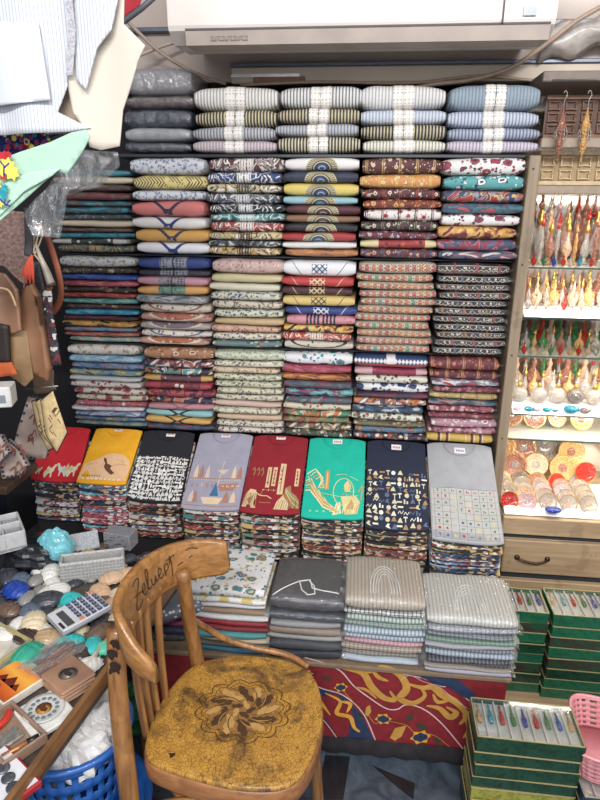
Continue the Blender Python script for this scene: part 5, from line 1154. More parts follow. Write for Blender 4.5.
# pink basket
def basket(name, x, y, z, w, d, h, col, label, rz=0, cells=(18, 5), r=.04):
    t = thing(name, label, 'basket', (x, y, z), (0, 0, rz)); m_ = plain(name + '_plastic', col, .35, .3, mott=.05)
    def ring(k, zz, n=48):
        out = []
        for i in range(n):
            a = 2 * pi * i / n; c_, s_ = cos(a), sin(a); e = .35
            out.append((w / 2 * k * math.copysign(abs(c_) ** e, c_), d / 2 * k * math.copysign(abs(s_) ** e, s_), zz))
        return out
    b = MB(); n = 48; rows = 11; rr_ = [ring(.86 + .14 * j / rows, h * j / rows) for j in range(rows + 1)]
    vs = [p for q in rr_ for p in q]; fs = []
    for j in range(rows):
        for i in range(n):
            if j % 2 == 1 and i % 2 == 1: continue
            fs.append((j * n + i, j * n + (i + 1) % n, (j + 1) * n + (i + 1) % n, (j + 1) * n + i))
    b.add(vs, fs, 0, True); b.add(ring(.86, 0), [tuple(range(n))]); o = b.build('basket_wall', m_, t)
    sol = o.modifiers.new('thickness', 'SOLIDIFY'); sol.thickness = .003
    b = MB(); q = ring(1.01, h); b.tube(q + [q[0]], .005, 8, 0, False); b.build('rim', m_, t); return t
basket('pink_basket', .715, 1.335, .212, .27, .22, .085, 'd98f96', 'pink perforated plastic basket resting on boxes at the right edge', -.25)
b_ = MB(); b_.box(.60, 1.28, .216, .68, 1.33, .2175); tag(b_.build('price_card', plain('pink_card', 'd8a0a0', .6)), 'pale pink card lying inside the pink plastic basket', 'card')
# ------------------------------------------------------------------ air conditioner, upper wall, cables
ac = thing('air_conditioner', 'white wall mounted air conditioner above the shelving', 'air conditioner', (-.06, 2.2, 2.018))
M_ac = plain('aged_white_plastic', 'd9d0c9', .4, .2, mott=.05, scale=6); M_acd = plain('greyed_plastic', 'aa9d94', .5, .1, mott=.15, scale=8)
def prof_ext(mb, prof, x0, x1, mi=0):
    n = len(prof); mb.add([(x0, y, z) for y, z in prof] + [(x1, y, z) for y, z in prof], [(i, (i + 1) % n, n + (i + 1) % n, n + i) for i in range(n)] + [tuple(range(n))[::-1], tuple(range(n, 2 * n))], mi, False)
AX0, AX1 = -.545, .545
b = MB(); prof_ext(b, [(-.20, .047), (-.205, .06), (-.21, .30), (-.16, .33), (.20, .33), (.20, .075), (.02, .03), (-.15, .02)], AX0, AX1); b.build('casing', M_ac, ac)
b = MB(); prof_ext(b, [(-.195, .010), (-.203, .0455), (-.15, .046), (-.10, .012)], AX0 + .05, AX1 - .012); lo_ = b.build('louvre', M_acd, ac)
b = MB(); b.box(AX0 + .05, -.2035, .0475, AX1 - .012, -.198, .0525); b.build('shadow_seam', plain('seam_dark', '5a5558', .7), ac)
b = MB(); b.box(.400, -.2125, .05, .404, -.200, .30); b.build('panel_seam', plain('seam_dark', '5a5558', .7), ac)
b = MB(); b.box(.455, -.2125, .066, .49, -.2085, .088); b.build('display_window', plain('grey_display', '9aa2a6', .3, .3), ac)
b = MB(); b.box(.498, -.2115, .105, .506, -.2085, .110); b.box(.498, -.2115, .120, .506, -.2085, .125); b.build('indicator_marks', plain('mark_grey', '8a8c92', .5), ac)
# faint worn lettering on the louvre
b = MB(); rt = random.Random(4)
for i in range(13):
    x = -.42 + i * .0085; k = i % 4
    b.box(x, -.2005, .020, x + .0015, -.1900, .032)
    if k != 1: b.box(x, -.2005, .030, x + .006, -.1900, .032)
    if k != 2: b.box(x, -.2005, .020, x + .006, -.1900, .022)
    if k != 3: b.box(x + .0045, -.2005, .022, x + .006, -.1900, .032)
b.build('worn_lettering', plain('worn_ink', '85746c', .6), ac)
b = MB(); b.add([(-.62, 2.398, 1.995), (-.40, 2.398, 1.995), (-.48, 2.30, 2.06), (-.53, 2.34, 2.10)], [(0, 1, 2, 3)]); 
b = MB(); b.tube(smooth([atY(128, 22, 2.30), atY(160, 52, 2.30), atY(195, 73, 2.30), atY(226, 84, 2.33)], 6), .006, 8); tag(b.build('cable', plain('beige_cable', 'a08e80', .5)), 'beige cable running down from the hanger to the rail beside the air conditioner', 'cable')
b = MB(); b.tube(smooth([atY(140, 55, 2.30), atY(160, 47, 2.32), atY(188, 38, 2.34)], 6), .006, 8); tag(b.build('cable', plain('beige_cable', 'b09c8c', .5)), 'short pale cable rising to the left end of the air conditioner', 'cable')
b = MB(); b.tube(smooth([atY(405, 90, 2.33), atY(435, 84, 2.32), atY(470, 80, 2.31), atY(510, 68, 2.30), atY(545, 45, 2.28), atY(575, 22, 2.26), atY(606, 4, 2.24)], 6), .007, 8); tag(b.build('cable', plain('beige_cable_2', 'ab9482', .5)), 'long beige cable sagging under the right end of the air conditioner', 'cable')
b = MB(); b.tube(smooth([atY(240, 85, 2.345), atY(320, 82, 2.345), atY(410, 83, 2.345), atY(480, 76, 2.345), atY(530, 80, 2.345), atY(610, 84, 2.345)], 6), .005, 8); tag(b.build('cable', plain('beige_cable_2', 'ab9482', .5)), 'thin cable lying along the cream rail above the striped tunics', 'cable')
b = MB(); b.grid(lambda a, c_: (.53 + a * .45, 2.34 - .05 * sin(pi * c_) , 2.03 + c_ * .10 + a * .10 + .012 * sin(a * 20 + c_ * 5)), 24, 8); o = b.build('insulated_pipe', plain('silvery_pipe_wrap', 'b9b2ac', .35, .4, mott=.2)); s_ = o.modifiers.new('s', 'SOLIDIFY'); s_.thickness = .01
tag(o, 'silvery wrapped pipe sloping up behind the right end of the air conditioner', 'pipe')
b = MB(); b.box(-.42, 2.352, 1.985, -.24, 2.364, 2.003, 0, .002); tag(b.build('brown_tape_strip', plain('brown_strip', '8a6450', .6)), 'short brown strip fixed below the rail behind the white tunics', 'trim')

# ------------------------------------------------------------------ hanging clothes top left
def stripe_cloth():
    t = T('white_striped_cotton'); x, y, z = t.objxyz(); n = t.noise(t.obj(), 5, 3)
    q = (x / .0065 + n * .6).fr() < .22; t.bump(t.noise(t.obj(), 14, 3), .4, .01)
    return t.done(t.mix(q * .7, 'c6c8ce', '9095a4'), .85, sheen=.2)
M_vs = stripe_cloth(); M_vc = plain('cream_cotton', 'c8bfb2', .9, mott=.03, scale=8); M_vw = plain('white_cotton', 'c2c6cd', .9, mott=.03, scale=8)
vest = thing('hanging_vest', 'white and cream pinstriped vest hanging at the upper left', 'clothing', (-.55, 1.2, 1.95))
def outline_sheet(name, pxs, Y, mat, parent, amp=.008, seed=0, th=.003, fr=28.0, nx=22, ny=22, origin=(0, 0, 0)):
    """cloth cut to a real outline, subdivided and rippled in depth"""
    import bmesh
    pts = [atY(x, y, Y) for x, y in pxs]; bm = bmesh.new()
    f = bm.faces.new([bm.verts.new((p.x, 0, p.z)) for p in pts])
    xs = [p.x for p in pts]; zs = [p.z for p in pts]
    for k in range(1, nx):
        x = min(xs) + (max(xs) - min(xs)) * k / nx; g = bm.verts[:] + bm.edges[:] + bm.faces[:]; bmesh.ops.bisect_plane(bm, geom=g, plane_co=(x, 0, 0), plane_no=(1, 0, 0))
    for k in range(1, ny):
        z = min(zs) + (max(zs) - min(zs)) * k / ny; g = bm.verts[:] + bm.edges[:] + bm.faces[:]; bmesh.ops.bisect_plane(bm, geom=g, plane_co=(0, 0, z), plane_no=(0, 0, 1))
    R = random.Random(seed); p1, p2, p3 = (R.uniform(0, 6) for _ in range(3))
    for v in bm.verts:
        x, z = v.co.x, v.co.z; v.co.y = Y + amp * (sin(fr * x + p1 + 5 * z) + .5 * sin(fr * 2.3 * x + p2 - 9 * z) + .4 * sin(fr * .8 * z + p3)); v.co -= Vector(origin)
    bmesh.ops.recalc_face_normals(bm, faces=bm.faces)
    me = bpy.data.meshes.new(name); bm.to_mesh(me); bm.free(); me.polygons.foreach_set('use_smooth', [True] * len(me.polygons))
    me.materials.append(mat); o = bpy.data.objects.new(name, me); COL.objects.link(o)
    if parent is not None: o.parent = parent
    s = o.modifiers.new('thickness', 'SOLIDIFY'); s.thickness = th; s.offset = 0
    return o
OV = (-.55, 1.2, 1.95)
outline_sheet('left_front_panel', [(-60, -60), (68, -60), (70, 20), (66, 60), (67, 85), (58, 112), (90, 128), (70, 132), (0, 135), (-60, 136)], 1.2, M_vs, vest, .006, 1, origin=OV)
outline_sheet('right_front_panel', [(70, -60), (132, -60), (125, -10), (124, 24), (146, 46), (139, 60), (131, 85), (122, 110), (119, 146), (100, 150), (90, 147), (86, 130), (74, 112), (70, 90), (70, 60)], 1.205, M_vc, vest, .005, 2, origin=OV)
outline_sheet('back_lining', [(40, 70), (92, 70), (96, 128), (88, 134), (50, 134)], 1.235, plain('tan_lining', 'a89684', .9), vest, .003, 31, origin=OV)
outline_sheet('striped_facing', [(74, -60), (120, -60), (118, 0), (112, 30), (98, 48), (86, 90), (76, 80), (73, 40)], 1.192, M_vs, vest, .004, 3, origin=OV)
outline_sheet('patch_pocket', [(-60, 18), (38, 24), (44, 60), (51, 100), (0, 106), (-60, 106)], 1.188, M_vw, vest, .003, 4, origin=OV)
lt = MB(); pts = smooth([Vector(atY(x, y, 1.186)) - Vector(OV) for x, y in ((66, -50), (69, 0), (72, 35), (69, 75))], 8)
vs = []; 
for i, p in enumerate(pts): vs += [p - Vector((.006 + .001 * (i % 2), 0, 0)), p + Vector((.006 + .001 * (i % 2), 0, 0))]
lt.add(vs, [(2 * i, 2 * i + 1, 2 * i + 3, 2 * i + 2) for i in range(len(pts) - 1)]); lt.build('grey_lace_edging', plain('grey_lace', 'a5a4aa', .8, mott=.4, scale=300), vest)
# red garment on a dark hanger behind
rg = thing('red_garment', 'red garment on a dark hanger, just showing above the vest shoulder', 'clothing', (-.5, 1.6, 2.1)); OR = (-.5, 1.6, 2.1)
outline_sheet('red_cloth', [(110, -40), (152, -40), (140, 6), (124, 18), (110, 20)], 1.6, plain('red_knit', '9c2630', .9), rg, .004, 5, origin=OR)
b = MB(); b.tube([Vector(atY(x, y, 1.592)) - Vector(OR) for x, y in ((112, 28), (126, 20), (142, 8), (160, -8))], .007, 8); b.build('hanger', plain('hanger_grey', '4a4a52', .5), rg)
# mint scarf with embroidery
mint = thing('mint_scarf', 'mint green scarf with bright embroidered flowers hanging under the vest', 'scarf', (-.7, 1.15, 1.6)); OM = (-.7, 1.15, 1.6)
outline_sheet('scarf_cloth', [(-60, 190), (0, 160), (20, 152), (50, 142), (70, 132), (84, 129), (88, 137), (80, 152), (66, 174), (57, 171), (30, 196), (0, 222), (-60, 262)], 1.15, plain('mint_cotton', 'a3c4b0', .85, mott=.05, scale=10), mint, .005, 6, origin=OM, fr=22)
outline_sheet('scarf_fold', [(0, 186), (30, 172), (60, 168), (52, 176), (24, 192), (0, 216), (-30, 232), (-30, 200)], 1.142, plain('mint_cotton_2', 'aed0ba', .85, mott=.05, scale=10), mint, .003, 7, origin=OM)
em = MB(); inks = ['b8242e', '3a3a8a', 'e8d85a', '1f8a9a', '8a2a70', 'f0ece0']
def petal(px, py, r, mi, n=7, Y=1.132):
    c_ = Vector(atY(px, py, Y)) - Vector(OM); s = r / FPX * 1.25; em.add([c_] + [c_ + Vector((s * cos(a) * (1 if k % 2 else .65), -.0005 * mi, s * sin(a) * (1 if k % 2 else .65))) for k, a in enumerate([2 * pi * i / (2 * n) for i in range(2 * n)])], [(0, i + 1, (i + 1) % (2 * n) + 1) for i in range(2 * n)], mi, False)
def emline(pxs, wd, mi, Y=1.131): em.tube([Vector(atY(x, y, Y)) - Vector(OM) for x, y in pxs], wd, 5, mi)
for x, y in ((0, 168), (8, 166), (12, 172)): petal(x, y, 8, 2)
petal(4, 157, 6, 0); petal(8, 155, 4, 0); petal(12, 173, 4, 0); petal(3, 176, 4, 0); petal(2, 195, 6, 3); petal(0, 202, 5, 2); petal(5, 188, 4, 3); petal(-4, 184, 6, 2)
emline([(4, 175), (4, 166), (-1, 160)], .0015, 1); emline([(4, 168), (9, 163)], .0015, 1); emline([(-2, 197), (6, 205), (10, 200)], .0018, 1); emline([(6, 205), (10, 206)], .0018, 1)
em.build('embroidery', [plain('thread_' + c_, c_, .7) for c_ in inks], mint)
# blue embroidered cloth behind
bl = thing('embroidered_cloth', 'dark blue cloth with dense bright embroidery peeping between vest and scarf', 'clothing', (-.7, 1.3, 1.68)); OB = (-.7, 1.3, 1.68)
outline_sheet('blue_cloth', [(-40, 120), (70, 120), (62, 134), (40, 143), (14, 152), (-40, 170)], 1.3, plain('deep_blue', '22306a', .85), bl, .004, 8, origin=OB)
b = MB(); re_ = random.Random(8)
for k in range(60):
    c_ = Vector(atY(re_.uniform(5, 50), re_.uniform(128, 148), 1.285)) - Vector(OB); s = re_.uniform(.003, .007); b.add([c_ + Vector((s * cos(a), -k * .0001, s * sin(a))) for a in [i * 1.047 + k for i in range(6)]], [tuple(range(6))], k % 6, False)
b.build('embroidery', [plain('thread_' + c_, c_, .7) for c_ in inks], bl)
# plastic bag hanging
pb = thing('plastic_bag', 'crumpled clear plastic bag hanging below the scarf tip', 'bag', (-.7, 1.5, 1.6)); OP = (-.7, 1.5, 1.6)
outline_sheet('bag_film', [(84, 150), (118, 152), (120, 166), (100, 186), (66, 196), (60, 238), (36, 236), (24, 214), (52, 178)], 1.5, M_clear, pb, .008, 9, origin=OP, fr=45)
outline_sheet('bag_film', [(82, 152), (112, 158), (96, 182), (70, 190), (58, 225), (40, 230), (40, 200)], 1.47, M_clear, pb, .01, 12, origin=OP, fr=60)

# ------------------------------------------------------------------ things hanging on the left
def leather(name, c): 
    t = T(name); n = t.noise(t.obj(), 60, 4); t.bump(n, .2, .002); n2 = t.noise(t.obj(), 8, 3); l = lin(c); return t.done(t.ramp(n2, [(.35, tuple(x * .7 for x in l[:3])), (.7, tuple(min(1, x * 1.2) for x in l[:3]))], False), .5, .1)
# woven rug piece
outline_sheet('woven_rug', [(-30, 205), (22, 212), (36, 230), (32, 262), (24, 290), (-30, 300)], 1.75, plain('dusty_rose_weave', '8a7068', .95, mott=.45, scale=120), None, .006, 13)
tag(bpy.data.objects['woven_rug'], 'dusty rose woven rug piece hanging behind the brown bag', 'rug')
# brown bag
bag = thing('leather_bag', 'brown suede shoulder bag with a dark open mouth hanging at the left', 'bag', (-.9, 1.5, 1.3)); OG = Vector((-.9, 1.5, 1.3))
def bp(x, y, Y=1.5): return Vector(atY(x, y, Y)) - OG
outline_sheet('bag_body', [(-30, 300), (6, 296), (22, 288), (32, 284), (38, 296), (42, 330), (50, 368), (48, 380), (30, 372), (24, 334), (10, 322), (-30, 326)], 1.5, leather('brown_suede', '8a6246'), bag, .006, 14, .02, origin=OG)
outline_sheet('tooled_front', [(8, 326), (26, 332), (34, 378), (26, 386), (10, 374)], 1.492, leather('tooled_tan', '9a7c58'), bag, .004, 15, .008, origin=OG)
outline_sheet('front_flap', [(-30, 268), (4, 274), (18, 290), (22, 330), (12, 334), (-30, 330)], 1.47, leather('brown_suede_2', '96705a'), bag, .008, 16, .01, origin=OG)
outline_sheet('open_mouth', [(-30, 262), (4, 266), (24, 284), (22, 296), (6, 292), (-30, 290)], 1.485, plain('mouth_dark', '221a1a', .9), bag, .004, 17, .006, origin=OG)
b = MB(); b.tube(smooth([bp(-10, 288, 1.45), bp(8, 290, 1.45), bp(16, 306, 1.45)], 5), .003, 8); b.build('cord_tie', plain('tan_cord', 'c8a882', .7), bag)
# leather strap loop
b = MB(); b.tube(smooth([atY(x, y, 1.62) for x, y in ((34, 224), (44, 232), (52, 250), (60, 280), (60, 300), (52, 312), (46, 300), (50, 286))], 6), .009, 8, 0, True, .4); tag(b.build('leather_strap', leather('strap_leather', '96543a')), 'reddish brown leather strap hanging in a long loop left of the cloth stacks', 'strap')
b = MB(); b.tube(smooth([atY(x, y, 1.6) for x, y in ((28, 208), (29, 240), (28, 256))], 4), .012, 8, 0, True, .3); tag(b.build('grey_strap', plain('grey_webbing', '4f4c50', .8)), 'short dark grey webbing strap hanging beside the bag', 'strap')
b = MB(); b.tube(smooth([atY(x, y, 1.58) for x, y in ((41, 222), (37, 240), (34, 252), (40, 262), (48, 276))], 6), .0022, 6); b.tube(smooth([atY(x, y, 1.58) for x, y in ((41, 224), (42, 236), (34, 256))], 6), .0022, 6); tag(b.build('cream_cord', plain('cream_cord', 'cbbd9c', .7)), 'knotted cream cord hanging above the orange tassel', 'cord')
tt_ = thing('tassel', 'orange red cord tassel tied to the handle of the brown bag', 'tassel', tuple(atY(32, 255, 1.56)));
OT = Vector(tt_.location); b = MB()
for k in range(9): 
    e = Vector(atY(24 + k * 1.2, 276 + (k % 3) * 4, 1.55)); b.tube(smooth([Vector((0, 0, 0)), (e - OT) * .5 + Vector((.004 * (k - 4) / 4, -.005, 0)), e - OT], 5), .0024, 5)
b.build('tassel_strands', plain('orange_yarn', 'c8503a', .85), tt_)
b = MB(); b.tube(smooth([(0, 0, 0), Vector(atY(20, 276, 1.55)) - OT, Vector(atY(8, 284, 1.55)) - OT], 5), .0022, 5); b.build('cord', plain('orange_yarn', 'c8503a', .85), tt_)
# horn
b = MB(); hp = smooth([atY(x, y, 1.55) for x, y in ((36, 244), (40, 256), (46, 270), (51, 284))], 5); b.tube(hp, [.003 + .0085 * i / (len(hp) - 1) for i in range(len(hp))], 12); o = b.build('horn', plain('pale_horn', 'a09488', .4, .3, mott=.25))
e = MB(); e.tube([hp[-1], hp[-1] + Vector((.003, 0, -.006))], [.0125, .011], 12); e.build('horn_mouth', plain('horn_rim', '4a3c34', .5), o); tag(o, 'pale curved horn hanging mouth down between cord and straps', 'horn')
# decorated band
def bandmat():
    t = T('black_white_band'); d, r = t.vor(t.obj(), 110, metric='CHEBYCHEV'); return t.done(t.pal(r, ['222228', '2a2a30', 'c0bcb4', '26262c', '6a2a30', '3a3c48']), .7)
b = MB(); b.tube(smooth([atY(x, y, 1.50) for x, y in ((47, 290), (49, 315), (53, 340), (57, 365))], 5), .013, 8, 0, True, .25)
o = b.build('patterned_band', bandmat()); tag(o, 'black and white patterned band hanging down beside the brown bag', 'band')
outline_sheet('beaded_pouch', [(30, 262), (38, 262), (44, 290), (46, 340), (50, 362), (44, 360), (34, 320)], 1.6, plain('blue_grey_beads', '4a4b52', .6, mott=.5, scale=200), None, .003, 18, .01)
tag(bpy.data.objects['beaded_pouch'], 'narrow blue grey beaded pouch hanging behind the bag and band', 'pouch')
# papyrus cards on a hook
ph_ = thing('wall_hook', 'steel hook rod holding the papyrus cards', 'hook', tuple(atY(38, 388, 1.6)))
b = MB(); O = Vector(ph_.location); b.tube([Vector(atY(x, y, 1.6)) - O for x, y in ((26, 389), (58, 386))], .0022, 6); b.tube([Vector(atY(x, y, 1.6)) - O for x, y in ((52, 384), (56, 390))], .002, 6); b.build('rod', plain('steel', 'b8b8b8', .3, metal=.8), ph_)
M_pap = plain('papyrus_paper', 'cbb183', .8, mott=.15, scale=60); M_blk = plain('black_border', '26221e', .6); M_draw = plain('brown_ink_drawing', '6a5238', .8)
cards = [([(32, 402), (42, 398), (57, 446), (48, 450), (38, 430)], 1.56, 'rearmost'), ([(36, 402), (46, 396), (60, 440), (54, 448), (44, 436)], 1.545, 'middle'), ([(41, 401), (53, 391), (67, 432), (57, 452), (46, 434)], 1.53, 'front')]
for pts, Y, wh in cards:
    o = outline_sheet('papyrus_card', [(sum(p[0] for p in pts) / 5 + (x - sum(p[0] for p in pts) / 5) * 1.06, sum(p[1] for p in pts) / 5 + (y - sum(p[1] for p in pts) / 5) * 1.05) for x, y in pts], Y + .002, M_blk, None, .001, 19, .002, nx=4, ny=4)
    tag(o, 'papyrus bookmark card with black edge on the hook, %s of the three' % wh, 'card', 'papyrus cards on the hook')
    outline_sheet('papyrus_sheet', pts, Y - .001, M_pap, o, .001, 19, .002, nx=4, ny=4)
    d = MB(); cx2 = sum(p[0] for p in pts) / 5; cy2 = sum(p[1] for p in pts) / 5
    for k in range(14):
        a = re_.uniform(0, 6); d.tube(smooth([atY(cx2 + 5 * cos(a) + q, cy2 + 10 * sin(a) + q * 1.5 * (1 if k % 2 else -1), Y - .004) for q in range(4)], 3), .0012, 4)
    d.build('ink_drawing', M_draw, o)
o = outline_sheet('brown_paper_bag', [(32, 372), (54, 370), (54, 392), (34, 394)], 1.63, plain('kraft_paper', '8a7058', .8), None, .002, 20, .004, nx=6, ny=6); tag(o, 'small sheet of brown kraft paper behind the hook rod', 'paper')
def tri_pouch(pts, Y, label, seed):
    o = outline_sheet('fabric_pouch', pts, Y, plain('pouch_cloth', 'a8978c', .85, mott=.1), None, .003, seed, .02, nx=8, ny=8); tag(o, label, 'pouch', 'printed fabric pouches')
    d = MB(); 
    for k in range(26):
        i = k % len(pts); j = (i + 1) % len(pts); t = (k // len(pts) + .5) / (26 / len(pts)); x = pts[i][0] + (pts[j][0] - pts[i][0]) * t; y = pts[i][1] + (pts[j][1] - pts[i][1]) * t; c_ = atY(x, y, Y - .013)
        d.box(c_.x - .003, c_.y - .001, c_.z - .003, c_.x + .003, c_.y + .001, c_.z + .003)
    d.build('checked_border', plain('dark_check', '2a3048', .8), o)
    d = MB(); cx2 = sum(p[0] for p in pts) / len(pts); cy2 = sum(p[1] for p in pts) / len(pts); R = random.Random(seed)
    for k in range(9):
        x, y = cx2 + R.uniform(-8, 8), cy2 + R.uniform(-14, 16); d.tube(smooth([atY(x, y, Y - .014), atY(x + R.uniform(1, 5), y - 4, Y - .014), atY(x + R.uniform(2, 6), y + 3, Y - .014)], 4), .0016, 4)
    d.build('printed_figures', plain('rust_print', '8a4a40', .8), o)
tri_pouch([(30, 396), (40, 398), (50, 430), (48, 456), (34, 458), (12, 456), (20, 425)], 1.62, 'printed fabric pouch with checked border beside the papyrus cards', 21)
tri_pouch([(8, 440), (18, 448), (28, 466), (22, 474), (4, 478), (0, 460)], 1.5, 'small folded printed pouch at the left below the checked one', 22)
tri_pouch([(-20, 432), (2, 436), (10, 452), (0, 464), (-20, 468)], 1.45, 'grey patterned pouch cut by the left frame edge', 23)
b = MB(); b.box(-1.45, 1.74, .66, -1.155, 1.95, .69, 0, .004); tag(b.build('shelf_plank', wood('dark_plank', '3a2c26', '5a463a')), 'dark wooden plank jutting in at the left under the pouches', 'shelf')
bx = thing('white_box', 'small white printed box at the left edge below the orange cloth', 'box', tuple(atY(2, 395, 1.4)), (0, 0, .3)); b = MB(); b.box(-.04, -.03, -.025, .028, .03, .028, 0, .003); b.build('box_body', plain('white_card_grey', 'c8c8c4', .6), bx)
b = MB(); b.box(-.03, -.0315, -.012, .015, -.030, .008); b.build('box_print', plain('grey_print', '7a8088', .6), bx)
o = outline_sheet('orange_cloth', [(-20, 364), (12, 362), (18, 374), (-20, 380)], 1.44, plain('rust_orange', 'b0562e', .85), None, .003, 24, .006, nx=6, ny=4); tag(o, 'strip of rust orange cloth above the small white box', 'cloth')
o = outline_sheet('dark_bag', [(-20, 320), (8, 326), (10, 366), (-20, 366)], 1.46, plain('very_dark_leather', '2a211e', .6), None, .003, 25, .01, nx=6, ny=6); tag(o, 'very dark leather bag hanging under the brown bag at the frame edge', 'bag')

# ------------------------------------------------------------------ trinket table
TZ = .60
def tp(x, y, dz=0.0): return atZ(x, y, TZ + dz)
tb = thing('trinket_table', 'wooden edged table crowded with scarabs, coasters and boxes', 'table', (0, 0, 0))
W_tb = wood('table_wood', '6a482c', '966c44', .45, 4, 60, .15, axis=1)
E0 = Vector(tp(14, 806)); E1 = Vector(tp(115, 668)); ed = (E1 - E0).normalized(); E2 = E1 + ed * .33; E00 = E0 - ed * .3
nrm = Vector((ed.y, -ed.x, 0))
b = MB(); b.poly([E00 + Vector((0, 0, -.004)), E2 + Vector((0, 0, -.004)), Vector((-1.55, E2.y, TZ - .004)), Vector((-1.55, E00.y, TZ - .004))][::1], 0, -.02); b.build('tabletop', plain('table_cloth_surface', '4e463f', .8, mott=.3), tb)
b = MB(); q = [E00, E2]; b.poly([E00 - nrm * .002 + Vector((0, 0, .004)), E2 - nrm * .002 + Vector((0, 0, .004)), E2 + nrm * .010 + Vector((0, 0, .004)), E00 + nrm * .010 + Vector((0, 0, .004))], 0, -.03); b.build('wooden_edge', W_tb, tb)
for (lx, ly) in ((E1.x - .05, E1.y + .28), (E00.x - .06, E00.y + .05), (-1.45, 1.3), (-1.45, .5)):
    b = MB(); b.box(lx - .02, ly - .02, 0, lx + .02, ly + .02, TZ - .025, 0, .003); b.build('leg', W_tb, tb)
# scarabs
SC = dict(black='24262c', charcoal='3a3c44', navy='27324e', blue='1f3f9a', white='dcd8d2', cream='d8c8a8', beige='c8a888', grey='8a8884', brown='6a5446', turquoise='3ab8b8', mint='5ac0a0', slate='5c6a7a', peach='d8b090', tan='b09470', seagreen='2f9a80', dkbrown='3e302a')
_sc = {}
def scarab(col, x, y, L, rz, label, grp, z=None, tilt=0):
    if col not in _sc:
        m_ = plain('scarab_stone_' + col, SC[col], .42, .3, mott=.28, scale=110)
        b = MB(); nu, nv = 44, 16; vs = []
        def f(a, c_):
            an = 2 * pi * a; r = sin(c_ * pi / 2 * 1.0) ; xx = cos(an) * .5 * r; yy = sin(an) * .36 * r
            z_ = .26 * (1 - r * r) ** .5 if r < 1 else 0
            g = .035 if abs(yy) < .02 and xx < .12 else 0; g += .04 if abs(xx - .14) < .022 else 0; g += .035 if abs(xx - .33) < .02 else 0; g += .02 * max(0, sin(yy * 55)) if xx < .1 else 0
            return (xx, yy, z_ - g + .03)
        b.grid(f, nu, nv); me = b.mesh('scarab', m_)
        h = MB(); 
        for s_ in (-1, 1):
            h.tube([(.36, s_ * .1, .05), (.46, s_ * .16, .04), (.5, s_ * .08, .03)], .03, 6)
            for q in (.22, 0, -.25): h.tube([(q, s_ * .28, .05), (q - .04, s_ * .37, .03), (q - .14, s_ * .38, .02)], .025, 5)
        lg = h.mesh('carved_legs', m_); bs = MB(); bs.lathe([(.001, 0), (.48, 0), (.5, .02), (.48, .04), (.001, .04)], 20, sy=.74); ba = bs.mesh('base_rim', m_); _sc[col] = (me, lg, ba)
    q = _sc[col]; o = bpy.data.objects.new('scarab', q[0]); COL.objects.link(o); o.scale = (L, L, L); o.rotation_euler = (tilt, 0, rz); o.location = (x, y, TZ if z is None else z)
    for nm, me in (('carved_legs', q[1]), ('base_rim', q[2])): c_ = bpy.data.objects.new(nm, me); COL.objects.link(c_); c_.parent = o
    tag(o, label, 'scarab', grp); return o
spots = [(28, 562, 'navy', .075, 'behind the white domed ones'), (8, 575, 'charcoal', .08, 'at the left behind the blue one'), (40, 545, 'navy', .07, 'left of the turquoise tissue'), (16, 590, 'blue', .085, 'at the left edge'), (8, 608, 'brown', .07, 'at the left edge below the blue one'),
 (27, 596, 'grey', .06, 'beside the blue one'), (51, 572, 'white', .075, 'in front of the turquoise tissue'), (54, 590, 'white', .085, 'left of the grey stone box'), (30, 610, 'slate', .075, 'patterned, left centre'), (48, 600, 'charcoal', .085, 'behind the calculator corner'), (72, 600, 'turquoise', .085, 'under the calculator top corner'),
 (5, 632, 'white', .07, 'at the left edge above the tray'), (34, 622, 'cream', .085, 'left of the calculator'), (27, 636, 'dkbrown', .08, 'in front of the cream one'), (47, 636, 'tan', .08, 'touching the calculator'), (27, 655, 'seagreen', .085, 'above the bagged black disc'), (13, 548, 'black', .08, 'in the dark left corner'),
 (100, 590, 'peach', .075, 'right of the grey stone box'), (112, 578, 'beige', .07, 'right of the grey stone box, further back'), (122, 592, 'cream', .075, 'beside the chair rail'), (112, 604, 'peach', .07, 'right of the calculator'), (130, 574, 'peach', .065, 'near the polka dot packet'), (118, 565, 'cream', .06, 'behind the peach ones'), (124, 586, 'turquoise', .035, 'tiny, among the peach ones'),
 (93, 645, 'turquoise', .06, 'right of the palm leaf packet'), (70, 640, 'turquoise', .07, 'below the calculator'), (80, 652, 'dkbrown', .075, 'below the calculator'), (100, 632, 'brown', .07, 'at the calculator right corner'), (88, 663, 'white', .065, 'above the leather coasters'), (112, 627, 'dkbrown', .065, 'by the chair post'), (106, 647, 'mint', .06, 'on the tray rim'),
 (66, 648, 'dkbrown', .07, 'beside the palm leaf packet'), (20, 578, 'slate', .07, 'behind the blue one'), (36, 580, 'grey', .055, 'between the white and blue ones'), (90, 575, 'grey', .05, 'behind the peach group'), (100, 560, 'charcoal', .06, 'beside the dotted packet'), (60, 612, 'grey', .05, 'small, behind the calculator')]
used_ = {}
for i, (px, py, c_, L, wh) in enumerate(spots):
    p = tp(px, py, .01); L *= 1.0; scarab(c_, p.x, p.y, L, rB.uniform(0, 6.28), '%s stone scarab %s' % ({'dkbrown': 'dark brown', 'seagreen': 'sea green'}.get(c_, c_), wh), 'stone scarabs on the table', TZ + (.006 if i % 3 == 0 else 0))
rf = random.Random(21); names_ = list(SC); got = []
cnt = 0; tries = 0; seen_ = set()
fcol = {}
rowsn = ['far left corner', 'left middle', 'centre', 'right side near the chair']
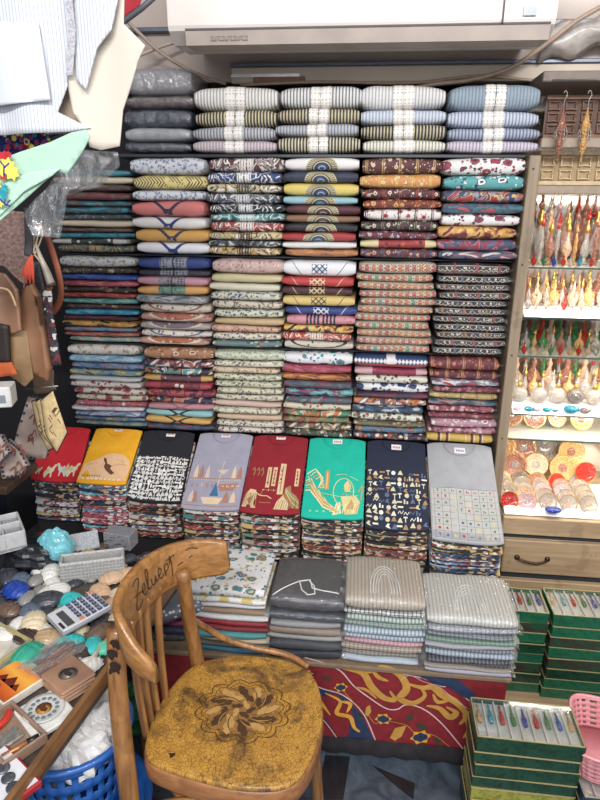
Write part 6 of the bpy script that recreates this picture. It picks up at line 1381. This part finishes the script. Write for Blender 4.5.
while cnt < 34 and tries < 4000:
    px, py = rf.uniform(-5, 135), rf.uniform(545, 655)
    if py > 640 and px < 60: continue
    p = tp(px, py, .01)
    if any((p.x - g[0]) ** 2 + (p.y - g[1]) ** 2 < .036 ** 2 for g in got): continue
    lab_ = 0
    if any((p.x - tp(s[0], s[1], .01).x) ** 2 + (p.y - tp(s[0], s[1], .01).y) ** 2 < .034 ** 2 for s in spots): continue
    side = E0 + ed * ((p - E0).dot(ed)); 
    if (p - side).dot(nrm) > -.05: continue
    got.append((p.x, p.y)); c_ = rf.choice(['charcoal', 'navy', 'black', 'grey', 'white', 'slate', 'brown', 'charcoal', 'navy'] if px < 60 else ['peach', 'cream', 'tan', 'brown', 'charcoal', 'grey'])
    cm_ = {'dkbrown': 'dark brown'}.get(c_, c_); where = ('at the far side' if py < 580 else 'midway' if py < 615 else 'at the near side') + ' ' + ('of the far left pile' if px < 20 else 'of the left pile' if px < 50 else 'of the middle pile' if px < 90 else 'of the right pile')
    lab_ = 'small %s stone scarab lying low %s' % (cm_, where); tries += 1
    if lab_ in seen_ and tries < 4000: got.pop(); continue
    seen_.add(lab_)
    scarab(c_, p.x, p.y, rf.uniform(.05, .065), rf.uniform(0, 6.28), lab_, 'small scarabs filling the heap', TZ - .002); cnt += 1
# turquoise tissue bag
def crumple(name, c, size, mat, seed, label, cat, amp=.25, flat=.7, grp=None):
    R = random.Random(seed); dirs = [(Vector((R.uniform(-1, 1), R.uniform(-1, 1), R.uniform(-1, 1))).normalized(), R.uniform(.5, 1), R.uniform(3, 7)) for _ in range(14)]
    b = MB()
    def f(a, c_):
        an = 2 * pi * a; ph2 = pi * c_; d = Vector((sin(ph2) * cos(an), sin(ph2) * sin(an), cos(ph2))); r = 1.0
        for dd, am, fr in dirs: r += amp * am * .35 * abs(sin(fr * d.dot(dd) + am * 5)) - amp * .1
        return (d.x * r * size[0], d.y * r * size[1], d.z * r * size[2])
    b.grid(f, 36, 20, smooth=False); o = b.build(name, mat); o.location = c; tag(o, label, cat, grp); return o
p = tp(56, 552, .03); M_tis = plain('turquoise_film', '7cc8d4', .3, .6, mott=.15, alpha=.85); crumple('tissue_bag', (p.x, p.y, TZ + .04), (.042, .03, .05), M_tis, 3, 'crumpled turquoise plastic bag under the pink bordered T-shirt pile', 'bag')
p = tp(40, 556, .03); crumple('dark_bag', (p.x - .05, p.y + .03, TZ + .02), (.10, .06, .04), plain('black_plastic_film', '16181d', .3, .5), 5, 'heap of glossy black plastic in the far left corner', 'bag')
# grey stone box
gb = thing('stone_box', 'pale grey patterned open box lying on its side among the scarabs', 'box', tuple(tp(94, 575, .0)), (0, 0, radians(20)))
M_sb = cloth_mat('plain', ['a5a5a4', '949392'], 0, 0); M_sp = plain('stone_pattern', '8b8b8c', .7, mott=.35, scale=160)
b = MB(); 
b.box(-.085, -.028, 0, .085, -.020, .062, 0, .004); b.box(-.085, .020, 0, .085, .028, .062, 0, .004); b.box(-.085, -.02, 0, -.077, .02, .062, 0, .003); b.box(.077, -.02, 0, .085, .02, .062, 0, .003); b.box(-.08, -.02, 0, .08, .02, .006); b.build('box_shell', plain('grey_patterned_card', 'a9a8a6', .6, mott=.22, scale=150), gb)
b = MB(); b.box(-.076, -.019, .006, .076, .019, .012); b.build('box_inside', plain('inside_dark', '4a484c', .8), gb)
b = MB()
for k in range(18):
    for j in range(6): b.box(-.082 + k * .0092, -.0295, .004 + j * .0095, -.0755 + k * .0092, -.028, .0085 + j * .0095 )
b.build('embossed_pattern', plain('emboss_grey', '8f8f90', .6), gb)
for (px, py, rz, w_, d_, h_, c_, lab) in ((82, 549, .5, .10, .06, .012, 'a8acb0', 'flat pale grey patterned box leaning behind the open grey box'), (122, 551, -.15, .085, .05, .05, '7c7c80', 'dark grey patterned box behind the peach scarabs')):
    p = tp(px, py); t = thing('card_box', lab, 'box', (p.x, p.y, TZ + .02), (.5 if h_ < .03 else 0, 0, rz)); b = MB(); b.box(-w_ / 2, -d_ / 2, 0, w_ / 2, d_ / 2, h_, 0, .002); b.build('box_body', plain('pat_' + c_, c_, .6, mott=.3, scale=160), t)
    b = MB(); R = random.Random(7)
    for k in range(22): x, y = R.uniform(-w_ / 2, w_ / 2 - .008), R.uniform(0, h_ - .006 if h_ > .03 else .01); b.box(x, -d_ / 2 - .0008, y, x + .006, -d_ / 2, y + .003)
    b.build('printed_marks', plain('dark_marks', '4a4c54', .6), t)
# polka dot packet behind the chair
def dots_mat():
    t = T('dotted_grey_cloth'); d, r = t.vor(t.obj(), 75, rand=.5); return t.done(t.mix(d < .32, '5c5f6c', 'c8c8cc'), .5, .5)
p = tp(165, 560); mbp, fnp = fold_mesh(.17, .24, .05, 77); o = mbp.build('dotted_packet', dots_mat()); o.location = (p.x + .0, 1.56, TZ - .12); o.rotation_euler = (.35, -.15, .35); tag(o, 'grey packet with white dots behind the chair rail', 'packet')
# calculator
c0 = tp(80, 614, .03); ca = thing('calculator', 'silver desk calculator with navy keys and one orange key', 'calculator', (c0.x, c0.y, TZ + .028), (radians(-5), radians(3), radians(140)))
cw, cdp = .100, .128
b = MB(); b.box(-cw / 2, -cdp / 2, 0, cw / 2, cdp / 2, .012, 0, .004); b.build('casing', plain('grey_case', '8e9096', .4, .2), ca)
b = MB(); b.box(-cw / 2 + .003, -cdp / 2 + .003, .011, cw / 2 - .003, cdp / 2 - .003, .0145, 0, .0025); b.build('face_plate', plain('silver_face', 'd2d3d6', .35, .3, mott=.03), ca)
b = MB(); b.box(-.040, cdp / 2 - .036, .0143, .030, cdp / 2 - .018, .0153); b.build('screen', plain('lcd_dark', '4a4f4e', .2, .5), ca)
b = MB(); b.box(-.040, cdp / 2 - .013, .0143, -.010, cdp / 2 - .006, .0150); b.build('solar_cell', plain('solar', '2c2a30', .2, .5), ca)
M_key = plain('navy_key', '36405e', .4, .3); M_ko2 = plain('orange_key', 'd07a48', .4, .3)
for i in range(6):
    for j in range(5):
        x = -.0385 + i * .0154; y = -cdp / 2 + .012 + j * .0155
        b = MB(); b.box(x - .0055, y - .0052, .0143, x + .0055, y + .0052, .0185, 0, .0015); k = b.build('key', M_ko2 if (i, j) in ((5, 0), (0, 4)) else M_key, ca)
        b = MB(); b.box(x - .001, y - .002, .0184, x + .0012, y + .002, .0187); b.build('key_mark', plain('key_mark_white', 'b8bcc8', .5), k)
# tray rim on the table
tr_ = thing('wooden_tray', 'pale low tray under the scarabs beside the chair post', 'tray', (0, 0, 0)); M_tray = plain('pale_tray', 'cfc7b4', .6)
a_ = Vector(tp(100, 700)); 
for (p0, p1) in ((tp(72, 690), tp(112, 640)), (tp(112, 640), tp(140, 606))):
    p0 = Vector(p0); p1 = Vector(p1); b = MB(); b.tube([p0 + Vector((0, 0, .012)), p1 + Vector((0, 0, .012))], .012, 4, 0, True, .35); b.build('tray_side', M_tray, tr_)
# coasters, discs, boxes at the near side
def oriented(name, label, cat, px, py, rz, z=0.0, grp=None):
    p = tp(px, py, z); return thing(name, label, cat, (p.x, p.y, TZ + z), (0, 0, rz), grp)
RZ = radians(-48)
t = oriented('tile_box', 'white box holding a round plate with an orange sphinx-like centre', 'box', 46, 716, radians(-38))
t['label'] = 'white box holding a round grey plate with an orange figured centre'
b = MB(); b.box(-.05, -.045, 0, .05, .045, .012, 0, .003); b.build('box_tray', plain('white_tray', 'd8d6d0', .5), t)
b = MB(); b.lathe([(.001, .012), (.034, .012), (.040, .016), (.040, .018), (.033, .0155), (.001, .0155)], 32, c=(-.006, 0, 0)); pl = b.build('plate', plain('pale_plate', 'c4c4c0', .3, .5), t)
b = MB(); b.lathe([(.001, .0158), (.016, .0158), (.001, .0165)], 20, c=(-.006, 0, 0)); b.build('orange_centre', plain('ochre_centre', 'c08a3e', .4, mott=.4, scale=200), pl)
b = MB(); 
for k in range(14): a = 2 * pi * k / 14; b.lathe([(.001, .0), (.0045, .0), (.003, .0012), (.001, .0012)], 6, c=(-.006 + .026 * cos(a), .026 * sin(a), .0165))
b.build('scroll_border', plain('grey_scrolls', '6e727c', .4), pl)
b = MB(); b.poly([(-.018, -.006, .0168), (-.012, -.008, .0168), (0, -.007, .0168), (.006, -.002, .0168), (.002, .006, .0168), (-.006, .004, .0168), (-.014, .008, .0168)]); b.build('dark_figure', plain('brown_figure', '5a3420', .5), pl)
# leather coasters, four stacked
for k in range(4):
    t = oriented('leather_coaster', '%s square brown leather coaster in the small pile' % ['lowest', 'second lowest', 'third lowest', 'topmost'][k], 'coaster', 70, 686, radians(-35) + (.05 * (k % 2) - .02), .0, 'leather coasters in a pile'); t.location.z = TZ + .0085 * k
    b = MB(); b.box(-.044, -.040, 0, .044, .040, .008, 0, .0035); b.build('leather_pad', leather('coaster_leather', 'a07a62'), t)
    if k == 3:
        b = MB(); b.lathe([(.019, .0), (.021, .0), (.021, .0015), (.019, .0015), (.019, .0)], 28, c=(0, 0, .0075), cap=False); b.lathe([(.001, .008), (.019, .008), (.001, .0088)], 24); b.build('round_medal', plain('pewter_medal', '8a7a70', .4, metal=.4), t)
        b = MB(); b.poly([(-.012, -.004, .0092), (.0, -.008, .0092), (.013, -.003, .0092), (.009, .006, .0092), (-.002, .003, .0092), (-.006, .009, .0092)], 0, .001); b.build('relief_figure', plain('dark_pewter', '4a4240', .4, metal=.5), t)
# bagged black disc
t = oriented('record_coaster', 'round dark disc with a cream label in a clear bag', 'coaster', 24, 668, 0); b = MB(); b.lathe([(.001, .004), (.046, .004), (.048, .007), (.046, .010), (.001, .010)], 36); b.build('disc', plain('dark_vinyl', '5c5d62', .3, .4), t)
b = MB(); b.lathe([(.001, .010), (.018, .0102), (.001, .0112)], 24); b.build('paper_label', plain('cream_label', 'd8bd8a', .6), t)
b = MB()
for k in range(4): b.box(-.010, -.008 + k * .005, .0112, .010 - (k % 2) * .006, -.0065 + k * .005, .0116)
b.build('label_print', plain('label_ink', '7a5a30', .6), t)
b = MB(); b.grid(lambda a, c_: (-.06 + a * .12, -.055 + c_ * .12, .013 + .004 * sin(a * 14 + c_ * 5) * sin(c_ * 11)), 14, 14); b.build('clear_bag', M_clear, t)
# palm leaf packet
t = oriented('fan_packet', 'clear packet with brown folded palm fan and dark band', 'packet', 48, 664, radians(-20), .004); b = MB()
for k in range(9): b.box(-.004 + k * .0052, -.045 + .002 * (k % 2), .0, .0005 + k * .0052, .05, .014 + .003 * (k % 2), 0, .001)
b.build('palm_blades', wood('palm_brown', '6a3a22', 'a8683e', .4, 3, 90, .3, axis=1), t)
b = MB(); b.box(-.026, -.05, 0, -.006, .05, .010, 0, .002); b.build('dark_band', plain('ink_blue_card', '2c3440', .35, .4), t)
b = MB(); b.box(-.026, -.05, .010, -.006, -.022, .0112); b.build('printed_label', plain('green_white_label', 'b8c4a0', .5), t)
b = MB(); b.grid(lambda a, c_: (-.032 + a * .085, -.055 + c_ * .125, .020 + .005 * sin(a * 16 + c_ * 5) * sin(c_ * 13)), 14, 14); b.build('clear_bag', M_clear, t)
# orange picture box
t = oriented('picture_box', 'flat box lid with an orange sunset pyramids picture', 'box', 12, 688, radians(-30)); b = MB(); b.box(-.05, -.045, 0, .05, .045, .02, 0, .002); b.build('box_body', plain('white_card2', 'd8d0c4', .5), t)
def sunset():
    t2 = T('sunset_print'); x, y, z = t2.objxyz(); n = t2.noise(t2.obj(), 25, 2); return t2.done(t2.ramp(y * 9.0 + 0.5 + (n - 0.5) * .3, [(0.05, '8a2a1c'), (.35, 'd86a28'), (.65, 'f0b048'), (.95, 'e08038')], False), .35, .4)
b = MB(); b.box(-.047, -.042, .0195, .047, .042, .021); b.build('sunset_picture', sunset(), t)
b = MB(); 
for x, s in ((-.02, .016), (.004, .022), (.026, .014)): b.poly([(x - s, -.012, .0213), (x + s, -.012, .0213), (x, -.012 + s * 1.2, .0213)])
b.build('dark_pyramids', plain('maroon_print', '6a2418', .5), t)
b = MB()
for x in (-.028, -.008): b.lathe([(.001, .0212), (.009, .0212), (.009, .022), (.001, .022)], 14, c=(x, -.028, 0))
b.build('round_emblems', plain('violet_emblem', '5a4a6a', .5), t)
# gadget box
t = oriented('knife_box', 'brown open box with red handled tool, foil sachet and lighter', 'box', 12, 742, radians(-32)); b = MB()
b.box(-.075, -.04, 0, .055, .04, .006, 0, .001); 
for q in ((-.075, -.044, .055, -.038), (-.075, .038, .055, .044), (-.078, -.044, -.072, .044), (.050, -.044, .056, .044)): b.box(q[0], q[1], 0, q[2], q[3], .024, 0, .002)
b.build('box_shell', plain('brown_card', '8f7462', .6), t)
b = MB(); b.box(-.022, -.026, .006, .014, .020, .014, 0, .003); b.build('foil_sachet', plain('foil_silver', 'a8a49c', .25, metal=.6, mott=.4, scale=120), t)
b = MB(); b.tube([(.03, -.034, .012), (.038, .026, .012)], .0055, 8); b.build('lighter', plain('brass_tube', 'b07a50', .3, metal=.4), t)
b = MB(); b.tube([(.036, .012, .0125), (.040, .034, .0125)], .0062, 8); b.build('lighter_cap', plain('cap_black', '1c1a1c', .3), t)
b = MB(); b.tube(smooth([(-.06, .03, .014), (-.045, .01, .014), (-.04, -.015, .014)], 5), .007, 8); b.build('tool_handle', plain('red_plastic', 'c8321f', .3, .5), t)
b = MB(); b.tube(smooth([(-.04, -.015, .014), (-.045, -.032, .014)], 4), [.006, .002] + [.002] * 3 if False else .005, 8); b.build('tool_blade', plain('steel_blade', '8a8e94', .3, metal=.7), t)
# red framed box
t = oriented('medallion_box', 'red edged white box with silver medallions at the bottom left corner', 'box', 3, 792, radians(-32)); b = MB(); b.box(-.08, -.05, 0, .045, .05, .014, 0, .002); b.build('red_frame', plain('red_card', 'a02028', .5), t)
b = MB(); b.box(-.076, -.045, .0135, .040, .045, .0155); b.build('white_lining', plain('white_lin', 'd8d8dc', .5), t)
for k, x in enumerate((-.03, -.004, .020)): b = MB(); b.lathe([(.001, .0155), (.012, .0155), (.012, .018), (.009, .019), (.001, .0185)], 18, c=(x, .018 - .004 * k, 0)); b.build('medallion', plain('dark_silver', '6a6c74', .3, metal=.6, mott=.4, scale=150), t)
# pale wooden box with yellow divider at the left
t = oriented('open_tray', 'shallow pale tray with olive edge at the left above the bagged disc', 'tray', 6, 652, radians(-25)); b = MB(); b.box(-.08, -.04, 0, .035, .04, .006, 0, .001); b.build('tray_base', plain('pale_base', 'd0c8b8', .6), t)
b = MB(); b.box(-.08, .036, 0, .04, .044, .022, 0, .001); b.box(.034, -.04, 0, .042, .04, .022, 0, .001); b.build('tray_side', plain('olive_edge', 'a89c6c', .6), t)
# raised white compartment tray, far left
pw = atZ(8, 532, .70); t = thing('compartment_tray', 'white plastic compartment tray of little cards raised at the far left', 'tray', (pw.x - .02, pw.y, .66), (0, 0, radians(38)))
M_wt = plain('greyish_white_plastic', 'b9b9ba', .5)
b = MB(); b.box(-.20, -.055, 0, .055, .075, .01)
for y in (-.055, .01, .07): b.box(-.20, y, 0, .055, y + .006, .055, 0, .002)
for x in (-.20, -.12, -.06, 0, .05): b.box(x, -.055, 0, x + .006, .075, .055 if x > .04 else .045, 0, .002)
b.build('tray_shell', M_wt, t)
for k, (x, y) in enumerate(((-.052, -.046), (.008, -.046), (-.052, .018), (.008, .018), (-.11, -.046))): b = MB(); b.box(x, y, .01, x + .042, y + .05, .040, 0, .002); cbx = b.build('card_packet', plain('grey_card', '9a9aa0', .5, mott=.3, scale=150), t)
b = MB(); b.box(-.01, .0, -.06, .01, .02, 0); 
st_ = MB(); st_.box(pw.x - .24, pw.y - .12, TZ, pw.x + .0, pw.y + .04, .658, 0, .004); tag(st_.build('dark_carton', plain('dark_carton', '22242a', .8)), 'dark carton under the white compartment tray', 'box')
# blue basin with white bags
BX, BY = -.628, 1.04
bas = thing('blue_basket', 'blue plastic basket of white bags standing beside the table', 'basket', (BX, BY, .27)); M_bl = plain('blue_plastic', '2a5fae', .35, .3, mott=.06)
b = MB(); n = 56; rows = 8; vs = []; fs = []
for j in range(rows + 1):
    r = .10 + .035 * j / rows; vs += [(r * cos(2 * pi * i / n), r * .92 * sin(2 * pi * i / n), .20 * j / rows) for i in range(n)]
for j in range(rows):
    for i in range(n):
        if 1 < j < rows - 1 and i % 2 and j % 2 == 0: continue
        fs.append((j * n + i, j * n + (i + 1) % n, (j + 1) * n + (i + 1) % n, (j + 1) * n + i))
b.add(vs, fs + [tuple(range(n))[::-1]], 0, True); o = b.build('basket_wall', M_bl, bas); s = o.modifiers.new('t', 'SOLIDIFY'); s.thickness = .004
b = MB(); b.tube([(.138 * cos(2 * pi * i / 48), .127 * sin(2 * pi * i / 48), .203) for i in range(49)], .008, 8, 0, False); b.build('rim', M_bl, bas)
M_wb = plain('white_bag_film', 'dcdad8', .45, .3, mott=.04)
for k, (dx, dy, dz, sx, sy, sz) in enumerate(((.055, .01, .20, .042, .05, .045), (.035, -.045, .185, .05, .04, .04), (.07, .06, .185, .035, .04, .035), (-.05, .03, .20, .05, .06, .04))):
    crumple('plastic_bag', (BX + dx, BY + dy, .27 + dz), (sx, sy, sz), M_wb, 30 + k, '%s crumpled white plastic bag in the blue basket' % ['large central', 'nearest', 'small upper right', 'leftmost'][k], 'bag', .4, grp='white bags in the blue basket')
bs2 = thing('blue_tub', 'larger blue plastic tub under the blue basket', 'tub', (BX + .02, BY + .0, 0)); b = MB(); b.lathe([(.001, .0), (.11, .0), (.14, .24), (.155, .25), (.153, .258), (.136, .25), (.105, .01), (.001, .01)], 40); b.build('tub_wall', plain('blue_plastic_2', '2f68b8', .35, .3), bs2)
b = MB(); b.tube(smooth([(.155, -.03, .25), (.15, -.12, .16), (.10, -.16, .02)], 6), .004, 6); b.build('wire_handle', plain('white_wire', 'b8bcc0', .4), bs2)
p = atZ(40, 790, .3); crumple('clear_bag', (p.x, p.y, .30), (.07, .05, .06), plain('aqua_film', '8fb8bc', .25, .6, mott=.3, alpha=.7), 50, 'translucent aqua bag of small things under the table edge', 'bag')
st_ = MB(); st_.box(p.x - .07, p.y - .06, 0, p.x + .07, p.y + .06, .25, 0, .004); tag(st_.build('carton', plain('dark_carton', '22242a', .8)), 'dark carton under the table carrying the aqua bag', 'box')
# coloured carrier bag strips on the floor behind the chair leg
for k, (px, py, c_, lab) in enumerate(((118, 735, '2f7a48', 'green plastic bag showing between basket and chair leg'), (130, 700, '1f2430', 'black plastic sack on the floor behind the chair post'))):
    p = atZ(px, py, .06); crumple('floor_bag', (p.x + .02, p.y + .10, .07), (.06, .06, .06), plain('bag_' + c_, c_, .35, .4), 60 + k, lab, 'bag')
